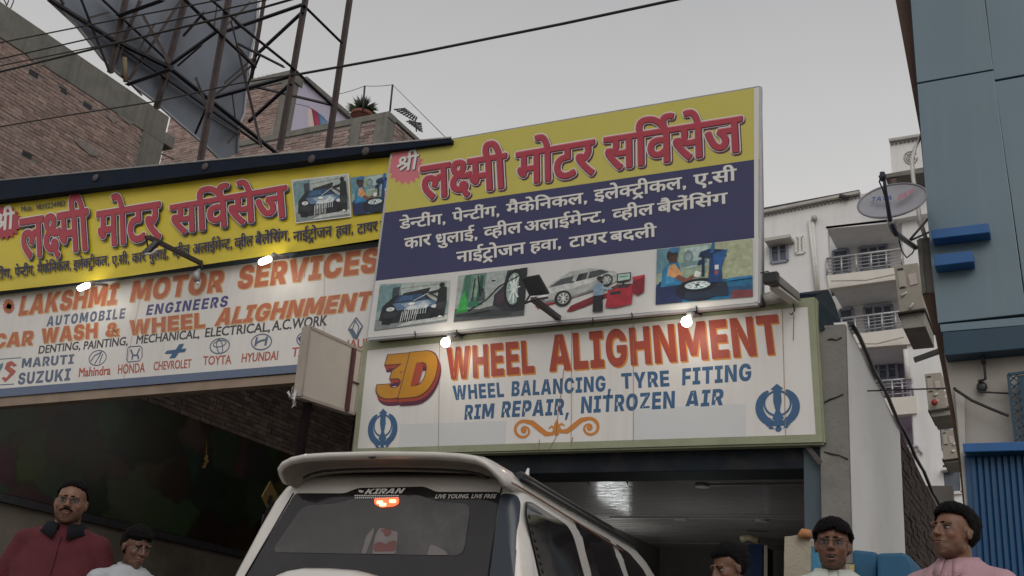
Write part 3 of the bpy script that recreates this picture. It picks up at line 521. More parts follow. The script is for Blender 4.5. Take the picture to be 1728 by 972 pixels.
M_BRICK_DIM = mat('sooty_brick', (0.33, 0.245, 0.225), 0.92, 0.28, 5, bump=0.4, bscale=50, island=0.35, dirt=(0.17, 0.15, 0.14), dirt_amt=0.6, dirt_scale=1.8)
M_MORTAR = mat('mortar', (0.25, 0.22, 0.205), 0.95, 0.25, 10, bump=0.4, bscale=70)
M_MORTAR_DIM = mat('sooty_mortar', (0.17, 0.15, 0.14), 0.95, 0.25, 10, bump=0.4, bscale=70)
M_CONC = mat('raw_concrete', (0.19, 0.185, 0.165), 0.93, 0.22, 3, bump=0.35, bscale=40, dirt=(0.09, 0.085, 0.075), dirt_amt=0.75, dirt_scale=1.2, streak=True)
M_CONC2 = mat('stained_concrete', (0.20, 0.19, 0.175), 0.93, 0.2, 3, bump=0.3, bscale=40, dirt=(0.09, 0.08, 0.07), dirt_amt=0.8, dirt_scale=1.6)
M_PLASTER = mat('white_plaster', (0.74, 0.74, 0.74), 0.9, 0.05, 1.5, bump=0.1, bscale=30, dirt=(0.46, 0.38, 0.3), dirt_amt=0.4, dirt_scale=0.7)
M_PLASTER_GREY = mat('grey_plaster', (0.46, 0.44, 0.41), 0.92, 0.1, 2, bump=0.15, bscale=30, dirt=(0.2, 0.17, 0.14), dirt_amt=0.5, dirt_scale=1.2)
M_APT = mat('cream_wall_paint', (0.74, 0.735, 0.735), 0.9, 0.05, 0.6, dirt=(0.42, 0.38, 0.35), dirt_amt=0.35, dirt_scale=0.3, streak=True)
M_APT_TILE = mat('pale_wall_tile', (0.68, 0.64, 0.58), 0.7, 0.06, 3)
M_LILAC = mat('lilac_wall_paint', (0.48, 0.40, 0.54), 0.9, 0.05, 0.8, dirt=(0.3, 0.26, 0.32), dirt_amt=0.3, dirt_scale=0.5)
M_LILAC_PALE = mat('pale_lilac_paint', (0.56, 0.52, 0.66), 0.9, 0.05, 0.8, dirt=(0.36, 0.34, 0.42), dirt_amt=0.4, dirt_scale=0.5)
M_WINDOW = mat('dark_window', (0.09, 0.11, 0.14), 0.15, 0.2, 3)
M_WINFRAME = mat('window_frame_paint', (0.24, 0.26, 0.32), 0.5, 0.1, 6)
M_ACP = mat('grey_blue_cladding', (0.135, 0.20, 0.245), 0.22, 0.05, 0.9, dirt=(0.22, 0.25, 0.25), dirt_amt=0.35, dirt_scale=1.2, streak=True)
M_BLUE = mat('blue_paint', (0.008, 0.060, 0.155), 0.45, 0.12, 4, dirt=(0.02, 0.06, 0.14), dirt_amt=0.5, dirt_scale=3)
M_BLUE_DARK = mat('dark_blue_trim', (0.008, 0.042, 0.075), 0.5, 0.15, 4)
M_TIN_BLUE = mat('blue_black_tin', (0.010, 0.016, 0.030), 0.75, 0.25, 5, spec=0.12, dirt=(0.04, 0.03, 0.03), dirt_amt=0.4, dirt_scale=4)
M_BROWN = mat('brown_plaster', (0.10, 0.06, 0.045), 0.95, 0.3, 3, bump=0.3, bscale=40, dirt=(0.08, 0.05, 0.04), dirt_amt=0.7, dirt_scale=2, streak=True)
M_YELLOW = mat('yellow_flex', (0.60, 0.48, 0.03), 0.38, 0.06, 1.5, bump=0.1, bscale=3)
M_YELLOW2 = mat('olive_yellow_flex', (0.52, 0.46, 0.09), 0.45, 0.05, 1.5, dirt=(0.4, 0.35, 0.13), dirt_amt=0.3, dirt_scale=1)
M_NAVY = mat('navy_print', (0.030, 0.031, 0.105), 0.45, 0.06, 1.5)
M_FLEXWHITE = mat('white_flex', (0.62, 0.61, 0.60), 0.45, 0.04, 1.5, dirt=(0.4, 0.37, 0.33), dirt_amt=0.3, dirt_scale=2)
M_SIGNWHITE = mat('sign_white_paint', (0.67, 0.65, 0.63), 0.45, 0.05, 1.2, dirt=(0.42, 0.36, 0.29), dirt_amt=0.28, dirt_scale=1.3, streak=True)
M_SIGNGREEN = mat('sage_green_paint', (0.27, 0.29, 0.19), 0.55, 0.12, 3, dirt=(0.14, 0.13, 0.08), dirt_amt=0.6, dirt_scale=4)
M_SIGNBLUE = mat('faded_blue_paint', (0.11, 0.15, 0.24), 0.55, 0.14, 4, dirt=(0.09, 0.09, 0.1), dirt_amt=0.6, dirt_scale=4)
M_TAN = mat('tan_beam_paint', (0.28, 0.21, 0.16), 0.7, 0.15, 4, dirt=(0.12, 0.09, 0.07), dirt_amt=0.6, dirt_scale=3)
I_RED = mat('red_print', (0.37, 0.030, 0.052), 0.42, 0.08, 4)
I_REDDARK = mat('dark_maroon_print', (0.10, 0.02, 0.05), 0.45, 0.08, 4)
I_PINK = mat('pink_print', (0.58, 0.16, 0.19), 0.42, 0.06, 4)
I_WHITE = mat('white_print', (0.68, 0.66, 0.62), 0.45, 0.05, 4)
I_NAVY = mat('navy_ink', (0.02, 0.018, 0.06), 0.45, 0.1, 4)
I_PAINTRED = mat('brick_red_sign_paint', (0.35, 0.055, 0.03), 0.5, 0.14, 7)
I_PAINTORANGE = mat('orange_sign_paint', (0.60, 0.25, 0.035), 0.5, 0.12, 7)
I_FADEDRED = mat('faded_red_sign_paint', (0.46, 0.14, 0.075), 0.5, 0.2, 9)
I_FADEDORANGE = mat('faded_orange_sign_paint', (0.62, 0.37, 0.13), 0.5, 0.15, 9)
I_OCHRE = mat('ochre_sign_paint', (0.50, 0.225, 0.015), 0.45, 0.08, 5)
I_BLUE = mat('blue_sign_paint', (0.035, 0.105, 0.22), 0.5, 0.15, 7)
I_SLATE = mat('slate_blue_sign_paint', (0.10, 0.13, 0.20), 0.5, 0.2, 9)
I_INDIGO = mat('indigo_sign_paint', (0.07, 0.065, 0.20), 0.5, 0.2, 9)
I_BLACKISH = mat('black_sign_paint', (0.05, 0.05, 0.06), 0.5, 0.2, 9)
I_THINRED = mat('thin_red_sign_paint', (0.40, 0.10, 0.07), 0.5, 0.15, 9)
M_BLUE_BRIGHT = mat('bright_letter_blue', (0.012, 0.10, 0.30), 0.5, 0.08, 4, dirt=(0.02, 0.06, 0.14), dirt_amt=0.3, dirt_scale=6)
# ================================================================ the signs
def quad_on(corners, Y, ax='y'):
    return [P(c[0], c[1], ax, Y) for c in corners]
OUT = Vector((0, -1, 0))

def sheet(parent, name, corners, Y, material, lift=0.0, t=0.006, label=None):
    pts = [p + OUT*lift for p in quad_on(corners, Y)]
    mb = MB(); mb.slab(pts, (0, 1, 0), t)
    return mb.build(name, material, parent, label=label)

def bars(parent, name, corners_list, Y, material, lift, t):
    for c in corners_list: sheet(parent, name, c, Y, material, lift, t)

def line_strip(pts, Y, w, lift):
    """a painted line: flat ribbon through photo points on the sign plane, width w in metres"""
    ps = [P(x, y, 'y', Y) + OUT*lift for x, y in pts]
    L_, R_ = [], []
    for i, p in enumerate(ps):
        d = (ps[min(i+1, len(ps)-1)] - ps[max(i-1, 0)]).normalized()
        s = Vector((-d.z, 0, d.x)); wi = w[i] if isinstance(w, (list, tuple)) else w
        L_.append(p + s*wi/2); R_.append(p - s*wi/2)
    n = len(ps)
    return L_ + R_, [(i, i+1, n+i+1, n+i) for i in range(n-1)]

def spiral(cx, cy, r0, r1, a0, a1, n=24, sy=1.0):
    return [(cx + (r0 + (r1-r0)*t/n)*math.cos(a0 + (a1-a0)*t/n), cy - sy*(r0 + (r1-r0)*t/n)*math.sin(a0 + (a1-a0)*t/n)) for t in range(n+1)]

# ---- illustrations printed on the hoardings: shapes in unit coordinates, later shapes on top
def ell(cx, cy, rx_, ry_, n=16, a0=0, a1=360):
    return [(cx + rx_*math.cos(R(a0 + (a1-a0)*k/n)), cy + ry_*math.sin(R(a0 + (a1-a0)*k/n))) for k in range(n + (0 if a1-a0 == 360 else 1))]
def seg(x0, y0, x1, y1, w):
    d = math.hypot(x1-x0, y1-y0); nx, ny = -(y1-y0)/d*w/2, (x1-x0)/d*w/2
    return [(x0+nx, y0+ny), (x1+nx, y1+ny), (x1-nx, y1-ny), (x0-nx, y0-ny)]
def picture(parent, corners, Y, shapes, lift=0.008, name='printed_picture', label=None):
    tl, tr, br, bl = quad_on(corners, Y)
    mb = MB()
    for k, (c, poly) in enumerate(shapes):
        pts = []
        for u, v in poly:
            q = (bl*(1-u) + br*u)*(1-v) + (tl*(1-u) + tr*u)*v
            pts.append(q + OUT*(lift + k*0.00025))
        mb.add(pts, [list(range(len(pts)))], 0, srgb(c))
    return mb.build(name, m_print, parent, label=label)
FULL = [(0,0),(1,0),(1,1),(0,1)]
def pic_wash():
    s = [('#8FA0A0', FULL), ('#A9B3AE', [(.35,.55),(1,.5),(1,1),(.3,1)]), ('#6E8C90', [(0,.4),(.32,.42),(.32,.98),(0,.95)]), ('#3A4248', [(.2,.5),(.3,.5),(.3,.92),(.2,.9)]),
         ('#8D8C86', [(.3,.88),(.95,.96),(.95,.93),(.3,.86)]), ('#23262A', [(.33,.6),(.68,.62),(.74,.86),(.36,.76)]), ('#7C8486', [(0,0),(1,0),(1,.2),(0,.22)]), ('#B9BDBC', [(.3,.02),(1,.05),(1,.16),(.5,.12)])]
    s += [('#1D2126', [(.05,.2),(.08,.5),(.2,.66),(.26,.72),(.66,.72),(.78,.56),(.88,.48),(.9,.2),(.8,.12),(.2,.1)]), ('#2E4A6E', [(.24,.56),(.3,.71),(.62,.72),(.7,.6)]),
          ('#3D5F86', [(.3,.58),(.34,.69),(.5,.7),(.5,.59)]), ('#5C7796', [(.22,.54),(.72,.58),(.84,.5),(.8,.4),(.3,.38)]), ('#93A6B4', [(.34,.52),(.7,.56),(.78,.46),(.44,.4)]),
          ('#C9D1D2', [(.4,.4),(.5,.5),(.58,.44),(.66,.54),(.74,.44),(.7,.36),(.5,.33)]), ('#14171B', [(.42,.24),(.72,.26),(.74,.38),(.42,.36)]), ('#2C3036', [(.1,.24),(.3,.22),(.32,.34),(.12,.36)]),
          ('#D8DCDA', ell(.2,.42,.06,.045)), ('#AAB6BE', ell(.2,.42,.03,.025)), ('#D0D5D5', ell(.82,.4,.05,.04)), ('#0E1013', [(.1,.1),(.22,.08),(.24,.2),(.1,.24)]), ('#0E1013', [(.76,.12),(.86,.14),(.88,.26),(.78,.24)])]
    s += [('#B4BEC2', seg(.42+.035*i, .25, .425+.035*i, .37, .012)) for i in range(9)]
    s += [('#E1E4E2', seg(.36+.03*i, .1+.02*(i % 3), .38+.03*i, .34+.05*(i % 2), .008)) for i in range(8)]
    s += [('#16181B', ell(.9,.9,.035,.06)), ('#1B1E22', [(.84,.3),(.86,.8),(.9,.86),(.97,.84),(.98,.5),(.96,.12),(.86,.12)]), ('#1B1E22', seg(.9,.78,.72,.72,.05)), ('#2A2D33', seg(.74,.72,.86,.6,.03)), ('#D5DAD8', seg(.72,.72,.52,.56,.012)),
          ('#E4E6E4', ell(.5,.5,.05,.03)), ('#E4E6E4', [(.86,.1),(.9,.16),(.95,.12)]), ('#33373C', [(.85,.3),(.97,.32),(.97,.5),(.85,.46)])]
    return s
def pic_tyre(flip=0):
    s = [('#8FA38E', FULL), ('#A5AC8C', [(.5,.3),(1,.3),(1,1),(.6,1)]), ('#5E8796', [(0,.55),(.22,.6),(.25,1),(0,1)]), ('#A9BDBD', [(.3,.6),(.55,.62),(.55,.98),(.3,.96)]), ('#6E8C8E', [(.26,.62),(.54,.66),(.54,.74),(.26,.7)]),
         ('#1C6892', [(0,0),(1,0),(1,.34),(0,.36)]), ('#22507A', [(.6,.05),(1,.1),(1,.2),(.6,.2)]), ('#7A3A3E', [(.78,0),(1,0),(1,.12),(.8,.14)]), ('#6F8588', ell(.34,.8,.055,.12)), ('#8DA0A0', ell(.34,.8,.03,.07))]
    s += [('#1E2B55', [(0,0),(.28,0),(.3,.35),(.24,.42),(.04,.4),(0,.3)]), ('#2676A4', [(.05,.3),(.07,.6),(.14,.74),(.24,.72),(.27,.5),(.28,.32)]), ('#3C8CB8', [(.1,.34),(.12,.66),(.18,.7),(.2,.36)]), ('#C99563', [(.12,.5),(.14,.68),(.2,.7),(.28,.5),(.24,.42)]),
          ('#7A4A3C', seg(.22,.47,.33,.36,.07)), ('#7A4A3C', seg(.32,.38,.42,.46,.05)), ('#D7DAD6', [(.4,.44),(.42,.54),(.48,.5),(.46,.42)]), ('#2E2019', ell(.17,.86,.06,.12)), ('#4A3027', [(.14,.72),(.22,.72),(.22,.86),(.14,.84)]), ('#3A6E9C', ell(.19,.95,.055,.05)),
          ('#121A2C', ell(.46,.2,.25,.2)), ('#1B2A3E', [(.3,.05),(.76,.05),(.74,.3),(.34,.3)]), ('#0E1420', ell(.45,.27,.19,.11)), ('#B9CED0', ell(.44,.28,.135,.07)), ('#6C8E9C', ell(.44,.28,.1,.05))]
    s += [('#DDE5E2', seg(.44, .28, .44+.12*math.cos(a), .28+.062*math.sin(a), .022)) for a in [k*math.pi/4+.2 for k in range(8)]]
    s += [('#2B3F58', ell(.44,.28,.025,.02)), ('#163E72', [(.55,.3),(.57,.82),(.68,.82),(.7,.3)]), ('#0F2A50', [(.45,.78),(.47,.86),(.56,.9),(.72,.86),(.74,.74),(.6,.72)]), ('#1E5590', [(.62,.4),(.6,.8),(.75,.86),(.73,.74),(.66,.4)]), ('#10243E', seg(.5,.8,.5,.42,.03)), ('#0F2A50', [(.44,.62),(.52,.66),(.5,.74),(.45,.7)]),
          ('#C9433C', [(.62,.44),(.65,.44),(.65,.5),(.62,.5)]), ('#D3DCDC', [(.62,.52),(.66,.52),(.66,.6),(.62,.6)]), ('#245E9A', [(.57,.82),(.59,1),(.62,1),(.61,.82)]), ('#2E77A8', [(.76,.3),(1,.32),(1,.36),(.76,.35)])]
    return s
def pic_garage():
    s = [('#9DA5A2', FULL), ('#5E7D74', [(.05,.3),(.1,1),(.42,1),(.4,.3)]), ('#3C6B58', [(.08,.35),(.12,.98),(.2,.98),(.18,.3)]), ('#7EA08C', [(.22,.5),(.24,.96),(.32,.96),(.3,.48)]), ('#264A40', [(.3,.4),(.34,.95),(.38,.95),(.38,.4)]),
         ('#4A4F52', [(0,0),(1,0),(1,.18),(.6,.28),(.35,.22),(0,.28)]), ('#343A3D', [(.1,.08),(.8,.02),(.9,.14),(.4,.2)]), ('#37A34A', [(.04,.22),(.06,.42),(.12,.66),(.17,.42),(.18,.22)]), ('#2B7E3E', [(.02,.18),(.2,.18),(.2,.24),(.02,.24)]),
         ('#BFC6C4', ell(.53,.8,.05,.04)), ('#3B4044', ell(.53,.8,.035,.025)), ('#23272A', ell(.38,.62,.02,.05)), ('#454C50', [(.34,.4),(.35,.58),(.42,.58),(.43,.4)]), ('#2A2A33', [(.55,.28),(.56,.5),(.68,.66),(.72,.98),(.98,1),(.98,.1),(.7,.14)]),
         ('#3E2F3A', [(.58,.3),(.6,.5),(.7,.56),(.7,.3)]), ('#14171A', ell(.84,.58,.15,.42)), ('#8FA5A0', ell(.83,.58,.105,.34)), ('#1D2124', [(.88,.1),(1,.12),(1,1),(.9,1)]), ('#CFD8D4', ell(.83,.6,.045,.12))]
    s += [('#D9E0DC', seg(.83, .58, .83+.09*math.cos(a), .58+.31*math.sin(a), .022)) for a in [k*math.pi/4+.1 for k in range(8)]]
    s += [('#15191B', seg(.2,.2,.45,.4,.02)), ('#15191B', seg(.45,.4,.62,.66,.02)), ('#15191B', seg(.62,.66,.92,.86,.02)), ('#1B2022', seg(.02,.12,.5,.16,.014)), ('#1B2022', seg(.3,.95,.36,.5,.02)), ('#20262A', seg(.24,.28,.26,.9,.018)), ('#2A6E50', [(.2,.28),(.34,.28),(.34,.4),(.2,.4)])]
    return s
def pic_lift():
    s = [('#8E2230', [(0,.2),(.03,.13),(.62,.4),(.6,.47)]), ('#B32B3C', [(.03,.24),(.06,.18),(.62,.44),(.6,.48)]), ('#7A1D2A', [(.32,.02),(.36,.13),(.6,.3),(.74,.32),(.72,.24),(.5,.08),(.36,0)]), ('#3B1A20', [(.4,.06),(.5,.12),(.62,.22),(.52,.12)]),
         ('#A9ABA9', [(.0,.42),(.02,.5),(.1,.55),(.2,.7),(.34,.86),(.52,.88),(.66,.82),(.78,.74),(.8,.68),(.8,.55),(.72,.46),(.3,.26),(.06,.24),(.01,.3)]), ('#C3C5C2', [(.02,.44),(.12,.55),(.3,.6),(.76,.72),(.79,.68),(.4,.5),(.1,.42)]),
         ('#787C7D', [(.04,.28),(.3,.3),(.72,.5),(.72,.46),(.3,.25),(.05,.23)]), ('#4A5054', [(.14,.57),(.25,.72),(.38,.76),(.36,.62)]), ('#3C4246', [(.4,.63),(.43,.78),(.64,.82),(.72,.75),(.6,.68)]), ('#20262A', [(.4,.63),(.43,.78),(.47,.785),(.45,.645)]), ('#9B9E9C', [(.5,.655),(.52,.8),(.535,.8),(.52,.66)]),
         ('#D8DBD8', [(.02,.38),(.12,.44),(.14,.4),(.06,.34)]), ('#5A6064', [(.01,.3),(.1,.33),(.1,.3),(.02,.27)]), ('#4A5054', [(.34,.6),(.39,.62),(.38,.65),(.34,.64)]),
         ('#191B1D', ell(.28,.3,.085,.17)), ('#8C9192', ell(.285,.3,.06,.125)), ('#2B2F31', ell(.285,.3,.045,.09)), ('#191B1D', ell(.7,.58,.06,.125)), ('#8C9192', ell(.703,.58,.043,.09))]
    s += [('#C9CCCA', seg(.285, .3, .285+.055*math.cos(a), .3+.115*math.sin(a), .016)) for a in [k*math.pi/4 for k in range(8)]]
    s += [('#C9CCCA', seg(.703, .58, .703+.04*math.cos(a), .58+.085*math.sin(a), .012)) for a in [k*math.pi/3 for k in range(6)]]
    s += [('#A32836', [(.7,.02),(.72,.4),(.8,.46),(.94,.44),(.96,.4),(.95,.05),(.8,0)]), ('#7C1C29', [(.94,.3),(.95,.5),(1.06,.56),(1.06,.26),(1.0,.2)]), ('#B5303F', [(.96,.5),(1.06,.56),(1.06,.6),(.94,.58)]), ('#3A3035', [(.74,.4),(.8,.46),(.95,.45),(.9,.38)]), ('#2A2A2E', [(.74,.26),(.84,.27),(.84,.33),(.74,.32)]),
          ('#26292C', [(.8,.5),(.8,.68),(.93,.68),(.93,.52)]), ('#A8C4B6', [(.81,.53),(.81,.66),(.92,.66),(.92,.54)]), ('#4C7A6A', [(.82,.6),(.82,.62),(.91,.62),(.91,.6)]), ('#26292C', seg(.865,.5,.86,.44,.02)),
          ('#1C1D22', [(.58,-.05),(.58,.3),(.67,.3),(.68,-.05)]), ('#7D98AC', [(.58,.28),(.58,.48),(.62,.56),(.68,.5),(.68,.28)]), ('#8AA3B4', seg(.64,.44,.76,.38,.04)), ('#5C4237', ell(.645,.61,.022,.045)), ('#231E1E', ell(.635,.635,.028,.04)), ('#6A4C40', seg(.76,.38,.82,.42,.025))]
    return s

def starburst(cx, cy, r, n=22, clip_left=None, sy=1.0):
    p = []
    for k in range(2*n):
        rr = r if k % 2 == 0 else r*0.80
        x = cx + rr*math.cos(math.pi*k/n); y = cy - rr*sy*math.sin(math.pi*k/n)
        if clip_left is not None: x = max(x, clip_left(y))
        p.append((x, y))
    return p

# ---------------------------------------------------------------- main printed hoarding
YB = 8.36
ban = empty('hoarding', P(950, 540, 'y', YB), 'printed Hindi hoarding of yellow, navy and white above the wheel alignment sign', 'hoarding')
sheet(ban, 'yellow_panel', [(661,253),(1281,147),(1281,268),(649,359)], YB, M_YELLOW2)
sheet(ban, 'navy_panel', [(649,359),(1281,268),(1280,401),(634,474)], YB, M_NAVY, 0.0)
sheet(ban, 'white_panel', [(634,474),(1280,401),(1279,510),(620,570)], YB, M_FLEXWHITE, 0.0)
sheet(ban, 'right_border', [(1272.5,149),(1281,147),(1279.5,508),(1273,509)], YB, M_FLEXWHITE, 0.0015, 0.001)
fr = MB()
q = quad_on([(661,253),(1281,147),(1279,511),(620,571)], YB)
for i in range(4):
    a, b = q[i], q[(i+1) % 4]; d = (b-a).normalized()
    MB_ = MB().beam(a + Vector((0, .03, 0)), b + Vector((0, .03, 0)), .035, .05, (0, 1, 0)); MB_.build('frame_bar', M_ALU if i != 0 else M_GALV, ban)
for t in (0.25, 0.5, 0.75):
    MB().beam(q[0]*(1-t)+q[1]*t + Vector((0,.05,0)), q[3]*(1-t)+q[2]*t + Vector((0,.05,0)), .03, .03, (0,1,0)).build('frame_bar', M_GALV, ban)
TITLE = [(I_REDDARK, .060, .045, (1.7, 2.3), .003), (I_WHITE, .060, .045, (-.2, -.2), .018), (I_REDDARK, .036, .028, (.2, .2), .034), (I_PINK, .024, .018, (-.2, -.4), .048), (I_RED, .020, .012, (.3, .8), .056)]
for s_, bl, br, tl in [('lxmI', (712,337), (856,316), (711,283)), ('moTr', (873,313), (1003,293), (873,259)), ('sivRsej', (1021,288), (1253,255), (1021,234))]:
    write(ban, 'd', s_, bl, br, tl, YB, TITLE, 'title_lettering')
clipb = lambda y: 662 - (y-253)*0.129
sb = starburst(684, 280, 33, 18, clipb)
MB().slab([P(x, y, 'y', YB) + OUT*.0007 for x, y in sb], (0, 1, 0), .0005).build('red_starburst', I_PINK, ban)
write(ban, 'd', 'SI', (668,291), (703,285), (672,267), YB, [(I_NAVY, .02, .015, (1, 1), .010), (I_WHITE, .02, .015, (0, 0), .020)], 'title_lettering')
WH = [(I_NAVY, .024, .016, (.9, .9), .002), (I_WHITE, .024, .016, (0, 0), .010)]
for s_, bl, br, tl in [('DeNTI.g,', (675,387), (752,377), (675,371)), ('peNTI.g,', (764,375), (843,363.5), (764,359)), ('mEkeinkl,', (855,361.5), (991,342), (855,345)), ('1leKqIkl,', (1003,339.5), (1158,317), (1003,321.5)), ('3_sI', (1171,314.5), (1242,304), (1171,296)),
                       ('kAr', (683,420.5), (727,413), (683,403)), ('fulA1R,', (735,413), (806,403), (735,396.5)), ('VhIl', (817,401.5), (880,392), (817,384.5)), ('alA1RmeNT,', (885,392), (1021,373), (885,375.5)), ('VhIl', (1034,371.5), (1103,361), (1034,354.5)), ('bEle.is.g', (1110,360.5), (1227,343), (1110,343.5)),
                       ('nA1Rqojn', (771,443.5), (886,427.5), (771,426)), ('hvA,', (895,425.5), (947,419), (895,409)), ('TAyr', (961,418), (1024,409), (961,401)), ('bdlI', (1030,408.5), (1107,399), (1030,392))]:
    write(ban, 'd', s_, bl, br, tl, YB, WH)
picture(ban, [(642,480),(760,474),(755,542.5),(632,558)], YB, pic_wash(), label='printed picture of a man hosing a foamy dark car')
picture(ban, [(774,466),(891,452),(885,532),(766,544)], YB, pic_garage(), label='printed picture of a garage floor and a big wheel')
picture(ban, [(905,456),(1080,432),(1076,517),(903,532)], YB, pic_lift(), label='printed picture of a silver saloon on a red lift')
picture(ban, [(1109,421.5),(1270,403.5),(1271,501),(1107,515)], YB, pic_tyre(), label='printed picture of a man at a tyre changing machine')

# ---------------------------------------------------------------- hand painted board under it
YS = 8.5
brd = empty('shop_sign', P(990, 765, 'y', YS), 'white hand painted board about 3D wheel alighnment with sage green border', 'shop sign')
outer = [(613,578),(1374,503),(1389,746),(595,768)]
inner = [(620,591),(1363,517),(1377,733),(603,757)]
sheet(brd, 'sign_face', inner, YS, M_SIGNWHITE, 0.0, .01)
for i in range(4):
    j = (i+1) % 4
    sheet(brd, 'border', [outer[i], outer[j], inner[j], inner[i]], YS, M_SIGNGREEN, .004, .012)
oq = quad_on(outer, YS)
for i in range(4):
    a, b = oq[i] + Vector((0,.06,0)), oq[(i+1) % 4] + Vector((0,.06,0))
    MB().beam(a, b, .03, .09, (0,1,0)).build('box_side', M_SIGNGREEN, brd)
for x0, y0, x1, y1 in ((1069,546,1069,751), (1320,520,1326,738), (742,579,740,762), (965,556,964,754)):
    vs, fs = line_strip([(x0,y0),((x0+x1)/2+.3,(y0+y1)/2),(x1,y1)], YS, .005, .0055); MB().add(vs, fs).build('panel_joint', mat('rusty_joint', (.3,.2,.13), .8, .4, 20), brd)
RO = [(I_PAINTORANGE, .0, .0, (2.6, 2.6), .001), (I_PAINTORANGE, .0, .0, (1.3, 1.3), .004), (I_PAINTRED, .0, .0, (0, 0), .007)]
write(brd, 'b', 'WHEEL', (754,641), (902,629.5), (753,587), YS, RO, 'painted_lettering', .02)
write(brd, 'b', 'ALIGHNMENT', (927,627), (1320,597), (925,566), YS, RO, 'painted_lettering', .02)
BL = [(I_BLUE, 0, 0, (0, 0), .003)]
for s_, bl, br, tl in [('WHEEL', (765,675.5), (851,670), (763.5,651)), ('BALANCING,', (863,669), (1031,660), (864,643.5)), ('TYRE', (1049,656.5), (1130,652), (1048,630)), ('FITING', (1151,650.5), (1268,642.5), (1151.5,621.8)),
                       ('RIM', (783.5,708.7), (833,706), (785.5,683.5)), ('REPAIR,', (845.5,704.7), (960,700), (848.5,677.4)), ('NITROZEN', (980,697.8), (1138.5,689), (981.5,669.5)), ('AIR', (1155.5,688), (1220,684), (1158.5,660))]:
    write(brd, 'b', s_, bl, br, tl, YS, BL, 'painted_lettering', .04)
# 3D, in fat slanted ochre figures with a deep red edge
D3 = [(I_REDDARK, .03, .03, (3.5, 10), .001)] + [(I_PAINTRED, .02, .02, (3.2 - .8*k, 9 - 2.2*k), .005 + .003*k) for k in range(4)] + [(I_REDDARK, .022, .018, (0, 0), .020), (I_OCHRE, .006, .006, (0, 0), .026)]
write(brd, 'b', '3', (631,673), (692,669), (652,600), YS, D3, 'painted_lettering')
write(brd, 'b', 'D', (674,672), (727,668), (694,596), YS, [(m_, a, b, c, d + .03) for m_, a, b, c, d in D3], 'painted_lettering')
dq = [(704,613),(712,612),(716,622),(708,648),(700,652),(694,652)]
MB().add([P(x, y, 'y', YS) + OUT*.0175 for x, y in dq], [list(range(6))]).build('painted_counter', I_PAINTRED, brd)

def khanda(cx, cy, w, h, sk):
    """the crossed-sword emblem: double-edged sword, ring, two curved swords"""
    mb = MB()
    def T(u, v): return (cx + u*w/2 + v*sk, cy - v*h/2 + u*w/2*-.06)
    def poly(pts, lift=.003): mb.add([P(*T(u, v), 'y', YS) + OUT*lift for u, v in pts], [list(range(len(pts)))])
    def band(fn, w0, n=18, lift=.003):
        a = []; b = []
        for k in range(n+1):
            t = k/n; (u, v), (nu, nv), ww = fn(t)
            a.append((u + nu*ww*w0, v + nv*ww*w0)); b.append((u - nu*ww*w0, v - nv*ww*w0))
        n1 = len(a); mb.add([P(*T(*p), 'y', YS) + OUT*lift for p in a + b], [(i, i+1, n1+i+1, n1+i) for i in range(n1-1)])
    poly([(0,1.0),(-.3,.78),(-.17,.74),(-.2,.3),(-.1,-.1),(-.28,-.42),(-.08,-.56),(-.07,-.75),(.07,-.75),(.08,-.56),(.28,-.42),(.1,-.1),(.2,.3),(.17,.74),(.3,.78)], .0036)
    poly(ell(0,-.84,.15,.12), .0036)
    band(lambda t: ((.62*math.cos(2*math.pi*t), .2 + .5*math.sin(2*math.pi*t)), (math.cos(2*math.pi*t), math.sin(2*math.pi*t)), 1), .045, 30)
    for sgn in (-1, 1):
        def sword(t, sgn=sgn):
            a = R(62 - 150*t); ww = .19*math.sin(math.pi*min(1, t*.86+.05))**.8
            return (sgn*.86*math.cos(a), .08 + .72*math.sin(a)), (sgn*math.cos(a), math.sin(a)), ww
        band(sword, 1.0, 22, .003)
        poly([(sgn*.5,-.74),(sgn*.62,-.6),(sgn*.4,-.36),(sgn*.28,-.46)], .0042)
        band(lambda t, sgn=sgn: ((sgn*(.1+.32*math.sin(math.pi*t*.9)), -.5 - .33*t), (1, .2), 1), .05, 10, .0048)
        poly(ell(sgn*.36,-.76,.1,.07), .0042)
    mb.build('painted_emblem', I_BLUE, brd)
khanda(646, 725.5, 48, 72, 1.0)
khanda(1312.5, 689, 72, 83, -1.5)
# scroll ornament
orn = MB()
for sx, cx0 in ((1, 884), (-1, 995)):
    cy0 = 726.5 if sx == 1 else 722
    pts = spiral(cx0, cy0, 3, 17, R(200), R(-270 if True else 0), 26, .95) if sx == 1 else [(2*cx0 - x, y) for x, y in spiral(cx0, cy0, 3, 17, R(200), R(-270), 26, .95)]
    vs, fs = line_strip(pts, YS, [.012 + .02*k/26 for k in range(27)], .003); orn.add(vs, fs)
    ex, ey = pts[-1]
    mid = [(ex, ey), (ex + sx*14, ey + 3), (ex + sx*26, ey + 13), (ex + sx*38, ey + 22), (ex + sx*48, ey + 22), (ex + sx*53, ey + 14), (ex + sx*47, ey + 9), (ex + sx*42, ey + 13)]
    vs, fs = line_strip(mid, YS, [.03,.045,.05,.045,.035,.03,.02,.012], .0036); orn.add(vs, fs)
    orn.add([P(cx0 + 5*math.cos(a), cy0 + 5*math.sin(a), 'y', YS) + OUT*.004 for a in [k*math.pi/5 for k in range(10)]], [list(range(10))])
orn.add([P(939.5 + x, 722 + y, 'y', YS) + OUT*.0045 for x, y in ((0,-14),(4,-6),(6,3),(4,11),(0,14),(-4,11),(-6,3),(-4,-6))], [list(range(8))])
orn.build('painted_ornament', mat('orange_ornament_paint', (.55,.2,.03), .5, .12, 8), brd)
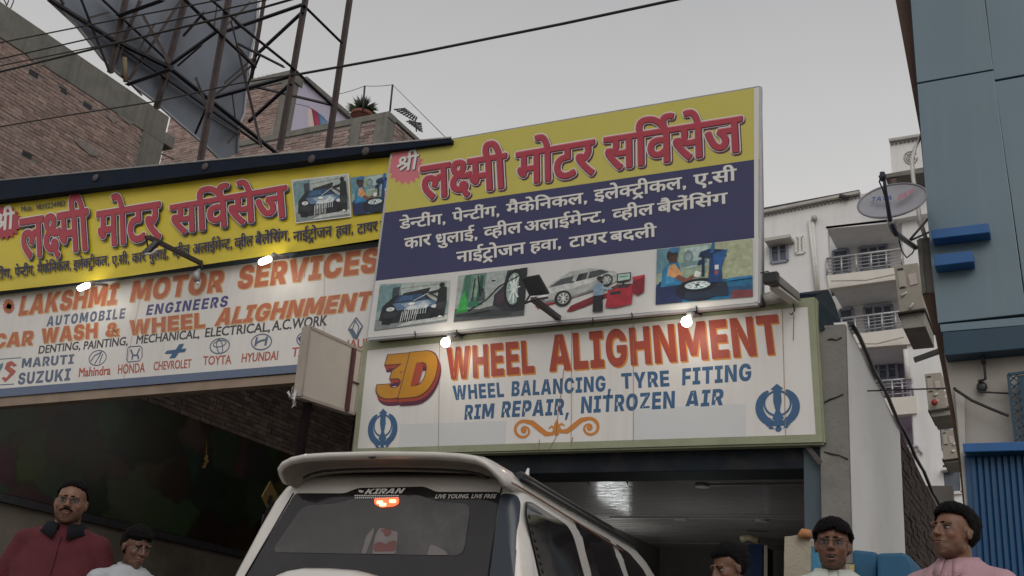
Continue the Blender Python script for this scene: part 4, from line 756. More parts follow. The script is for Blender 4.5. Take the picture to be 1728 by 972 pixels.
for rq in ([(676,716),(855,710),(853,751),(672,757)], [(1068,690),(1258,681),(1259,738),(1070,748)]):
    sheet(brd, 'repaint_patch', rq, YS, mat('fresh_white_patch', (.58,.59,.60), .5, .03, 2), .0008, .0006)
for pts in ([(952,622),(948,660),(942,700),(938,740),(926,760)], [(967,738),(964,754)], [(911,742),(909,762)], [(1340,530),(1339,575)], [(735,596),(737,605)]):
    vs, fs = line_strip(pts, YS, .006, .0065); MB().add(vs, fs).build('rust_streak', mat('rust_run', (.24,.12,.07), .9, .4, 30), brd)

# ---------------------------------------------------------------- left: yellow flex
YL = 8.42
yb = empty('banner', P(300, 480, 'y', YL), 'glossy yellow flex banner in Hindi strung above the LAKSHMI MOTOR SERVICES board', 'banner')
TOPP = [(-70,343),(0,334),(108,322),(216,309),(324,298),(432,287),(540,276),(664,264)]
BOTP = [(-70,500),(0,491),(108,479),(216,465),(324,449),(432,433),(540,418),(645,402)]
nx_, ny_ = 70, 26
def lerp_poly(pp, t):
    f_ = t*(len(pp)-1); i = min(int(f_), len(pp)-2); f_ -= i
    return (pp[i][0]*(1-f_) + pp[i+1][0]*f_, pp[i][1]*(1-f_) + pp[i+1][1]*f_)
vs = []; fs = []
for j in range(ny_+1):
    for i in range(nx_+1):
        a = lerp_poly(TOPP, i/nx_); b = lerp_poly(BOTP, i/nx_); t = j/ny_
        p = P(a[0]*(1-t)+b[0]*t, a[1]*(1-t)+b[1]*t, 'y', YL)
        wv = .010*noise.noise((p.x*1.3 + p.z*2.0, p.z*3.2, 3.1)) + .007*math.sin(p.z*26 + 1.5*math.sin(p.x*.9))*max(0, t-.72)*3 + .006*noise.noise((p.x*5, p.z*7, 0))
        vs.append(p + Vector((0, wv + .008, 0)))
for j in range(ny_):
    for i in range(nx_): fs.append((j*(nx_+1)+i, j*(nx_+1)+i+1, (j+1)*(nx_+1)+i+1, (j+1)*(nx_+1)+i))
MB().add(vs, fs, 0, None, True).build('flex_sheet', M_YELLOW, yb)
YL2 = YL - .012
for s_, bl, br, tl in [('lxmI', (37,436), (152,420), (35,372)), ('moTr', (166,417), (272,402), (165,359)), ('sivRsej', (290,396), (486,365), (289,348))]:
    write(yb, 'd', s_, bl, br, tl, YL2, [(I_NAVY, .052, .04, (1.5, 2.1), .002), (I_WHITE, .052, .04, (-.2, -.2), .018), (I_REDDARK, .034, .026, (.2, .2), .034), (I_RED, .026, .018, (0, 0), .048)], 'title_lettering')
MB().slab([P(x, y, 'y', YL2) + OUT*.0007 for x, y in starburst(7, 375, 30, 18)], (0,1,0), .0005).build('red_starburst', I_RED, yb)
write(yb, 'd', 'SI', (-12,391), (22,385), (-10,364), YL2, [(I_WHITE, .025, .02, (0, 0), .012)], 'title_lettering')
write(yb, 't', 'Mob.: 9835234983', (36,357), (110,347), (36,348.5), YL2, [(I_NAVY, .012, .012, (0, 0), .003)], 'small_lettering')
NV = [(I_NAVY, .032, .020, (0, 0), .003)]
for s_, bl, br, tl in [('DeNTI.g,', (-24,473), (20,468), (-24,458)), ('peNTI.g,', (25,467), (58,463), (25,452)), ('mEkeinkl,', (63,462), (120,455), (63,447)), ('1leKqIkl,', (124,455.5), (184,447), (124,440)), ('3_sI,', (189,448), (218,444), (189,433)), ('kAr', (223,444), (246,440), (223,429)), ('fulA1R,', (251,440), (284,435), (251,425)),
                       ('VhIl', (291,434), (320,429), (291,418)), ('alA1RmeNT,', (325,429), (392,418.5), (325,413)), ('VhIl', (396,419), (427,414), (396,403)), ('bEle.is.g,', (431,414), (489,405), (431,398)), ('nA1Rqojn', (495,408), (560,398), (495,392)), ('hvA,', (567,399), (596,394), (567,383)), ('TAyr', (603,394.5), (637,389), (603,379)), ('bdlI', (642,389), (685,382), (642,373))]:
    write(yb, 'd', s_, bl, br, tl, YL2, NV, 'small_lettering')
sheet(yb, 'picture_border', [(492,304),(589,293),(593,366),(499,377)], YL2, I_WHITE, .001, .001)
picture(yb, [(494,306),(587,295),(591,364),(500,375)], YL2, pic_wash(), .003, label='printed picture of a man hosing a foamy dark car')
picture(yb, [(591,300),(690,288),(682,352),(596,364)], YL2, pic_tyre(), .002, label='printed picture of a man at a tyre changing machine')

# ---------------------------------------------------------------- left: white hand painted board
YLB = 8.56
lb = empty('shop_sign', P(300, 665, 'y', YLB), 'long white hand painted board reading LAKSHMI MOTOR SERVICES with blue border and car makers names', 'shop sign')
lo = [(-60,498),(668,404),(664,615),(-60,675)]
li = [(-60,507),(646,416),(640,604),(-60,662)]
li = [(-60,506),(668,413),(664,602),(-60,661)]
sheet(lb, 'sign_face', li, YLB, M_SIGNWHITE, 0, .01)
sheet(lb, 'border', [lo[0], lo[1], li[1], li[0]], YLB, M_SIGNBLUE, .004, .014)
sheet(lb, 'border', [li[3], li[2], lo[2], lo[3]], YLB, M_SIGNBLUE, .004, .014)
sheet(lb, 'bottom_beam', [(-60,675.5),(640,618.5),(640,633),(-60,690)], YLB, M_TAN, -.02, .12)
for x0, y0, x1, y1 in ((240,486,209,640), (516,436,514,470), (548,430,546,620)):
    vs, fs = line_strip([(x0,y0),(x1,y1)], YLB, .004, .005); MB().add(vs, fs).build('panel_joint', MATS['rusty_joint'], lb)
OR2 = [(I_FADEDORANGE, .028, .020, (0, 0), .001), (I_FADEDORANGE, 0, 0, (1.6, 1.4), .010), (I_FADEDRED, 0, 0, (0, 0), .013)]
for s_, bl, br, tl in [('LAKSHMI', (31,533), (196,513.5), (38,500)), ('MOTOR', (219,510), (375,492), (226,475)), ('SERVICES', (400,488.5), (637,459), (406,450))]:
    write(lb, 'b', s_, bl, br, tl, YLB, OR2, 'painted_lettering', .02)
for s_, bl, br, tl in [('CAR', (-12,588), (55,582), (-8,564)), ('WASH', (69,580), (164,570), (71,555)), ('&', (178,569), (202,566.5), (180,546)), ('WHEEL', (218,566), (346,553), (219,541)), ('ALIGHNMENT', (362,550), (624,522), (371,521))]:
    write(lb, 'b', s_, bl, br, tl, YLB, OR2, 'painted_lettering', .02)
def wl(kind, s_, bl, br, tl, mt, rx_=0, ry_=0, sp=None): write(lb, kind, s_, bl, br, tl, YLB, [(mt, rx_, ry_, (0, 0), .003)], 'painted_lettering', sp)
wl('b', 'AUTOMOBILE', (78,551), (210,537.5), (81,534), I_SLATE, 0, 0, .12)
wl('b', 'ENGINEERS', (246,532.5), (383,517.5), (250,514.5), I_INDIGO, 0, 0, .10)
for s_, bl, br, tl in [('DENTING,', (65,597), (135,589.5), (67,584)), ('PAINTING,', (141,590), (215,582), (143,576.5)), ('MECHANICAL,', (230,580.5), (336,570), (232,566.5)), ('ELECTRICAL,', (346,569), (455,559), (348,554)), ('A.C.WORK', (459,558), (551,549), (461.5,541.5))]:
    wl('t', s_, bl, br, tl, I_BLACKISH, .022, .016)
wl('b', 'MARUTI', (36,621), (124,614), (38,605), I_SLATE, 0, 0, .04); wl('b', 'SUZUKI', (29.5,649.5), (118,642), (32,629.5), I_SLATE, 0, 0, .04)
wl('t', 'Mahindra', (133,636), (186,632), (134.5,621.5), I_THINRED, .028, .02); wl('t', 'HONDA', (199,631), (244,628), (200,615.5), I_THINRED, .022, .016)
wl('t', 'CHEVROLET', (259,625), (322.5,620.5), (260,611), I_THINRED, .022, .014); wl('t', 'TOYTA', (342.5,616), (390,614), (343.5,601.5), I_THINRED, .022, .014)
wl('t', 'HYUNDAI', (407.5,611.5), (468,607), (409.5,597), I_THINRED, .026, .016); wl('t', 'TATA', (492,602), (540,598), (494,587), I_THINRED, .026, .016)
wl('t', 'RENAULT', (556,592), (636,585), (557,577), I_THINRED, .026, .016)
# makers' emblems as painted outlines
def stroke(pts, w, mt, name='painted_emblem', lift=.003):
    vs, fs = line_strip(pts, YLB, w, lift); MB().add(vs, fs).build(name, mt, lb)
def oval(cx, cy, rx_, ry_, tilt=0, n=28, a0=0, a1=360):
    r = []
    for k in range(n+1):
        a = R(a0 + (a1-a0)*k/n); x = rx_*math.cos(a); y = ry_*math.sin(a)
        r.append((cx + x*math.cos(tilt) + y*math.sin(tilt), cy + x*math.sin(tilt) - y*math.cos(tilt)))
    return r
def emblem(strokes, mt, fills=()):
    mb = MB()
    for k, (pts, w) in enumerate(strokes):
        vs, fs = line_strip(pts, YLB, w, .003 + .0004*k); mb.add(vs, fs)
    for k, pts in enumerate(fills): mb.add([P(x, y, 'y', YLB) + OUT*(.0045 + .0004*k) for x, y in pts], [list(range(len(pts)))])
    mb.build('painted_emblem', mt, lb)
emblem([(oval(165,604,15,12,-.45), .012), ([(153,610),(160,600),(172,594)], .016), ([(160,614),(166,604),(171,596)], .014), ([(168,613),(171,604),(174,597)], .012)], I_SLATE)
emblem([([(216,587),(219,585),(236,584),(240,587),(240,602),(236,609),(217,611),(214,607),(216,587)], .012), ([(221,590),(224,598),(223,607)], .022), ([(236,588),(232,597),(234,606)], .022), ([(223,600),(232,599)], .018)], I_SLATE)
emblem([], I_BLUE, [[(278,597),(282,592),(297,590),(303,581),(311,580),(306,589),(315,588),(312,594),(302,595),(296,604),(286,605),(291,597)]])
emblem([(oval(371,584,16.5,12.5,-.25), .013), (oval(371,580,11,5,-.25), .011), (oval(371,585,5,11.5,-.15), .011)], I_SLATE)
emblem([(oval(441.5,577,17,13,-.2), .014), ([(434,569),(431,584)], .03), ([(451,568),(448,583)], .03), ([(433,579),(440,575),(450,573)], .022)], I_SLATE)
emblem([(oval(517,572,16,12,-.2), .013)], I_INDIGO, [[(503,571),(509,566),(514,569),(514,580),(507,579)]])
emblem([([(601,536),(612,551),(602,573),(588,556),(601,536)], .016), ([(600,541),(595,555),(602,566),(606,552),(600,541)], .012)], I_SLATE, [[(588,556),(594,554),(602,565),(609,553),(612,552),(602,573),(596,571)]])
emblem([], I_THINRED, [[(12,612),(20,609),(29,616),(24,619),(19,616),(17,619),(27,626),(24,631),(9,645),(3,638),(7,636),(11,638),(17,630),(8,622)]])
emblem([([(-10,607),(36,603.5)], .010), ([(-10,650),(24,648)], .010)], I_SLATE)
emblem([], mat('faded_teal_sign_paint', (.1,.2,.25), .5), [[(-4,618),(6,612),(4,620),(-3,632)]])
emblem([], I_FADEDRED, [[(15 + (10.5 if k % 2 else 8.5)*math.cos(k*math.pi/14), 517 + (13 if k % 2 else 11)*math.sin(k*math.pi/14)) for k in range(28)]])
emblem([], I_OCHRE, [[(15 + 6*math.cos(k*math.pi/8), 517 + 7.5*math.sin(k*math.pi/8)) for k in range(16)]])
# a strip of the same board shows under the hoarding
# ---------------------------------------------------------------- small board standing out from the wall
XS = -6.0
def XQ(c, x): return [P(a, b, 'x', x) for a, b in c]
pb = empty('projecting_sign', P(556, 690, 'x', XS), 'blank weathered board on dark posts projecting beside the wheel alignment board', 'sign')
qq = XQ([(523,552),(611,592),(598,698),(508,669)], XS)
MB().slab(qq, (-1,0,0), .02).build('sign_face', mat('bleached_board', (.50,.46,.41), .7, .06, 2, dirt=(.3,.25,.2), dirt_amt=.5, dirt_scale=2), pb)
for i in range(4):
    MB().beam(qq[i] + Vector((-.035,0,0)), qq[(i+1) % 4] + Vector((-.035,0,0)), .028, .085, (1,0,0)).build('frame_bar', mat('beige_metal', (.34,.30,.26), .7, .15, 6), pb)
a, b = P(596,588,'x',XS), P(583,694,'x',XS)
MB().beam(a + Vector((.012,0,.0)), b + Vector((.012,0,-.0)), .045, .03, (1,0,0)).build('cross_bar', mat('dark_red_steel', (.07,.02,.025), .6, .2, 9), pb)
a, b = P(588,642,'x',XS), P(604,648,'x',XS)
MB().beam(a + Vector((.012,0,0)), b + Vector((.012,0,0)), .01, .02, (1,0,0)).build('panel_joint', M_STEEL_DARK, pb)
a = P(521,672,'x',XS-.08); MB().beam(a, (a.x, a.y, 0), .06, .06, (0,1,0)).build('post', mat('dark_post_paint', (.012,.006,.008), .8, .2, 9, spec=.08), pb)
rag = MB()
random.seed(3)
for k in range(9):
    a = P(492+random.uniform(-5,6), 674+random.uniform(-14,10), 'x', XS-.03)
    v_ = [a + Vector((random.uniform(-.02,.02), random.uniform(-.04,.04), random.uniform(-.07,.07))) for _ in range(4)]
    rag.add(v_, [(0,1,2,3)])
rag.build('plastic_bag', mat('white_polythene', (.6,.6,.6), .35), None, label='torn white plastic bag caught on the corner of the blank board', cat='bag')
# ================================================================ ground
g = MB(); g.add([(-300,-200,0),(300,-200,0),(300,600,0),(-300,600,0)], [(0,1,2,3)])
g.build('ground', mat('dusty_ground', (0.17,0.15,0.125), 0.95, 0.25, 0.8, bump=0.3, bscale=12, dirt=(0.08,0.075,0.07), dirt_amt=.6, dirt_scale=.5), kind='structure')
MB().add([(-300,-6,.004),(300,-6,.004),(300,1.6,.004),(-300,1.6,.004)], [(0,1,2,3)]).build('road', mat('asphalt', (0.055,0.054,0.052), 0.9, 0.2, 2, bump=.4, bscale=80), kind='structure')

# ================================================================ brick laying
LB, HB, JB = 0.23, 0.066, 0.009
BRICK_MESHES = {}
def brick_mesh(ax, mt, seed):
    key = (ax, mt.name, seed)
    if key in BRICK_MESHES: return BRICK_MESHES[key]
    rnd = random.Random(seed)
    l, h, d = LB - JB, HB, 0.10
    j = lambda s=.004: rnd.uniform(-s, s)
    if ax == 'x': c = [(0+j(),0+j(),0+j()),(d+j(),0+j(),0+j()),(d,l+j(),0+j()),(0,l+j(),0+j()),(0,0+j(),h+j()),(d+j(),0+j(),h+j()),(d,l+j(),h+j()),(0,l,h+j())]
    else: c = [(0+j(),0+j(),0+j()),(l+j(),0+j(),0+j()),(l+j(),d,0+j()),(0,d,0),(0+j(),0+j(),h+j()),(l+j(),0+j(),h+j()),(l+j(),d,h),(0,d,h)]
    me = bpy.data.meshes.new('brick')
    me.from_pydata(c, [], [(0,3,2,1),(4,5,6,7),(0,1,5,4),(1,2,6,5),(2,3,7,6),(3,0,4,7)]); me.materials.append(mt)
    BRICK_MESHES[key] = me
    return me

def proj(p):
    d = ROT.transposed() @ (Vector(p) - EYE)
    return (CX + F_PX*d.x/d.z, CY + F_PX*d.y/d.z) if d.z > 0.1 else (-9999, -9999)

def brick_face(parent, ax, val, u0, u1, z0, ztop, mt, n_single=300, skip=None, seed=1, inb=None):
    """running bond on the plane ax = val; u is the other horizontal axis; ztop(u) bounds it above.
    The largest-looking bricks are parts, the rest one joined part"""
    rnd = random.Random(seed); cells = []
    r = 0; z = z0
    while True:
        if z > max(ztop(u0), ztop(u1)): break
        u = u0 - (LB/2 if r % 2 else 0)
        while u < u1:
            uu = max(u, u0); w = min(u + LB, u1) - uu
            if w > .06 and z + HB <= ztop(uu + w/2) and not (skip and skip(uu + w/2, z + HB/2)):
                cells.append((uu, z, w))
            u += LB
        z += HB + JB*1.1; r += 1
    full = []; part = []
    for c in cells:
        u, z, w = c
        pt = (val, u + w/2, z) if ax == 'x' else (u + w/2, val, z)
        px, py = proj(pt)
        vis = -20 < px < 1750 and -20 < py < 990 and (inb is None or inb(px, py))
        if vis and w > LB*.95: full.append(((Vector(pt) - EYE).length, c))
        else: part.append(c)
    full.sort(key=lambda t: t[0])
    singles = [c for _, c in full[:n_single]]; rest = part + [c for _, c in full[n_single:]]
    org = parent.matrix_world.translation
    for u, z, w in singles:
        me = brick_mesh(ax, mt, rnd.randrange(6))
        o = bpy.data.objects.new('brick', me); COL.objects.link(o); o.parent = parent
        out = rnd.uniform(-.006, .008)
        if ax == 'x': o.location = (val - .1 + out - org.x, u - org.y, z - org.z)
        else: o.location = (u - org.x, val - out - org.y, z - org.z)
    mb = MB()
    for u, z, w in rest:
        out = rnd.uniform(-.006, .008); j = lambda: rnd.uniform(-.003, .003)
        if ax == 'x': mb.box((val-.1+out, u+j(), z+j()), (val+out, u+w-JB+j(), z+HB+j()))
        else: mb.box((u+j(), val-out, z+j()), (u+w-JB+j(), val+.1-out, z+HB+j()))
    if rest: mb.build('brickwork', mt, parent, kind='stuff')

# ================================================================ tall unfinished brick building, far left
XB = -18.0
bw = empty('brick_building', (XB, 13, 0), 'tall unplastered red brick building at the far left with grey concrete bands', 'building')
ztop1 = lambda u: 12.62
ybeg, yend = 8.5, 15.38
MB().box((XB-7, ybeg, 0), (XB-.012, yend, 12.6)).build('wall', M_MORTAR, bw)
bands = [(10.55, 10.8)]
def skip1(u, z):
    if u > yend - .62: return True
    if 12.05 < z: return True
    if 9.05 < z < 9.3: return True
    return False
holes = [P(57,125,'x',XB), P(107,153,'x',XB), P(148,179,'x',XB), P(193,204,'x',XB), P(46,262,'x',XB)]
def skip1h(u, z):
    return skip1(u, z) or any(abs(u-h.y) < .14 and abs(z-h.z) < .07 for h in holes)
brick_face(bw, 'x', XB, ybeg, yend, 5.6, ztop1, M_BRICK, 300, skip1h, 5)
cb = MB(); cb.box((XB-.3, ybeg, 12.05), (XB+.02, yend, 12.75)); cb.build('roof_band', M_CONC, bw, .015)
MB().box((XB-.3, ybeg, 9.06), (XB+.012, yend-.6, 9.29)).build('tie_band', M_CONC, bw, .01)
MB().box((XB-.6, yend-.62, 0), (XB+.02, yend+.02, 12.05)).build('corner_column', M_CONC, bw, .01)
MB().box((XB-.4, yend-.0, 12.05), (XB+.04, yend+.3, 12.35)).build('stub_beam', M_CONC, bw, .02)
for k, h in enumerate(holes):
    MB().box((XB-.09, h.y-.11, h.z-.05), (XB-.008, h.y+.11, h.z+.06)).build('putlog_hole', M_BLACK, bw)
# plaster smears over the bricks
random.seed(12)
for k in range(7):
    c = P(random.uniform(60,190), random.uniform(95,150), 'x', XB+.012) if k < 4 else P(random.uniform(20,240), random.uniform(170,260), 'x', XB+.012)
    w_ = random.uniform(.12,.35); pts = [(c.x, c.y + w_*math.cos(a)*random.uniform(.6,1.2), c.z + w_*.35*math.sin(a)*random.uniform(.6,1.2)) for a in [i*math.pi/5 for i in range(10)]]
    MB().slab(pts, (1,0,0), .006).build('mortar_smear', M_MORTAR, bw)
tw = MB()       # twisted bars sticking up at the top corner
for x0, y0, x1, y1 in ((0,-10,12,10), (10,12,16,-6), (18,14,24,-4)):
    tw.tube([P(x0,y0,'x',XB-.1), P((x0+x1)/2+1,(y0+y1)/2,'x',XB-.1), P(x1,y1,'x',XB-.1)], .012, 5)
tw.build('reinforcing_bar', M_STEEL_BROWN, bw)
rod = MB()
for i in range(9):
    z = 9.6 + i*.28
    rod.beam((XB-.1, yend, z), (XB+.0, yend+.42, z + random.uniform(-.04,.04)), .025)
rod.build('projecting_rods', M_STEEL_BROWN, bw, kind='stuff')

# ================================================================ second brick building with the lilac side
YM = 19.0
p0 = P(415,135,'y',YM); p1 = P(496,118,'y',YM)
zt = (p0.z + p1.z)/2
mbld = empty('brick_building', (p1.x, YM, 0), 'brick building with a pale lilac painted side wall and laundry on its terrace', 'building')
xl = P(290,300,'y',YM).x
MB().box((xl-.6, YM+.012, 0), (p1.x-.03, YM+9, zt-.05)).build('wall', M_MORTAR, mbld)
brick_face(mbld, 'y', YM, xl-.6, p1.x-.32, zt-6.6, lambda u: zt-.35 if u > p0.x-.5 else zt-.35, M_BRICK, 300, lambda u, z: abs(z-(zt-2.6)) < .14, 8)
MB().box((xl-.6, YM-.02, zt-.36), (p1.x+.05, YM+.4, zt)).build('roof_band', M_CONC, mbld, .02)
MB().box((p1.x-.32, YM-.02, 0), (p1.x+.0, YM+.3, zt-.36)).build('corner_column', M_CONC, mbld, .01)
MB().box((xl-.6, YM-.01, zt-2.74), (p1.x-.32, YM+.3, zt-2.46)).build('tie_band', M_CONC, mbld, .01)
e1 = P(600,207,'x',p1.x)
MB().box((p1.x-.3, YM+.3, 0), (p1.x+.02, YM+9.5, zt-.14)).build('side_wall', M_LILAC_PALE, mbld)
MB().box((p1.x-.3, YM+.4, zt-.14), (p1.x+.14, YM+9.6, zt+.0)).build('parapet_coping', M_CONC, mbld, .02)
for k, (x, y) in enumerate([(418,128),(446,121),(452,119),(456,120),(460,121)]):      # weeds on the parapet
    pass
wd = MB(); random.seed(9)
for k in range(26):
    b_ = Vector((random.uniform(p0.x, p0.x+1.2), YM+.1, zt)); t_ = b_ + Vector((random.uniform(-.14,.14), random.uniform(-.1,.1), random.uniform(.05,.16)))
    wd.add([b_ + Vector((-.012,0,0)), b_ + Vector((.012,0,0)), t_], [(0,1,2)])
wd.build('weeds', mat('dry_weed', (.10,.10,.06), .9), None, label='dry weeds growing on top of the second brick building', cat='weeds', kind='stuff')

# terrace block in front of it (lower roof with parapet)
YT = 17.0
q0 = P(470,229,'y',YT); q1 = P(655,188,'y',YT)
zt2 = q1.z
tb = empty('brick_building', (q1.x, YT, 0), 'lower brick block with raw concrete columns and a potted plant on its parapet', 'building')
MB().box((q0.x-1.6, YT+.012, 0), (q1.x-.03, YT+1.9, zt2-.05)).build('wall', M_MORTAR_DIM, tb)
cols2 = [P(x, 210, 'y', YT).x for x in (600, 655)]
brick_face(tb, 'y', YT, q0.x-1.6, q1.x-.02, zt2-4.0, lambda u: zt2-.16, M_BRICK_DIM, 300, lambda u, z: cols2[0]-.12 < u < cols2[0]+.16 or u > q1.x-.30, 11)
MB().box((q0.x-1.6, YT-.015, zt2-.16), (q1.x+.04, YT+.3, zt2)).build('coping', M_CONC, tb, .015)
MB().box((cols2[0]-.12, YT-.02, 0), (cols2[0]+.16, YT+.2, zt2-.16)).build('column', M_CONC, tb, .01)
MB().box((q1.x-.30, YT-.02, 0), (q1.x+.02, YT+.3, zt2-.16)).build('column', M_CONC, tb, .01)
e2 = P(716,238,'x',q1.x)
brick_face(tb, 'x', q1.x, YT+.3, YT+6.0, zt2-4.0, lambda u: zt2-.10, M_BRICK_DIM, 200, None, 12)
MB().box((q1.x-.25, YT+.3, 0), (q1.x-.012, YT+6.0, zt2-.12)).build('side_wall', M_MORTAR_DIM, tb)
MB().box((q1.x-.25, YT+.3, zt2-.10), (q1.x+.03, YT+6.0, zt2)).build('coping', M_CONC, tb, .015)

# flower pot with a spiky plant
pp = P(610,200,'y',YT+.5)
pot = empty('potted_plant', (pp.x, YT+.5, zt2+.0), 'spiky plant in a terracotta pot standing on the brick rooftop parapet', 'plant')
pm = MB(); prof = [(.0,0),(.15,0),(.23,.34),(.26,.34),(.26,.42),(.22,.42),(.2,.36),(0,.36)]
n = 18; vs = [(pp.x + r_*math.cos(2*math.pi*k/n), YT+.5 + r_*math.sin(2*math.pi*k/n), zt2+.02 + z_) for r_, z_ in prof for k in range(n)]
pm.add(vs, [(i*n+k, i*n+(k+1) % n, (i+1)*n+(k+1) % n, (i+1)*n+k) for i in range(len(prof)-1) for k in range(n)], 0, None, True)
pm.build('pot', mat('terracotta', (.25,.10,.07), .85, .2, 12), pot)
lf = MB(); random.seed(4)
for k in range(330):
    a = random.uniform(0, 2*math.pi); el = random.uniform(-.1, 1.5); ln = random.uniform(.16, .42)
    b_ = Vector((pp.x, YT+.5, zt2+.50)); d = Vector((math.cos(a)*math.cos(el), math.sin(a)*math.cos(el), math.sin(el)))
    b_ = b_ + d*.05; mid = b_ + d*ln*.6; tip = b_ + d*ln + Vector((0,0,-.06)); s = Vector((-d.y, d.x, 0)).normalized()*.011
    lf.add([b_-s, b_+s, mid+s, tip, mid-s], [(0,1,2,3,4)])
lf.build('leaves', mat('dusty_leaf', (.06,.075,.045), .8, .3, 20), pot, kind='stuff')
MB().tube([(pp.x,YT+.5,zt2+.2),(pp.x,YT+.5,zt2+.5)], .03, 6).build('stem', M_STEEL_BROWN, pot)
def ironrod(px, py0, py1, lab):
    a = P(px[0], py0, 'y', YT+.2); b = P(px[1], py1, 'y', YT+.2)
    MB().tube([b, a], .022, 6).build('iron_rod', M_STEEL_DARK, label=lab, cat='rod')
    return a
r1 = ironrod((615.5, 612), 145, 190, 'thin iron rod behind the potted plant on the roof')
r2 = ironrod((662.5, 658), 143, 188, 'thin iron rod at the corner of the brick rooftop parapet')
def wire(name, pts, r, label, cat='wire', sag=0.0, mt=None, group=None):
    P_ = []
    for i in range(len(pts)-1):
        a, b = Vector(pts[i]), Vector(pts[i+1])
        for k in range(9):
            t = k/8; q = a*(1-t) + b*t
            q.z -= sag*4*t*(1-t)
            if k < 8 or i == len(pts)-2: P_.append(q)
    return MB().tube(P_, r, 5, 0, False).build(name, mt or M_CABLE, label=label, cat=cat, group=group)
wire('wire', [P(570,159,'y',YT+.2), r1, r2], .007, 'thin wire strung between the two iron rods on the roof', sag=.02)
wire('wire', [r2, P(752,232,'y',YT-4)], .006, 'thin stay wire slanting from the rooftop rod down to the tin roof', sag=.0)
# lattice grille leaning over the corner
gr = MB()
g0 = Vector((q1.x+.05, YT+.2, zt2+.02))
def GQ(px, py): return P(px, py, 'y', YT+1.2)
for k in range(8):
    gr.beam(GQ(665+5.0*k, 185+2.9*k), GQ(684+2.8*k, 183+2.0*k), .035, .02)
for k in range(2):
    gr.beam(GQ(669+9*k, 186-1*k), GQ(698+5*k, 203-2*k), .025, .02)
for k in range(6):
    gr.beam(GQ(686+4*k, 205+2.9*k), GQ(711+.4*k, 208+2.9*k), .035, .02)
gr.beam(GQ(700,204), GQ(703,222), .03, .02); gr.beam(GQ(690,203), GQ(709,209), .03, .02)
gr.build('iron_grille', M_STEEL_DARK, label='broken black iron grille leaning on the corner of the brick roof', cat='grille')
# laundry on the terrace
for k, (cc, colr, lab) in enumerate([([(520,183),(525,180),(530,213),(520,216)], '#C9B8B6', 'pale cloth hanging against the lilac wall'), ([(524,181),(536,189),(539,210),(528,213)], '#A4405C', 'pink red cloth hanging against the lilac wall'), ([(535,188),(546,196),(553,208),(538,211)], '#6F8FB0', 'light blue cloth hanging against the lilac wall'), ([(521,199),(530,200),(529,215),(520,217)], '#2B3A7C', 'dark blue cloth hanging against the lilac wall')]):
    MB().slab(quad_on(cc, YT+1.4 + .05*k), (0,1,0), .01).build('cloth', mat('cloth_%d' % k, srgb(colr), .9, .15, 8), label=lab, cat='cloth')
wire('wire', [P(497,175,'y',YT+1.4), P(521,180,'y',YT+1.4), P(553,206,'y',YT+1.4)], .008, 'washing line carrying the cloths by the lilac wall')

# ================================================================ billboard with its steel frame
XA, XC = -11.45, -10.2
A_ = lambda x, y: P(x, y, 'x', XA + .12)
B_ = lambda x, y: P(x, y, 'x', XC)
hb = empty('billboard', (XA, 9, 6.9), 'large billboard seen from behind, blue grey sheet on a rusty lattice frame', 'billboard')
shp = [(60,-60),(82,0),(104,20),(128,42),(152,72),(172,98),(200,125),(262,172),(300,206),(345,244),(374,272),(401,258),(404,214),(413,190),(421,100),(433,50),(440,-60)]
MB().slab([P(x, y, 'x', XA) for x, y in shp], (-1,0,0), .02).build('backing_sheet', mat('blue_grey_flex', (.20,.225,.27), .55, .1, .8, dirt=(.12,.13,.16), dirt_amt=.5, dirt_scale=.7), hb)
edge = [(x, y) for x, y in shp]
MB().tube([P(x, y, 'x', XA+.02) for x, y in edge[1:11]], .022, 5).build('sheet_hem', mat('white_hem', (.5,.5,.52), .6), hb)
MB().tube([P(x, y, 'x', XA+.02) for x, y in edge[11:]], .022, 5).build('sheet_hem', MATS['white_hem'], hb)
def mem(name, f0, a, f1, b, w, mt=None, t=.01): MB().angle(f0(*a), f1(*b), w*.85, t).build(name, mt or M_STEEL_BROWN, hb)
posts = [(A_, (216,-20), A_, (186,122), .07), (A_, (318,-20), A_, (264,182), .075), (B_, (389,-20), B_, (336,283), .075), (A_, (449,-20), A_, (424,132), .05), (B_, (517,-10), B_, (472,252), .08), (B_, (592,-14), B_, (552,262), .085), (A_, (237,0), A_, (193,108), .045)]
for f0, a, f1, b, w in posts: mem('post', f0, a, f1, b, w)
chords = [(A_, (84,-4), A_, (192,65), .09), (A_, (192,65), A_, (287,112), .09), (A_, (287,112), A_, (475,262), .09), (A_, (76,-10), A_, (160,47), .06), (A_, (160,47), A_, (265,120), .05), (A_, (265,120), A_, (440,243), .05),
          (B_, (310,-6), B_, (367,50), .07), (B_, (367,50), B_, (432,112), .06), (B_, (355,-4), B_, (432,62), .05), (B_, (398,35), B_, (495,113), .055), (B_, (495,113), B_, (561,176), .06), (B_, (512,6), B_, (578,71), .06), (B_, (403,73), B_, (480,112), .045)]
for f0, a, f1, b, w in chords: mem('chord', f0, a, f1, b, w, M_STEEL_DARK)
cross = [(A_, (200,24), B_, (275,-3), .075), (A_, (215,140), B_, (289,113), .075), (A_, (375,52), B_, (508,6), .08), (A_, (358,163), B_, (497,124), .085), (A_, (434,146), B_, (560,176), .05)]
for f0, a, f1, b, w in cross: mem('cross_beam', f0, a, f1, b, w, M_STEEL_DARK)
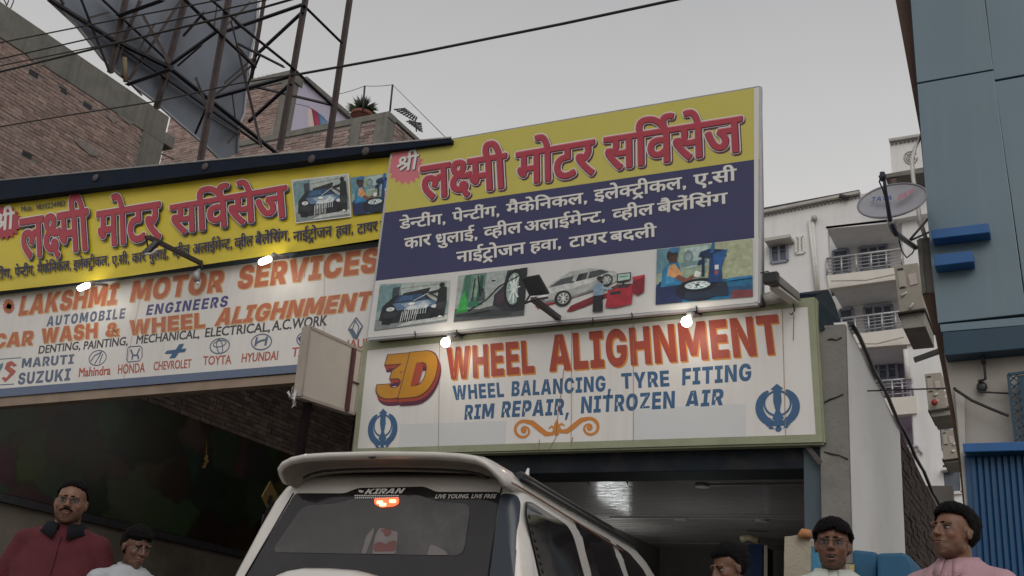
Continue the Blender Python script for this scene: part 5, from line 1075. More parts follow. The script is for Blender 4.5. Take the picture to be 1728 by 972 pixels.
dg = [(A_, (307,-2), A_, (218,134), .035), (A_, (240,24), B_, (286,106), .035), (B_, (370,50), A_, (288,109), .04), (A_, (421,4), A_, (374,50), .035), (B_, (512,19), A_, (430,95), .045), (A_, (430,95), A_, (378,140), .035), (B_, (492,140), A_, (420,205), .045), (B_, (391,36), B_, (432,202), .03), (A_, (108,8), A_, (100,-6), .03), (A_, (232,90), A_, (262,40), .03), (A_, (300,110), B_, (340,75), .03), (B_, (345,20), A_, (310,60), .03), (A_, (150,30), A_, (185,20), .03), (A_, (330,130), B_, (352,190), .03), (B_, (362,150), A_, (330,225), .03), (B_, (440,90), A_, (415,150), .03), (A_, (205,125), A_, (240,160), .03), (B_, (352,195), A_, (402,225), .035),
      (A_, (400,76), B_, (441,248), .03), (A_, (432,104), A_, (360,162), .04), (A_, (138,-4), A_, (187,122), .05), (A_, (174,-2), A_, (284,101), .05), (A_, (264,175), A_, (290,130), .03), (A_, (405,218), A_, (384,240), .035), (A_, (393,160), A_, (398,200), .03), (B_, (404,80), A_, (432,112), .03), (A_, (362,48), A_, (367,10), .03)]
for f0, a, f1, b, w in dg: mem('brace', f0, a, f1, b, w, M_STEEL_BROWN if w < .04 else M_STEEL_DARK, .008)
MB().tube([A_(210,97), A_(212,138)], .035, 6).build('bamboo_prop', mat('bamboo', (.24,.19,.11), .8, .2, 12), hb)

# ================================================================ overhead cables
YW = 6.0
W_ = lambda x, y: P(x, y, 'y', YW)
wire('cable', [W_(-60,84), W_(212,30), W_(370,0), W_(460,-20)], .008, 'topmost thin overhead cable crossing the billboard', 'cable', group='overhead cables')
wire('cable', [W_(-60,113), W_(232,47), W_(432,4), W_(470,-6)], .008, 'second overhead cable from the top crossing the billboard', 'cable', group='overhead cables')
wire('cable', [W_(-60,123), W_(160,79), W_(270,56)], .007, 'third overhead cable, joining the thick one at the billboard', 'cable', group='overhead cables')
wire('cable', [W_(-60,136), W_(160,82), W_(270,55), W_(432,16), W_(530,-12)], .012, 'thick overhead cable running through the top of the billboard frame', 'cable', group='overhead cables')
wire('cable', [W_(-60,224), W_(100,197), W_(270,170), W_(400,141), W_(515,123)], .007, 'lowest long cable, thin part passing the brick wall', 'cable', group='overhead cables')
wire('cable', [W_(500,126), W_(700,90), W_(950,40), W_(1250,-24)], .0115, 'thick black cable rising alone across the open sky', 'cable', group='overhead cables')

# ================================================================ tin roof edge over the left boards
tr = empty('tin_roof', P(380, 290, 'y', 8.3), 'dark blue tin roof edge running above the yellow banner', 'roof')
zl = P(-70,312,'y',8.3); zr = P(761,233.5,'y',8.3); zl2 = P(-70,346,'y',8.3); zr2 = P(761,240,'y',8.3)
MB().hexa([zl2, zr2, zr2+Vector((0,.15,0)), zl2+Vector((0,.15,0)), zl, zr, zr+Vector((0,.15,0)), zl+Vector((0,.15,0))]).build('edge_board', M_TIN_BLUE, tr)
MB().tube([zl + Vector((0,0,.01)), zr + Vector((0,0,.01))], .012, 6).build('edge_bead', M_GALV, tr)
MB().hexa([zl+Vector((0,.15,-.06)), zr+Vector((0,.15,-.03)), zr+Vector((0,8.2,.3)), zl+Vector((0,8.2,.5)), zl+Vector((0,.15,-.02)), zr+Vector((0,.15,0)), zr+Vector((0,8.2,.34)), zl+Vector((0,8.2,.54))]).build('roof_sheet', M_TIN_BLUE, tr)
for x, y in ((161,300),(346,281),(526,268),(617,255)):
    MB().ball(P(x, y, 'y', 8.29), (.05,.02,.05)).build('bolt_plate', M_STEEL_BROWN, tr)

# ================================================================ open work yard behind the left boards
XY = -12.4
yw = empty('yard_wall', (XY, 11, 0), 'dark soot covered brick side wall of the open work yard', 'wall')
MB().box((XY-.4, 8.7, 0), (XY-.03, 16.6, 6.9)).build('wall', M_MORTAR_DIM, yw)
zf0 = lambda u: 4.58
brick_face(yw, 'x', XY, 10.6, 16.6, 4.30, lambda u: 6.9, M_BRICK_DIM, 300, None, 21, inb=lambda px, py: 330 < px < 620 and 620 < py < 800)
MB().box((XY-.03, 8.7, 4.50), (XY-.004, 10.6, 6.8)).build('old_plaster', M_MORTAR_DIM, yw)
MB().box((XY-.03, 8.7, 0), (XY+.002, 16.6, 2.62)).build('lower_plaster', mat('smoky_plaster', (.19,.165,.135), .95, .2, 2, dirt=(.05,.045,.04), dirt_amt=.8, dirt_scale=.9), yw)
MB().box((XY, 8.7, 2.60), (XY+.10, 16.6, 2.70)).build('ledge', M_STEEL_DARK, yw)
# faded dirty poster on it
po = empty('wall_poster', (XY+.02, 11, 2.72), 'long grimy glossy poster with faded pictures on the yard wall', 'poster')
m_po = mat('grimy_flex', (.030,.027,.022), .28, .5, 1.2, dirt=(.07,.055,.03), dirt_amt=.7, dirt_scale=.8)
MB().slab([(XY+.02,8.7,2.72),(XY+.02,16.4,2.72),(XY+.02,16.4,4.52),(XY+.02,8.7,4.52)], (-1,0,0), .008).build('poster_sheet', m_po, po)
ramp_n = m_po.node_tree; _N = ramp_n.nodes; _K = ramp_n.links.new
_vo = _N.new('ShaderNodeTexVoronoi'); _vo.feature = 'SMOOTH_F1'; _vo.inputs['Scale'].default_value = 1.7; _vo.inputs['Smoothness'].default_value = .35
_no = _N.new('ShaderNodeTexNoise'); _no.inputs['Scale'].default_value = 2.4; _no.inputs['Detail'].default_value = 6
_ge = _N.new('ShaderNodeNewGeometry'); _ad = _N.new('ShaderNodeVectorMath'); _ad.operation = 'ADD'
_sc = _N.new('ShaderNodeVectorMath'); _sc.operation = 'SCALE'; _sc.inputs['Scale'].default_value = .55
_K(_no.outputs['Color'], _sc.inputs[0]); _K(_ge.outputs['Position'], _no.inputs['Vector']); _K(_ge.outputs['Position'], _ad.inputs[0]); _K(_sc.outputs[0], _ad.inputs[1]); _K(_ad.outputs[0], _vo.inputs['Vector'])
_hs = _N.new('ShaderNodeHueSaturation'); _hs.inputs['Saturation'].default_value = .45; _hs.inputs['Value'].default_value = 1.0
_ml = _N.new('ShaderNodeMixRGB'); _ml.blend_type = 'MULTIPLY'; _ml.inputs[0].default_value = 1; _ml.inputs[2].default_value = (.105,.088,.055,1)
_gm = _N.new('ShaderNodeGamma'); _gm.inputs[1].default_value = 1.8
_K(_vo.outputs['Color'], _hs.inputs['Color']); _K(_hs.outputs[0], _gm.inputs[0]); _K(_gm.outputs[0], _ml.inputs[1])
_K(_ml.outputs[0], _N['Principled BSDF'].inputs['Base Color'])
# hazard board near the car
c_ = P(455,838,'x',-8.0)
hz = empty('warning_sign', (c_.x, c_.y, 0), 'small yellow diamond warning board behind the car roof corner', 'sign')
MB().slab([P(*t,'x',-8.0) for t in ((457,812),(470,838),(456,864),(443,838))], (-1,0,0), .02).build('diamond_face', mat('dull_yellow_board', (.13,.08,.02), .6, .2, 8), hz)
MB().slab([P(*t,'x',-7.99) for t in ((456,834),(461,839),(456,852),(451,846))], (-1,0,0), .004).build('mark', M_BLACK, hz)
MB().tube([(c_.x-.03, c_.y, c_.z-.2), (c_.x-.03, c_.y, 0)], .02, 6).build('post', M_STEEL_DARK, hz)
wire('rope', [P(368,655,'x',-11.5), P(366,680,'x',-11.5), P(358,712,'x',-11.5)], .012, 'frayed rope end hanging from the left board into the dark yard', 'rope', mt=mat('rope_fibre', (.3,.2,.12), .9))
# charm string
ch = MB()
for k, (x, y) in enumerate([(348,770),(347,774),(349,778),(346,783),(344,787)]): ch.ball(P(x, y, 'x', -11), .03, 0, 8, 6)
ch.tube([P(349,740,'x',-11), P(347,790,'x',-11)], .006, 5)
ch.build('hanging_charm', mat('brass_beads', (.5,.38,.15), .35, .1, 8, metal=.7), label='small string of brass beads hanging in the dark yard', cat='charm')
MB().box((-16,16.6,0), (-6.2,16.9,8.0)).build('yard_back_wall', M_MORTAR_DIM, label='dark back wall of the open work yard', cat='wall')

# ================================================================ the alignment shop
XL, XR = -6.3, -1.66
sh = empty('workshop', (XL, 8.6, 0), 'dim wheel alignment workshop with glossy panelled ceiling under the painted board', 'building')
YF = 8.58
M_LINT = mat('dark_lintel_paint', (.014,.019,.026), .7, .2, 4, spec=.15, dirt=(.08,.06,.05), dirt_amt=.5, dirt_scale=3)
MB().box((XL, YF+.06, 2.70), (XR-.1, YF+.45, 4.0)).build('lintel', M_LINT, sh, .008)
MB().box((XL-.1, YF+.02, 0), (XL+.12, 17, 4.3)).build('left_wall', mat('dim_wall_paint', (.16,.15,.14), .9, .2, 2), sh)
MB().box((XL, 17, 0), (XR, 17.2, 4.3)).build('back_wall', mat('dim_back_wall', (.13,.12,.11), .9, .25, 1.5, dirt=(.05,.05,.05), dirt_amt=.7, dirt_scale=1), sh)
# ceiling of thin glossy panels, each its own piece, slightly rippled
def ceil_mat():
    m = bpy.data.materials.new('glossy_ceiling_panel'); m.use_nodes = True
    nt = m.node_tree; N = nt.nodes; K = nt.links.new; b = N['Principled BSDF']
    b.inputs['Base Color'].default_value = (.34,.31,.29,1); b.inputs['Roughness'].default_value = .16; b.inputs['Metallic'].default_value = .1
    g = N.new('ShaderNodeNewGeometry'); mp = N.new('ShaderNodeMapping'); mp.inputs['Scale'].default_value = (1.2, 9.0, 1)
    nz = N.new('ShaderNodeTexNoise'); nz.inputs['Scale'].default_value = 2.0; nz.inputs['Detail'].default_value = 3
    bp = N.new('ShaderNodeBump'); bp.inputs['Strength'].default_value = .35; bp.inputs['Distance'].default_value = .03
    K(g.outputs['Position'], mp.inputs[0]); K(mp.outputs[0], nz.inputs[0]); K(nz.outputs[0], bp.inputs['Height']); K(bp.outputs[0], b.inputs['Normal'])
    return m
M_CEIL = ceil_mat()
ZC = 3.3
yy = YF + .45
k = 0
while yy < 16.9:
    y2 = min(yy + 1.22, 16.99)
    MB().box((XL+.12, yy+.006, ZC + (.004 if k % 2 else 0)), (XR-.02, y2-.006, ZC+.03)).build('ceiling_panel', M_CEIL, sh); yy = y2; k += 1
m_bat = mat('cover_strip', (.33,.31,.29), .4, .1, 8)
for pa, pb_ in (((1185,817),(1352,816)), ((1030,872),(1352,882))):
    a, b = P(*pa,'z',ZC), P(*pb_,'z',ZC)
    MB().beam((a.x,a.y,ZC-.012), (XR-.05,a.y,ZC-.012), .05, .02).build('conduit', m_bat, sh)
for px_, py_ in ((1185,817), (1150,874), (1286,876)):
    a = P(px_, py_, 'z', ZC); MB().tube([(a.x,a.y,ZC), (a.x,a.y,ZC-.035)], .085, 14).build('ceiling_rose', m_bat, sh)
a = P(1185,817,'z',ZC)
for px_, px2, py_ in ((993, 1058, 803),):
    a, b = P(px_, py_, 'z', ZC), P(px2, py_, 'z', ZC)
    for q_ in (a, b): MB().tube([(q_.x,q_.y,ZC), (q_.x-.01,q_.y,ZC-.05), (q_.x+.02,q_.y,ZC-.10)], .008, 5).build('fan_hook', M_STEEL_DARK, sh)
# right hand pillar of the opening, and the return wall
pl = P(1356, 900, 'y', YF+.02).x; pr = P(1381, 900, 'y', YF+.02).x
M_POST = mat('grey_blue_post', (.05,.078,.10), .55, .15, 4, dirt=(.05,.05,.05), dirt_amt=.5, dirt_scale=5)
MB().box((pl, YF+.05, 0), (pl+.16, YF+.22, 3.0)).build('door_post', M_POST, sh, .006)
MB().box((pl+.165, YF+.02, 0), (pr+.12, YF+.40, 3.2)).build('door_post', mat('dark_blue_post', (.02,.036,.05), .7, .2, 4), sh, .006)
MB().beam(P(1362,752,'y',YF+.0), P(1386,783,'y',YF+.0), .04).build('bracket', M_STEEL_BROWN, sh)
tv = P(1314,792,'y',9.0)
MB().box((tv.x-.06, 8.98, tv.z-.04), (tv.x+.10, 9.1, tv.z+.08)).build('camera_box', M_BLACK, sh)
# side wall: plastered near half, bare brick far half, roof edge falling to the back
zs = lambda y: 3.93 - (y-8.5)*.083
pts = [(8.62,0),(11.35,0),(11.35,zs(11.35)),(8.62,zs(8.62))]
sw = empty('side_wall', (XR, 8.6, 0), 'white plastered side wall of the workshop, brown bare brick further back', 'wall')
cx0, cx1 = P(1391,650,'y',8.55).x, P(1429,650,'y',8.55).x
MB().slab([(cx1,y,z) for y,z in pts], (-1,0,0), .14).build('plastered_part', M_PLASTER, sw)
MB().slab([(cx1-.005,y,z) for y,z in [(11.352,0),(17,0),(17,zs(17)),(11.352,zs(11.352))]], (-1,0,0), .14).build('brick_core', mat('dark_mortar', (.06,.04,.032), .95, .2, 8), sw)
brick_face(sw, 'x', cx1+.004, 11.36, 16.9, .05, lambda u: zs(u)-.02, mat('dark_brown_brick', (.040,.022,.018), .95, .3, 6, bump=.4, bscale=60, island=.35), 200, None, 41)
# front concrete pillar
q = [P(1386,560,'y',8.56), P(1421,560,'y',8.56), P(1432,972,'y',8.56), P(1396,972,'y',8.56)]
sl = (q[2]-q[1]).normalized()
cpil = empty('concrete_pillar', (cx0, 8.56, 0), 'cracked grey concrete pillar at the right end of the painted board', 'pillar')
zt3 = P(1405,548,'y',8.56).z
MB().box((XR-.14, 8.56, 1.95), (cx1, 8.62, zt3)).build('shaft', M_CONC2, cpil, .008)
MB().box((XR-.14, 8.565, 0), (cx1-.002, 8.62, 1.95)).build('lower_shaft', mat('yellowed_plaster', (.34,.31,.24), .9, .15, 3, dirt=(.2,.18,.13), dirt_amt=.5, dirt_scale=2), cpil, .008)
for pts in ([(1396,573),(1404,572),(1411,574),(1420,569)], [(1388,681),(1400,674),(1412,670),(1423,665)], [(1390,762),(1403,766),(1416,768),(1431,775)]):
    MB().tube([P(x,y,'y',8.553) for x,y in pts], [.003,.007,.004,.006], 5).build('crack', M_BLACK, cpil)
# blue black tin flashing on top
zed = [P(1370,503,'y',8.5), P(1397,488,'y',9.2)]
tf = empty('tin_flashing', (XR, 8.6, 3.8), 'folded blue black tin sheet capping the right end of the workshop roof', 'flashing')
fl = MB()
c1 = [P(1345,500,'y',8.62), P(1376,500,'y',8.62), P(1398,489,'y',9.3), P(1414,530,'y',9.0), P(1421,546,'y',8.66), P(1382,560,'y',8.56)]
fl.slab([P(1375,500,'y',8.60), P(1398,489,'y',9.0), P(1409,512,'y',8.9), P(1420,547,'y',8.66), P(1385,558,'y',8.53)], (0,.3,.02), .03)
fl.build('folded_sheet', mat('ribbed_dark_tin', (.022,.033,.040), .8, .3, 12, spec=.12), tf)
MB().hexa([P(1344,507,'y',8.62), P(1376,507,'y',8.62), P(1376,504,'y',9.4), P(1344,506,'y',9.4), P(1344,497,'y',8.62), P(1378,495,'y',8.62), P(1398,488,'y',9.4), P(1350,494,'y',9.4)]).build('ridge_sheet', M_TIN_BLUE, tf)
ed = MB(); 
pe = [(cx1+.03, y, zs(y)+.015 + .02*math.sin(y*5)) for y in [8.66 + .35*i for i in range(25)]]
ed.tube(pe, .020, 6); ed.build('roof_edge_trim', M_BLACK, tf)
MB().hexa([(XL,8.7,4.05),(cx1-.05,8.7,3.86),(cx1-.05,17,3.2),(XL,17,3.5),(XL,8.7,4.08),(cx1-.05,8.7,3.9),(cx1-.05,17,3.24),(XL,17,3.54)]).build('roof_sheet', M_TIN_BLUE, sh)
# steel rail and rust between the two boards
rl = MB(); rl.beam(P(640,573,'y',8.46), P(1290,512,'y',8.46), .05, .06, (0,1,0)); rl.build('support_rail', M_STEEL_DARK, label='dark steel rail between the printed hoarding and the painted board', cat='rail')
# pole at the right edge of the hoarding
MB().tube([P(1282,148,'y',8.45), P(1285,350,'y',8.45), P(1286,512,'y',8.45)], .022, 8).build('steel_pole', M_GALV, label='thin grey pole along the right edge of the printed hoarding', cat='pole')
# tube light low at the back; its glare shows on the ripples of the ceiling
tbl = empty('tube_light', (-6.10, 14.66, 2.70), 'lit tube light on the left inner wall of the workshop behind the car', 'tube light')
MB().tube([(-6.10,14.1,2.70),(-6.10,15.25,2.70)], .03, 10).build('tube', mat('lit_tube', (1,1,1), .3, 0, 1, emit=(.95,1,1), estr=15), tbl)
MB().beam((-6.15,14.1,2.70),(-6.15,15.25,2.70), .04, .06).build('batten', M_WHITE_PVC, tbl)
ld = bpy.data.lights.new('ceiling_fill', 'POINT'); ld.energy = 16; ld.color = (.93,.98,1); ld.shadow_soft_size = .3  # added fill light, set well away from the tube to brighten the ceiling
lo_ = bpy.data.objects.new('ceiling_fill', ld); COL.objects.link(lo_); lo_.parent = tbl; lo_.location = (1.6,-1.2,-.75)
# things inside the shop
bl = P(1278,940,'y',15.5)
dr = empty('blue_cupboard', (bl.x, 15.6, 0), 'dark blue cupboard at the back of the workshop', 'cupboard')
bx0, bx1 = P(1263,960,'y',15.5).x, P(1287,960,'y',15.5).x; bz = P(1275,918,'y',15.5).z
MB().box((bx0,15.5,0), (bx1,16.1,bz)).build('body', mat('navy_enamel', (.012,.03,.10), .4, .1, 4), dr, .01)
MB().box((bx1+.02,15.49,0), (bx1+.07,15.52,bz-.02)).build('pale_edge', mat('pale_trim', (.5,.45,.36), .5), dr)
gq = P(1265,905,'y',15.0)
MB().tube([P(1250,910,'y',15.0), P(1262,906,'y',15.0), P(1281,912,'y',15.0)], .05, 8).build('rolled_chart', mat('glossy_tan_paper', (.4,.32,.2), .3, .2, 8), label='shiny rolled paper lying on the cupboard in the workshop', cat='roll')

# lamps: four lit bulbs
m_lamp = mat('lit_lamp_glass', (1,1,1), .3, 0, 1, emit=(1.0,.93,.80), estr=14)
def bulb(px, py, Y, lab, r=.046, sock=(10,-8), pw=2.4, tubular=False):
    c = P(px, py, 'y', Y)
    o = empty('bulb_lamp', c, lab, 'lamp', 'lit lamps on the sign boards')
    s = P(px+sock[0], py+sock[1], 'y', Y+.05)
    if tubular:
        d = (P(px+10, py-4, 'y', Y) - c)
        MB().tube([c - d*.6, c + d*.7], [.034,.036], 12).build('glass', m_lamp, o)
        MB().ball(c - d*.6, .034).build('glass_end', m_lamp, o)
        s0 = c + d*.95
    else:
        MB().ball(c, r, 0, 16, 10).build('glass', m_lamp, o); s0 = c + (s-c)*.4
    MB().tube([s0, s], [r*.65, r*.85], 12).build('socket', M_GALV, o)
    MB().tube([s, Vector((s.x+.02, YS-.01, s.z+.05))], .018, 8).build('arm', M_GALV, o)
    ld = bpy.data.lights.new('lamp_light', 'POINT'); ld.energy = pw; ld.color = (1,.9,.72); ld.shadow_soft_size = .05
    lo_ = bpy.data.objects.new('lamp_light', ld); COL.objects.link(lo_); lo_.parent = o; lo_.location = (0,-.09,.0)
bulb(141,484,8.25,'lit lamp hanging in front of the SHM letters of LAKSHMI', sock=(16,-6), tubular=True)
bulb(447,440,8.25,'lit lamp in front of the letters SER of SERVICES', sock=(17,-9), tubular=True)
bulb(752,578,8.28,'lit round bulb above the W of WHEEL beside the 3D', sock=(9,-10))
bulb(1158.5,543,8.28,'lit round bulb above the NM of ALIGHNMENT', sock=(8,-13))

def flood(base, head, Yb, Yh, hw, lab, face):
    b = P(*base,'y',Yb); h = P(*head,'y',Yh)
    o = empty('floodlight', b, lab, 'floodlight', 'dark floodlights on long arms')
    MB().beam(b, h, .055, .04).build('arm', M_STEEL_DARK, o)
    qd = [P(x, y, 'y', Yh+dy) for x, y, dy in face]
    n_ = (qd[1]-qd[0]).cross(qd[3]-qd[0]).normalized()
    MB().slab(qd, n_, .05).build('housing', M_BLACK, o, .006)
    MB().slab([q_*.93 + (sum(qd, Vector())/4)*.07 - n_*.002 for q_ in qd], -n_, .004).build('lamp_glass', mat('floodlight_glass', (.05,.052,.06), .12, .1, 6), o)
    return o, qd, h
o, qd, h = flood((948,541),(900,505),8.45,7.75,.2,'dark square floodlight on an arm in front of the silver car picture',[(880,470,0),(907,465,0),(925,497,.1),(893,500,.1)])
MB().tube([qd[3], h + Vector((-.08,0,-.03)), h + Vector((.03,0,-.0)), qd[2] + Vector((.0,0,-.03))], .010, 6).build('yoke', M_STEEL_DARK, o)
o, qd, h = flood((341,445),(250,400),8.45,7.6,.2,'dark floodlight on an arm over the yellow banner seen from behind',[(237,427,.05),(262,404,0),(268,408,.0),(247,430,.05)])
MB().tube([qd[0]*.5+qd[1]*.5, h + Vector((-.05,0,.02)), h], .010, 6).build('yoke', M_STEEL_DARK, o)
MB().tube([P(245,429,'y',7.6), P(256,428,'y',7.6), P(265,420,'y',7.6)], .012, 6).build('glass_rim', M_WHITE_PVC, o)
# hanging socket on the left board
hs = empty('hanging_socket', P(333,466,'y',8.4), 'grey wired lamp socket dangling over the second O of MOTOR', 'lamp socket')
MB().tube([P(337,455,'y',8.4), P(332,462,'y',8.38), P(332,474,'y',8.38)], [.02,.045,.035], 10).build('socket', M_GALV, hs)
MB().tube([P(340,440,'y',8.42), P(341,455,'y',8.4)], .012, 6).build('cable', M_CABLE, hs)
MB().ball(P(334,478,'y',8.36), .02).build('contact', M_WHITE_PVC, hs)
# tube light batten and scrap at the right end
tl_ = empty('street_light', P(1332,500,'y',8.3), 'old box shaped tube light fitting sticking out over the right end of the board', 'light fitting')
a, b = P(1340,502,'y',8.42), P(1303,471,'y',7.95)
MB().beam(a, b, .105, .075).build('housing', mat('aged_lamp_box', (.22,.21,.19), .6, .25, 8, dirt=(.1,.09,.08), dirt_amt=.6, dirt_scale=9), tl_, .012)
d_ = (b-a).normalized()
MB().beam(b - d_*.01, b + d_*.05, .12, .09).build('end_cap', M_BLACK, tl_, .008)
MB().beam(a + Vector((.0,-.02,-.05)), b + Vector((0,0,-.06)) - d_*.05, .08, .02).build('diffuser', mat('dusty_diffuser', (.42,.40,.36), .4, .15, 8), tl_)
MB().tube([P(1343,497,'y',8.4), P(1349,505,'y',8.45), P(1337,507,'y',8.46)], .014, 6).build('bracket', M_GALV, tl_)
sc = MB(); sc.tube([P(1291,505,'y',8.42), P(1312,500,'y',8.42), P(1330,498,'y',8.42)], [.05,.06,.045], 10)
sc.build('rolled_cloth', mat('dirty_cloth', (.34,.33,.31), .9, .3, 20, bump=.6, bscale=40), label='dirty rolled cloth stuffed on top of the painted board', cat='cloth')
MB().tube([P(1278,462,'y',8.4), P(1296,458,'y',8.3), P(1304,474,'y',8.2)], .006, 5).build('wire', M_CABLE, label='thin wire from the grey pole to the old light fitting', cat='wire')
MB().tube([P(1338,510,'y',8.44), P(1341,524,'y',8.44), P(1336,531,'y',8.44), P(1333,529,'y',8.44)], .007, 5).build('hook', M_STEEL_BROWN, label='bent hook over the T of ALIGHNMENT', cat='hook')
# bundles of wire hanging on the lower edge of the hoarding
tg = MB()
for k, (x, y) in enumerate([(700,562),(770,560),(1066,531),(1175,520),(1000,540)]): tg.tube([P(x,y-3,'y',8.36), P(x+1,y+4,'y',8.35), P(x-1,y+9,'y',8.37)], .006, 5)
tg.build('wire_ties', M_CABLE, label='short black wire ties under the printed hoarding', cat='wire ties', kind='stuff')
# ================================================================ white apartment block behind
YA = 40.0
def A(x, y, dy=0.0): return P(x, y, 'y', YA+dy)
ap = empty('apartment_building', A(1450,700), 'white apartment block with steel railed balconies and lilac rear walls behind the workshop', 'building')
ex = lambda pts, d, t, name, mt, par=ap, bev=0: MB().slab([P(x, y, 'y', YA+d) for x, y in pts], (0,1,0), t).build(name, mt, par, bev)
# main wall in pieces round the recessed balconies
ex([(1272,362),(1394,337),(1402,520),(1440,900),(1290,900)], 0, .4, 'wall', M_APT)
ex([(1394,337),(1560,310),(1560,372),(1396,386)], 0, .4, 'wall', M_APT)
ex([(1520,360),(1600,360),(1640,900),(1552,900),(1524,500)], .1, .4, 'wall', M_APT)
# back walls and ceilings of the balconies, one floor at a time
def floor(cq, bq, wallm, ceilm):
    ex(bq, 2.2, .2, 'balcony_back_wall', wallm)
    a, b = cq[0], cq[1]
    a0, b0 = A(*a), A(*b)
    MB().hexa([a0, b0, b0+Vector((0,2.3,0)), a0+Vector((0,2.3,0)), a0+Vector((0,0,.1)), b0+Vector((0,0,.1)), b0+Vector((0,2.3,.1)), a0+Vector((0,2.3,.1))]).build('balcony_ceiling', ceilm, ap)
floor([(1394,386),(1528,371)], [(1390,375),(1560,360),(1570,480),(1400,500)], M_APT, M_APT)
floor([(1402,487),(1528,471)], [(1395,480),(1560,465),(1580,585),(1405,600)], M_APT, M_APT)
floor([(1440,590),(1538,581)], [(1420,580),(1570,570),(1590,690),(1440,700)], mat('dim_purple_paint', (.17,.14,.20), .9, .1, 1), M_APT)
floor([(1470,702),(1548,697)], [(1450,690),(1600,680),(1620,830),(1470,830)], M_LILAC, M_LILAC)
for c in ([(1395,465),(1522,450),(1523,470),(1399,487)], [(1424,566),(1537,552),(1540,580),(1428,589)], [(1478,673),(1545,668),(1547,697),(1480,703)]):
    ex(c, -.15, .35, 'balcony_front', M_APT_TILE)
# columns of wall between recess and right part
ex([(1521,360),(1527,470),(1529,565),(1540,700),(1552,900),(1600,900),(1572,560),(1545,360)], -.02, .3, 'wall', M_APT)
ex([(1520,560),(1548,557),(1548,700),(1532,690)], 1.0, .2, 'wall', M_LILAC)
# cornice, parapet and the stair tower
ex([(1272,357),(1450,321.5),(1450,325.5),(1272,361.5)], -.25, .5, 'cornice', M_PLASTER_GREY)
ex([(1272,353.5),(1450,320),(1450,321.5),(1272,356)], -.1, .3, 'parapet_line', M_STEEL_DARK)
dsh = MB()
for k in range(26):
    x = 1286 + k*6.4; y = 362 - (x-1286)*.196
    for dx, dyy in ((0,0),(3.2,2.6)): dsh.slab([P(*t,'y',YA-.02) for t in ((x+dx,y+dyy),(x+dx+3,y+dyy-.5),(x+dx+3,y+dyy+.7),(x+dx,y+dyy+1.2))], (0,-1,0), .05)
dsh.build('dentil_course', mat('shadow_groove', (.18,.17,.16), .9), ap, kind='stuff')
ex([(1501,236),(1562,226),(1570,298),(1505,292)], -1.0, 3.0, 'stair_tower', M_APT)
ex([(1499,234),(1562,224),(1562,228),(1500,238)], -1.2, 3.4, 'tower_cornice', M_PLASTER_GREY)
ex([(1493,294),(1565,281),(1565,290),(1494,300)], -1.6, 2.0, 'roof_slab', M_CONC2)
ex([(1494,299),(1565,288),(1565,360),(1500,372)], -.4, 1.0, 'wall', M_APT)
for r_ in (3, 6.5, 10.5):
    MB().tube([P(1537+r_*math.cos(a)*1.05, 266+r_*math.sin(a), 'y', YA-1.02) for a in [k*2*math.pi/20 for k in range(19)]], .03, 4, 0, False).build('plaster_swirl', M_PLASTER_GREY, ap)
dd = MB()
for k in range(8):
    x = 1504 + k*7; y = 244-(x-1504)*.17; dd.slab([P(*t,'y',YA-1.01) for t in ((x,y),(x+3.5,y-.6),(x+3.5,y+.6),(x,y+1.2))], (0,-1,0), .05)
dd.build('dentil_course', MATS['shadow_groove'], ap, kind='stuff')
def window(c, d, panes=2, bars=0, mtf=M_WINFRAME, shade=False):
    tl, tr, br, bl = [P(x, y, 'y', YA+d) for x, y in c]
    fr_ = MB()
    for a, b in ((tl,tr),(tr,br),(br,bl),(bl,tl)): fr_.beam(a, b, .10, .10, (0,1,0))
    w = fr_.build('window', mtf, ap)
    for k in range(panes):
        t0, t1 = k/panes + .03, (k+1)/panes - .03
        q_ = [tl*(1-t0)+tr*t0, tl*(1-t1)+tr*t1, bl*(1-t1)+br*t1, bl*(1-t0)+br*t0]
        MB().slab([v + Vector((0,.03,0)) for v in q_], (0,1,0), .03).build('pane', M_WINDOW, w)
    for k in range(1, panes):
        t = k/panes; MB().beam(tl*(1-t)+tr*t, bl*(1-t)+br*t, .09, .09, (0,1,0)).build('mullion', mtf, w)
    for k in range(bars):
        t = (k+1)/(bars+1); MB().beam(tl*(1-t)+bl*t, tr*(1-t)+br*t, .035, .03, (0,1,0)).build('bar', mtf, w)
    return w
window([(1300,405),(1327,402),(1329,440),(1302,444)], -.04, 2, 1)
window([(1343,401),(1356,399),(1357,426),(1344,428)], -.04, 2, 9, M_WHITE_PVC)
window([(1406,424),(1431,421),(1434,460),(1408,463)], 2.1, 1, 0)
window([(1450,419),(1496,413),(1499,452),(1454,457)], 2.1, 3, 1)
window([(1417,524),(1439,521),(1442,566),(1420,568)], 2.1, 1, 0)
window([(1458,519),(1505,514),(1508,558),(1463,563)], 2.1, 3, 1)
window([(1466,612),(1512,608),(1515,650),(1470,655)], 2.1, 3, 2)
window([(1505,735),(1523,733),(1526,775),(1508,778)], 2.1, 1, 0)
window([(1578,721),(1602,719),(1606,754),(1581,756)], .05, 2, 6)
window([(1587,783),(1621,780),(1624,831),(1590,833)], .05, 1, 0, M_WHITE_PVC)
window([(1536,612),(1556,610),(1560,650),(1540,653)], -.1, 1, 0) if False else None
for c in ([(1289,402),(1333,395),(1333,400),(1290,407)],): ex(c, -.7, .7, 'window_shade', M_PLASTER_GREY)
ex([(1586,790),(1604,787),(1606,791),(1587,794)], -.4, .4, 'window_shade', M_WHITE_PVC)
for x0, x1 in ((1366,1378), (1371,1381)):
    MB().tube([A(x0,372,-.1), A((x0+x1)/2,430,-.1), A(x1,492,-.1)], .07, 8).build('drain_pipe', M_WHITE_PVC, ap)
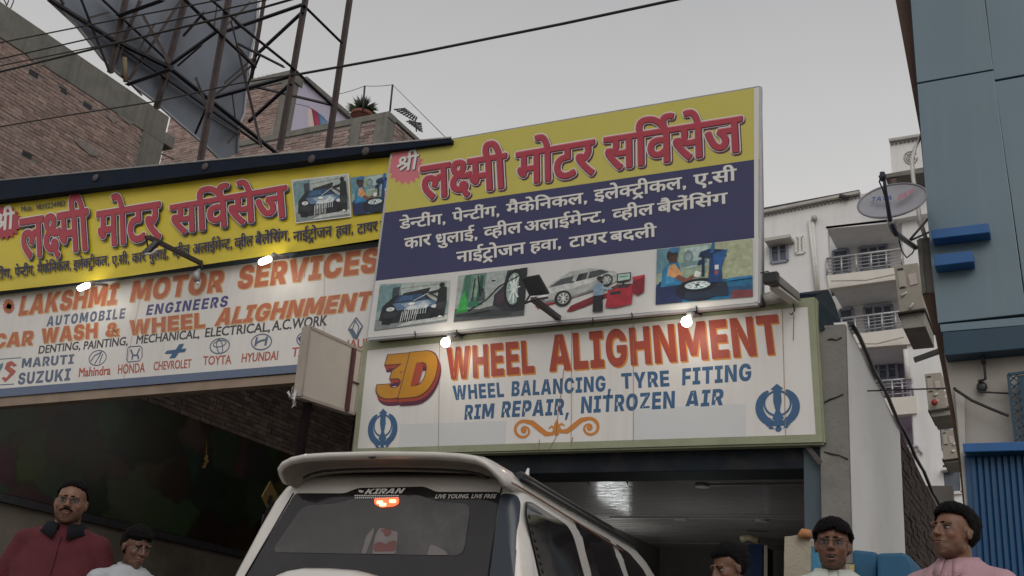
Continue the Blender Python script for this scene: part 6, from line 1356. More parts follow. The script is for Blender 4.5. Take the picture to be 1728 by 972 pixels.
MB().tube([A(1374,372,-.15), A(1374,365,-.15)], .12, 8).build('pipe_cowl', M_PLASTER_GREY, ap)
def railing(tl, tr, br, bl, posts=5, rails=4):
    r0 = empty('railing', A(*bl,-.1), 'x', 'x'); del r0['label']; del r0['category']
    r0.parent = ap; r0.matrix_world = Matrix.Translation(A(*bl, -.1))
    bpy.context.view_layer.update()
    T0, T1, B1, B0 = [A(x, y, -.1) for x, y in (tl, tr, br, bl)]
    MB().tube([T0, T1], .05, 6).build('handrail', M_ALU, r0)
    for k in range(1, rails+1):
        t = k/(rails+1); MB().tube([T0*(1-t)+B0*t, T1*(1-t)+B1*t], .02, 5).build('rail', M_ALU, r0)
    for k in range(posts):
        t = (k+.0)/(posts-1); MB().tube([T0*(1-t)+T1*t, B0*(1-t)+B1*t], .04, 6).build('baluster', M_ALU, r0)
railing((1395,436.5),(1521,420),(1522,450),(1396,466), 6)
railing((1420,538),(1534,524),(1535,552),(1423,567), 6)
railing((1472,644),(1538,639),(1541,668),(1474,674), 5)
railing((1520,754),(1548,753),(1556,767),(1524,770), 3, 1)
MB().tube([A(1528,590,-.2), A(1533,640,-.2)], .09, 8).build('drain_pipe', M_WHITE_PVC, ap)
wire('cable', [A(1402,474,-.4), A(1460,473,-.4), A(1510,463,-.4)], .03, 'loose cable sagging on the upper balcony front of the white block', 'cable', mt=M_PLASTER_GREY)
wire('cable', [A(1442,580,-.4), A(1480,580,-.4), A(1525,569,-.4)], .03, 'loose cable sagging on the middle balcony front of the white block', 'cable', mt=M_PLASTER_GREY)
MB().tube([A(1417,331,-.2), A(1432,333,-.2)], .09, 6).build('roof_pipe', M_STEEL_DARK, label='short dark pipe lying on the roof edge of the white block', cat='pipe')
MB().slab([A(1541,603,-3), A(1596,583,-3), A(1596,589,-3), A(1542,608,-3)], (0,1,0), .3).build('canopy_edge', M_BLACK, label='dark canopy edge sticking out of the white wall near the brown strip', cat='canopy')

# ================================================================ blue clad building on the right
YR = 8.7
Bq = lambda x, y, d=0.0: P(x, y, 'y', YR+d)
bb = empty('blue_building', Bq(1640,900), 'shop building clad in grey blue panels with dark joints, at the right edge', 'building')
# cladding panels, each a piece
panels = [[(1532,-60),(1654,-60),(1675.8,116.5),(1547.5,139.3)], [(1548,143),(1675,120),(1708,341),(1706,358),(1728,500),(1731,528),(1574,543),(1555,240)],
          [(1656,-60),(1860,-60),(1860,101.5),(1678,134.5)], [(1678.5,138),(1860,105),(1860,512),(1734,526)], [(1586,547.5),(1860,523),(1860,538),(1588,560)]]
panels[1] = [(1548,142),(1676,119),(1732,529),(1583,545),(1571,440),(1556,250)]
for c in panels:
    MB().slab([Bq(*t) for t in c], (0,1,0), .03).build('cladding_panel', M_ACP, bb, .004)
MB().slab([Bq(x, y, .035) for x, y in [(1530,-60),(1860,-60),(1860,560),(1588,562),(1572,440),(1554,240)]], (0,1,0), .12).build('joint_backing', mat('dark_navy_joint', (.012,.02,.045), .6), bb)
# brow under the cladding
q = [Bq(1590,561,-.06), Bq(1870,537,-.06), Bq(1870,575,-.06), Bq(1594,600,-.06)]
MB().slab(q, (0,1,0), .3).build('brow', M_BLUE_DARK, bb, .006)
# letter bars standing off the panels
for c in ([(1571,388),(1668,376),(1670,392),(1573,403)], [(1575,430),(1641,423),(1643,441),(1577,449)]):
    f = [Bq(x, y, -.16) for x, y in c]
    MB().slab(f, (0,1,0), .15).build('letter_bar', M_BLUE_BRIGHT, bb, .006)
# brown side strip and grey block
MB().slab([Bq(x, y, .18) for x, y in [(1500,-60),(1536,-60),(1560,240),(1553,226)]], (0,1,0), .5).build('brown_reveal', M_BROWN, bb)
MB().slab([Bq(x, y, .18) for x, y in [(1555,492),(1600,490),(1602,600),(1626,780),(1650,990),(1640,990),(1617,775),(1602,690),(1589,620),(1577,562)]], (0,1,0), .25).build('brown_reveal', M_BROWN, bb)
MB().slab([Bq(x, y, .17) for x, y in [(1547,405),(1552,401),(1580,399),(1590,492),(1556,496)]], (0,1,0), .3).build('concrete_block', M_CONC2, bb, .01)
MB().slab([Bq(x, y, .16) for x, y in [(1547,405),(1553,402),(1559,425),(1558,450),(1563,492),(1556,496)]], (0,1,0), .05).build('rough_edge', M_CONC, bb)
# wall under the brow, in its shade, and the pale pillar
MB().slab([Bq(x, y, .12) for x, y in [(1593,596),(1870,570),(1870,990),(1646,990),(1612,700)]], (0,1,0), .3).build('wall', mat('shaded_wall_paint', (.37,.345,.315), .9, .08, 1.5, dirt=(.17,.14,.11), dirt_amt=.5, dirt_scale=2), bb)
MB().slab([Bq(x, y, .085) for x, y in [(1611,657),(1628,668),(1629,760),(1640,770),(1662,990),(1640,990),(1620,760)]], (0,1,0), .03).build('pale_pillar', M_PLASTER_GREY, bb)
# roller shutter of vertical ribs, each its own piece
hood = [Bq(1624,748,-.10), Bq(1870,740,-.10), Bq(1870,757,-.10), Bq(1626,763,-.10)]
MB().slab(hood, (0,1,0), .2).build('shutter_hood', M_BLUE_BRIGHT, bb, .008)
MB().slab([Bq(1627,763,-.10), Bq(1870,757,-.10), Bq(1870,762,-.02), Bq(1636,769,-.02)], (0,1,0), .03).build('hood_lip', M_BLUE_DARK, bb)
xa, xb = Bq(1645,870,.02).x, Bq(1850,870,.02).x
ztp = Bq(1640,766,0).z
nr = int((xb-xa)/.045)
for k in range(nr):
    x = xa + k*.045
    MB().hexa([(x,YR+.03,0),(x+.026,YR+.03,0),(x+.042,YR+.05,0),(x-.002,YR+.05,0),(x,YR+.03,ztp),(x+.026,YR+.03,ztp),(x+.042,YR+.05,ztp),(x-.002,YR+.05,ztp)]).build('shutter_rib', M_BLUE, bb)
MB().slab([(xa-.02,YR+.052,0),(xb,YR+.052,0),(xb,YR+.052,ztp),(xa-.05,YR+.052,ztp)], (0,1,0), .02).build('shutter_back', M_BLUE, bb)
# lattice at far right
lg = empty('lattice_grille', Bq(1710,740,0), 'dark blue criss cross lattice at the right edge over the blue shutter', 'grille')
a, b = Bq(1701,632,.0), Bq(1714,744,.0)
MB().beam(a, b, .02).build('frame_bar', M_BLUE_DARK, lg); MB().beam(a, Bq(1780,622,0), .02).build('frame_bar', M_BLUE_DARK, lg)
for k in range(8):
    t0, t1 = k/8, (k+1)/8
    l0, l1 = a*(1-t0)+b*t0, a*(1-t1)+b*t1; sh_ = Vector((.07,0,0))
    MB().beam(l0, l1+sh_, .010).build('lattice_bar', M_BLUE_DARK, lg); MB().beam(l1, l0+sh_, .010).build('lattice_bar', M_BLUE_DARK, lg)
MB().slab([Bq(1716,634,.01), Bq(1870,620,.01), Bq(1870,744,.01), Bq(1729,748,.01)], (0,1,0), .04).build('back_plate', M_BLUE_DARK, lg)
wire('cable', [Bq(1611,657,.0), Bq(1640,676,.0), Bq(1672,690,.0), Bq(1702,702,.0)], .012, 'thick cable running from the pillar top to the lattice', 'cable')
wire('cable', [Bq(1650,661,.05), Bq(1680,663,.05), Bq(1705,664,.05)], .008, 'thin cable under the brow on the grey wall', 'cable')
wire('cable', [Bq(1657,592,.05), Bq(1661,616,.05), Bq(1663,640,.05), Bq(1650,643,.05)], .010, 'dangling cable end under the dark blue brow', 'cable')
MB().tube([Bq(1656,594,.05), Bq(1660,614,.05)], .02, 6).build('cable_joint', M_CABLE, label='taped joint of the cable dangling under the brow', cat='cable')
MB().ball(Bq(1657,653,.08), (.04,.02,.045)).build('broken_hole', M_BLACK, label='black broken hole in the grey wall beside the lattice', cat='hole')
wire('cable', [P(1405,662,'y',9.5), P(1540,657,'y',9.5), P(1612,655,'y',8.8)], .007, 'thin dark cable crossing the gap between workshop and blue building', 'cable')

# ================================================================ satellite dish
YD = 8.35
dc = P(1505,338,'y',YD)
ds = empty('satellite_dish', P(1560,420,'y',8.8), 'grey satellite dish with faint red and blue lettering fixed to the concrete block', 'satellite dish')
nrm = Vector((-.25,-.62,.42)).normalized()
# ellipse axes measured in the picture, laid on a tilted disc
uax = (P(1563,325,'y',YD) - P(1447,351,'y',YD)); uax_len = uax.length/2; uax.normalize()
vdir = nrm.cross(uax).normalized()
# find the half height of the rim so that its picture height fits
r_u = uax_len; 
dirs = []
m_dish = mat('dish_paint', (.30,.30,.33), .55, .06, 6, dirt=(.18,.16,.15), dirt_amt=.4, dirt_scale=10)
wv_ = (dc - EYE).normalized(); sv_ = uax.cross(wv_).normalized()
if sv_.z < 0: sv_ = -sv_
vdir = (sv_*.47 + wv_*.88).normalized()          # the dish looks steeply up; its upper rim leans away
nd = uax.cross(vdir).normalized()
if nd.dot(EYE - dc) < 0: nd = -nd                # the side that faces the street
r_u = r_v = uax_len
vs = []; fs = []; nr_, ns_ = 8, 36
for i in range(nr_+1):
    rr = i/nr_
    for k in range(ns_):
        a = 2*math.pi*k/ns_
        vs.append(dc + uax*r_u*rr*math.cos(a) + vdir*r_v*rr*math.sin(a) - nd*(.07*(1-rr*rr)))
for i in range(nr_):
    for k in range(ns_): fs.append((i*ns_+k, (i+1)*ns_+k, (i+1)*ns_+(k+1) % ns_, i*ns_+(k+1) % ns_))
MB().add(vs, fs, 0, None, True).build('reflector', m_dish, ds)
MB().tube([dc + uax*r_u*math.cos(a) + vdir*r_v*math.sin(a) for a in [2*math.pi*k/36 for k in range(37)]], .009, 6).build('rim', mat('rim_grey', (.2,.2,.22), .5), ds)
DISHINFO = (dc, uax, vdir, nd, r_u, r_v)
lnb = P(1489,297,'y',7.85)
arm0 = P(1502,372,'y',8.1)
MB().tube([lnb + Vector((.01,.02,-.03)), P(1494,322,'y',7.95), arm0, P(1512,396,'y',8.3)], [.012,.014,.018,.02], 8).build('feed_arm', mat('navy_arm', (.03,.035,.07), .5), ds)
MB().tube([lnb + Vector((0,0,.03)), lnb, P(1490,303,'y',7.9)], [.02,.03,.022], 10).build('feed_horn', mat('navy_arm', (.03,.035,.07)), ds)
MB().tube([P(1486,298,'y',7.8), P(1484,307,'y',7.85), P(1489,318,'y',7.9), P(1493,330,'y',7.95)], .006, 6).build('cable', M_CABLE, ds)
MB().tube([arm0, P(1507,388,'y',8.3), P(1520,400,'y',8.5), P(1545,418,'y',8.85)], [.025,.028,.024,.022], 8).build('mount_tube', M_GALV, ds)
for a, b in (((1536,404),(1568,367)), ((1538,405),(1572,390)), ((1508,375),(1516,398))):
    MB().tube([P(*a,'y',8.6), P(*b,'y',8.75)], .010, 6).build('stay_rod', M_STEEL_DARK, ds)
MB().tube([P(1516,402,'y',8.6), P(1522,424,'y',8.6), P(1530,435,'y',8.6), P(1540,427,'y',8.7), P(1544,418,'y',8.8)], .006, 6).build('cable', M_CABLE, ds)
for k, (s_, mt_, a, b, t) in enumerate([('TATA', mat('faded_navy_print', (.06,.08,.22), .6), (1470,341), (1505,338), (1472,333.5)), ('SKY', mat('faded_red_print', (.40,.13,.17), .6), (1514,339), (1542,327), (1516,330))]):
    vs_, fs_, w0, w1, cap = letters('b', s_)
    # lay on the plane of the reflector
    def onp(px, py):
        d = ROT @ Vector((px-CX, py-CY, F_PX)); t_ = (dc - nd*0 - EYE).dot(nd)/d.dot(nd); return EYE + d*t_
    A_0, B_0, T_0 = onp(*a), onp(*b), onp(*t)
    U_ = (B_0-A_0)/(w1-w0); V_ = (T_0-A_0)/cap; side = 1 if (EYE-dc).dot(nd) > 0 else -1
    MB().add([A_0 + U_*(x-w0) + V_*y + nd*side*(.004+z) for x, y, z in vs_], fs_).build('faded_lettering', mt_, ds)
MB().tube([P(1554,230,'y',8.85), P(1544,250,'y',8.8), P(1539,270,'y',8.8), P(1541,300,'y',8.8), P(1546,330,'y',8.8), P(1552,370,'y',8.8), P(1562,402,'y',8.85)], .018, 8).build('pipe', M_WHITE_PVC, label='thin curved white pipe running down beside the blue cladding', cat='pipe')
MB().tube([P(1508,303,'y',38.5), P(1509,330,'y',38.5)], .12, 8).build('roof_pipe', mat('brown_pipe', (.1,.06,.05), .8), label='short brown pipe under the roof slab above the dish', cat='pipe')

# ================================================================ air conditioner units on brackets
def aircon(c, Y, depth, lab, rods):
    q_ = [P(x, y, 'y', Y) for x, y in c]
    o = empty('air_conditioner', q_[3], lab, 'air conditioner', 'outdoor air conditioner units')
    MB().slab(q_, (0,1,0), depth).build('casing', mat('aged_cream_metal', (.34,.31,.26), .6, .12, 5, dirt=(.16,.12,.09), dirt_amt=.6, dirt_scale=5), o, .01)
    cx_ = lambda u, v, dy=0: (q_[0]*(1-u)+q_[1]*u)*(1-v) + (q_[3]*(1-u)+q_[2]*u)*v + Vector((0,dy,0))
    MB().slab([cx_(.12,.07,-.012), cx_(.42,.07,-.012), cx_(.42,.50,-.012), cx_(.12,.50,-.012)], (0,1,0), .02).build('panel', mat('pale_casing', (.40,.37,.31), .6, .1, 5), o)
    MB().slab([cx_(.14,.08,-.02), cx_(.38,.08,-.02), cx_(.38,.12,-.02), cx_(.14,.12,-.02)], (0,1,0), .01).build('slot', M_BLACK, o)
    MB().slab([cx_(.16,.48,-.02), cx_(.36,.48,-.02), cx_(.36,.50,-.02), cx_(.16,.50,-.02)], (0,1,0), .01).build('slot', M_BLACK, o)
    MB().slab([cx_(.54,.24,-.012), cx_(.86,.22,-.012), cx_(.88,.46,-.012), cx_(.56,.48,-.012)], (0,1,0), .01).build('label_plate', mat('faded_pink_plate', (.5,.42,.40), .6), o)
    for a, b in rods: MB().tube([P(*a,'y',Y-.03), P(*b,'y',Y+.1)], .013*Y/12, 6).build('strut', M_WHITE_PVC, o)
    return o
aircon([(1508,449),(1549,443),(1560,520),(1518,527)], 12.5, .6, 'topmost air conditioner, left of the brown strip under the dish', [((1521,499),(1552,481)), ((1535,520),(1554,494))])
aircon([(1560,631),(1588,628),(1597,688),(1567,693)], 17.0, .6, 'middle air conditioner below the canopy, with a red tipped strut', [((1576,667),(1595,659)), ((1576,679),(1597,669))])
aircon([(1588,727),(1608,724),(1622,772),(1592,776)], 20.0, .6, 'lowest air conditioner, in front of the barred window', [((1606,762),(1620,757)), ((1608,750),(1617,745))])
MB().ball(P(1577,679,'y',16.9), .05).build('red_valve', mat('red_valve_paint', (.35,.04,.03), .6), label='red valve under the middle air conditioner', cat='valve')
for c, Y, lab in (([(1517,528),(1560,521),(1562,551),(1524,555)], 12.6, 'rough concrete ledge under the topmost air conditioner'), ([(1568,692),(1602,686),(1604,700),(1572,704)], 17.1, 'rough concrete ledge under the middle air conditioner'), ([(1592,775),(1622,771),(1624,779),(1594,782)], 20.1, 'thin concrete ledge under the lowest air conditioner')):
    lo_ = empty('concrete_ledge', P(*c[3],'y',Y), lab, 'ledge')
    MB().slab([P(x,y,'y',Y) for x, y in c], (0,1,0), .8).build('slab', mat('ledge_concrete', (.34,.32,.29), .9, .2, 4, bump=.3, bscale=30), lo_, .01)
    MB().slab([P(c[0][0]-2,c[0][1]-1.5,'y',Y-.05), P(c[1][0]+2,c[1][1]-1,'y',Y-.05), P(c[1][0]+2,c[1][1]+2.5,'y',Y-.05), P(c[0][0]-2,c[0][1]+2.5,'y',Y-.05)], (0,1,0), .9).build('top_plate', M_STEEL_BROWN, lo_)
# supports that carry the units, back to the side of the blue building
for c, Y in (((1550,500), 12.8), ((1590,690), 17.4), ((1612,776), 20.4)):
    p_ = P(*c,'y',Y); MB().beam(p_, (P(1700,c[1],'y',Y).x, Y, p_.z), .06).build('wall_bracket', M_STEEL_BROWN, label='steel bracket carrying the ledge at height %.1f metres' % p_.z if False else {12.8:'steel bracket behind the topmost air conditioner', 17.4:'steel bracket behind the middle air conditioner', 20.4:'steel bracket behind the lowest air conditioner'}[Y], cat='bracket')

# ================================================================ broken wall stub, blue drum and sack, bottom right
def irregular(c, Y, seed, amp):
    rnd = random.Random(seed); out = []
    for i in range(len(c)):
        a, b = c[i], c[(i+1) % len(c)]
        for k in range(4):
            t = k/4; out.append(P(a[0]*(1-t)+b[0]*t + rnd.uniform(-amp,amp), a[1]*(1-t)+b[1]*t + rnd.uniform(-amp,amp), 'y', Y))
    return out
stb = empty('broken_wall', P(1345,972,'y',7.0), 'broken stub of plastered wall, beige face with blue painted edge', 'wall')
MB().slab(irregular([(1325,905),(1362,903),(1368,925),(1368,1120),(1328,1120),(1322,950)], 7.0, 3, 1.4), (0,1,0), .28).build('plaster_face', mat('beige_plaster', (.36,.32,.25), .9, .12, 4, bump=.3, bscale=40, dirt=(.2,.17,.13), dirt_amt=.5, dirt_scale=6), stb)
MB().slab(irregular([(1368,922),(1392,926),(1392,1120),(1368.5,1120)], 7.02, 4, .8), (0,1,0), .26).build('blue_edge', mat('chalky_blue_paint', (.05,.20,.32), .8, .15, 6), stb)
MB().tube([P(1350,905,'y',6.98), P(1356,899,'y',6.95), P(1363,900,'y',6.98), P(1366,908,'y',7.0)], [.02,.03,.03,.02], 8).build('orange_rag', mat('orange_rag', (.45,.20,.09), .9), label='orange rag lying on top of the broken wall stub', cat='rag')
dm = empty('blue_barrier', P(1500,972,'y',6.6), 'rounded bright blue concrete barrier in front of the white side wall', 'barrier')
pts = [(1440,932),(1452,928),(1470,930),(1480,935),(1482,932),(1500,931),(1526,934),(1536,940),(1542,955),(1546,985),(1552,1120),(1440,1120)]
MB().slab([P(x,y,'y',6.6) for x, y in [(1480,933),(1522,932),(1534,937),(1541,950),(1548,985),(1554,1120),(1480,1120)]], (0,1,0), .5).build('front_block', mat('bright_blue_paint', (.010,.095,.19), .6, .15, 5, dirt=(.02,.08,.16), dirt_amt=.5, dirt_scale=4), dm, .02)
MB().slab([P(x,y,'y',6.75) for x, y in [(1438,927),(1479,931),(1479,1120),(1438,1120)]] , (0,1,0), .4).build('side_block', MATS['bright_blue_paint'], dm, .02)
MB().slab([P(x,y,'y',6.72) for x, y in [(1434,955),(1441,952),(1441,990),(1434,990)]], (0,1,0), .05).build('yellow_patch', mat('pale_yellow_patch', (.45,.36,.16), .8), dm)
# ================================================================ the white SUV, nose into the workshop
YAW = R(5.5)
CO = Vector((-3.16, 4.50, 0.0))
Rz = Matrix.Rotation(YAW, 3, 'Z')
def cw(x, y, z): return CO + Rz @ Vector((x, y, z))
def rear_uv(px, py, y=0.10):
    d = Rz.transposed() @ (ROT @ Vector((px-CX, py-CY, F_PX))); o = Rz.transposed() @ (EYE - CO)
    t = (y - o.y)/d.y; q = o + d*t; return q.x, q.z
def side_uv(px, py, x=0.76):
    d = Rz.transposed() @ (ROT @ Vector((px-CX, py-CY, F_PX))); o = Rz.transposed() @ (EYE - CO)
    t = (x - o.x)/d.x; q = o + d*t; return q.y, q.z
def interp(tab, v):
    if v <= tab[0][0]: return tab[0][1]
    for (a, b), (c, d) in zip(tab, tab[1:]):
        if v <= c: t = (v-a)/(c-a); t = t; return b + (d-b)*t
    return tab[-1][1]
HW = [(.30,.78),(.45,.85),(.6,.885),(.9,.895),(1.08,.885),(1.16,.865),(1.27,.845),(1.5,.785),(1.66,.738),(1.74,.70),(1.80,.655),(1.84,.60)]
RY = [(.30,.14),(.45,.05),(.6,.02),(.9,.0),(1.08,.02),(1.27,.06),(1.5,.11),(1.7,.155),(1.78,.19),(1.84,.27)]
def taper(y): return 1.0 - .05*max(0, (y-3.0)/1.4)**2 - .012*max(0, .5-y)
car = empty('parked_car', CO, 'white sport utility vehicle seen from behind, brake light lit, parked nose first into the workshop', 'car')
m_black_trim = mat('black_trim', (.012,.012,.014), .35, .15, 8)
m_under = mat('shaded_grimy_paint', (.26,.22,.19), .5, .15, 6)  # spoiler underside: shade as well as grime put into a darker colour
# shell: vertical rings at several z, each ring a rounded plan outline
def ring(z, nose, tail, corner_r, hwz):
    pts = []
    def arc(cx_, cy_, a0, a1, r_):
        for k in range(7): a = R(a0 + (a1-a0)*k/6); pts.append((cx_ + r_*math.cos(a), cy_ + r_*math.sin(a)))
    h = hwz
    arc(h-corner_r, tail+corner_r, -90, 0, corner_r)
    for k in range(1, 12): y = tail + corner_r + (nose-tail-2*corner_r)*k/12; pts.append((h*taper(y), y))
    cf = corner_r*1.4
    arc(h*taper(nose)-cf, nose-cf, 0, 90, cf)
    arc(-(h*taper(nose)-cf), nose-cf, 90, 180, cf)
    for k in range(11, 0, -1): y = tail + corner_r + (nose-tail-2*corner_r)*k/12; pts.append((-h*taper(y), y))
    arc(-(h-corner_r), tail+corner_r, 180, 270, corner_r)
    return [cw(x, y, z) for x, y in pts]
def loft(levels, mt, name, parent, close_top=True, close_bot=True):
    rings = [ring(*l) for l in levels]; n = len(rings[0]); vs = [p for r_ in rings for p in r_]
    fs = [(i*n+k, i*n+(k+1) % n, (i+1)*n+(k+1) % n, (i+1)*n+k) for i in range(len(rings)-1) for k in range(n)]
    if close_top: fs.append([(len(rings)-1)*n+k for k in range(n)])
    if close_bot: fs.append([k for k in range(n)][::-1])
    return MB().add(vs, fs, 0, None, True).build(name, mt, parent)
NOSE = [(.30,4.30),(.6,4.40),(.8,4.40),(.98,4.32),(1.06,4.10),(1.10,3.50)]
low = [(z, interp(NOSE, z), interp(RY, z), .10, interp(HW, z)) for z in (.30,.42,.55,.75,.9,1.0,1.06,1.10)]
loft(low, CAR_WHITE, 'body', car)
# cabin: front edge leans back with height
FC = [(1.10,3.42),(1.27,3.25),(1.5,3.02),(1.7,2.82),(1.8,2.66),(1.84,2.50)]
cab = [(z, interp(FC, z), interp(RY, z)+.0, .09, interp(HW, z)) for z in (1.08,1.16,1.27,1.5,1.66,1.74,1.80,1.84)]
# pillars, rails and roof are the painted cabin; the openings are real
def S(y, z, off=0): return cw((interp(HW, z) + off)*taper(y), y, z)
def S2(y, z, off=0): return cw(-(interp(HW, z) + off)*taper(y), y, z)
def Rr(x, z, off=0):
    e_ = max(0, abs(x) - (interp(HW, z) - .09)); b = .09 - math.sqrt(max(0, .09**2 - min(e_, .0899)**2))
    return cw(x, interp(RY, z) + b - off, z)
def rounded(pts, r, n=4):
    out = []; m = len(pts)
    for i in range(m):
        p0, p1, p2 = [Vector((*pts[(i+j) % m], 0)) for j in (-1, 0, 1)]
        a = (p0-p1); b = (p2-p1); ra = min(r, a.length*.4, b.length*.4)
        A1 = p1 + a.normalized()*ra; B1 = p1 + b.normalized()*ra
        for k in range(n+1):
            t = k/n; q = A1*(1-t)**2 + p1*2*t*(1-t) + B1*t*t; out.append((q.x, q.y))
    return out
def patch(outline, surf, off=.004, rings=9):
    cx_ = sum(p[0] for p in outline)/len(outline); cy_ = sum(p[1] for p in outline)/len(outline)
    n = len(outline); vs = []; fs = []
    for i in range(rings):
        s = 1 - i/rings; vs += [surf(cx_ + (x-cx_)*s, cy_ + (y-cy_)*s, off) for x, y in outline]
    vs.append(surf(cx_, cy_, off))
    for i in range(rings-1):
        for k in range(n): fs.append((i*n+k, i*n+(k+1) % n, (i+1)*n+(k+1) % n, (i+1)*n+k))
    for k in range(n): fs.append(((rings-1)*n+k, (rings-1)*n+(k+1) % n, rings*n))
    return vs, fs
loft(cab, CAR_WHITE, 'cabin', car, True, False)
rf = MB()
nx2, ny2 = 14, 12; vs = []; fs = []
for j in range(ny2+1):
    for i in range(nx2+1):
        u = -1 + 2*i/nx2; y = .25 + 2.3*j/ny2
        z = 1.84 + .055*(1-u*u)*math.sin(math.pi*min(1, (j+.6)/(ny2+1)))**.5
        vs.append(cw(u*.60*taper(y), y, z))
for j in range(ny2):
    for i in range(nx2): fs.append((j*(nx2+1)+i, j*(nx2+1)+i+1, (j+1)*(nx2+1)+i+1, (j+1)*(nx2+1)+i))
rf.add(vs, fs, 0, None, True).build('roof', CAR_WHITE, car)
# tailgate glass with its black edge band, and the clearer middle
def rpx(pts, r=.03): return rounded([rear_uv(*p) for p in pts], r)
gl_out = rpx([(490,829),(573,829),(594,819),(706,816),(728,826),(836,826),(828,985),(419,985)], .02)
m_frit = mat('smoked_glass', (.018,.016,.018), .06, .1, 3, dirt=(.04,.037,.037), dirt_amt=.5, dirt_scale=4)
v_, f_ = patch(gl_out, Rr, .006); tg_ = MB().add(v_, f_, 0, None, True).build('rear_window', m_frit, car)
gl_in = rpx([(506,851),(560,848),(600,836),(672,832),(700,832),(730,844),(790,848),(785,939),(462,933)], .05)
m_clear = mat('dusty_rear_glass', (.060,.057,.057), .08, .25, 2, dirt=(.115,.108,.10), dirt_amt=.6, dirt_scale=4)
v_, f_ = patch(gl_in, Rr, .009); pn = MB().add(v_, f_, 0, None, True).build('clear_pane', m_clear, car)
# things seen faintly through the glass: a door pillar, a red and white sticker, a paper
for pts, c_, nm, of in (([(614,935),(619,905),(631,888),(631,900),(622,936)], '#6F6A68', 'seen_pillar', .0115), ([(632,936),(634,905),(640,890),(672,898),(672,936)], '#736C6C', 'seen_sticker', .0118), ([(641,893),(658,893),(662,899),(656,906),(650,905),(648,899)], '#6B403F', 'seen_sticker', .0130), ([(634,918),(646,914),(652,920),(664,912),(671,914),(671,931),(634,932)], '#6B403F', 'seen_sticker', .0130), ([(724,938),(728,919),(740,923),(755,931),(760,938)], '#6E6968', 'seen_paper', .0115)):
    v_, f_ = patch(rpx(pts, .012), Rr, of, 4); o_ = MB().add(v_, f_, 0, None, True).build(nm, mat(nm + c_[1:], srgb(c_), .3, .15, 10), car)
# pale painted band over the glass is body; black corner panel beside it
v_, f_ = patch(rpx([(838,828),(862,829),(869,845),(873,985),(830,985)], .03), Rr, .006); MB().add(v_, f_, 0, None, True).build('corner_panel', mat('gloss_blue_black', (.022,.032,.045), .3, .08, 3), car)
for pts in ([(836,800),(837,826),(829,985)], [(487,829),(419,985)], [(835,799),(838,812)]):
    MB().tube([Rr(*rear_uv(*p), .008) for p in pts], .0045, 5).build('shut_line', m_black_trim, car)
# high level brake lamp
v_, f_ = patch(rpx([(626,839),(668,837),(669,848),(661,853),(640,855),(628,849)], .012), Rr, .016)
MB().add(v_, f_).build('brake_lamp', mat('brake_lamp_glow', (.6,.05,.02), .3, 0, 1, emit=(1,.13,.05), estr=1.7), car)
hl = MB()
for x0, x1, y0 in ((631,642,846),(652,664,844),(636,648,850)):
    v_, f_ = patch(rpx([(x0,y0-3.0),(x1,y0-3.0),(x1,y0+2.6),(x0+1,y0+3)], .006), Rr, .018, 2); hl.add(v_, f_)
hl.build('lamp_elements', mat('brake_lamp_core', (1,.4,.2), .3, 0, 1, emit=(1,.5,.22), estr=3.4), car)
def car_text(kind, s_, bl, br, tl, mt, fx=0, fy=0, sp=None, skew=0):
    vs_, fs_, w0, w1, cap = letters(kind, s_, sp); vs_, fs_ = fatten(vs_, fs_, fx, fy)
    A0, B0, T0 = Vector(rear_uv(*bl)), Vector(rear_uv(*br)), Vector(rear_uv(*tl))
    U_, V_ = (B0-A0)/(w1-w0), (T0-A0)/cap; out = []
    for x, y, z in vs_:
        q_ = A0 + U_*(x-w0) + V_*y; out.append(Rr(q_.x, q_.y, .014 + z*.8))
    MB().add(out, fs_).build('sticker_lettering', mt, car)
m_stk = mat('white_sticker', (.62,.60,.58), .5, .05, 6)
car_text('b', 'KIRAN', (608,831), (671,829.5), (613,821.5), m_stk)
car_text('t', 'LIVE YOUNG. LIVE FREE', (729,838.5), (831,838), (731,831.5), m_stk, .02, .02, 1.05)
sm = MB()
for k in range(20):
    x = 592 + k*3.8; v_, f_ = patch([rear_uv(*p) for p in ((x,832.6),(x+2.9,832.5),(x+2.9,834.8),(x,835.0))], Rr, .014, 2); sm.add(v_, f_)
for k in range(22):
    x = 593 + k*3.4; v_, f_ = patch([rear_uv(*p) for p in ((x,836.5),(x+2.4,836.4),(x+2.4,838.6),(x,838.8))], Rr, .014, 2); sm.add(v_, f_)
sm.build('sticker_small_print', m_stk, car, kind='stuff')
v_, f_ = patch(rpx([(597,823),(607,825),(604,829),(598,827)], .003), Rr, .014, 2); MB().add(v_, f_).build('sticker_mark', m_stk, car)
# spare wheel cover on the gate
cvr = MB(); prof = [(0,.0),(.30,.0),(.345,.03),(.36,.09),(.36,.22)]
n = 32; vs = []; fs = []
for i, (r_, d_) in enumerate(prof):
    for k in range(n):
        a = 2*math.pi*k/n; sx = math.copysign(abs(math.cos(a))**.6, math.cos(a)); sz = math.copysign(abs(math.sin(a))**.6, math.sin(a))
        vs.append(cw(-.12 + r_*1.08*sx, -.22 + d_, .925 + r_*sz))
fs = [(i*n+k, i*n+(k+1) % n, (i+1)*n+(k+1) % n, (i+1)*n+k) for i in range(len(prof)-1) for k in range(n)]
cvr.add(vs, fs, 0, None, True).build('spare_wheel_cover', CAR_WHITE, car)
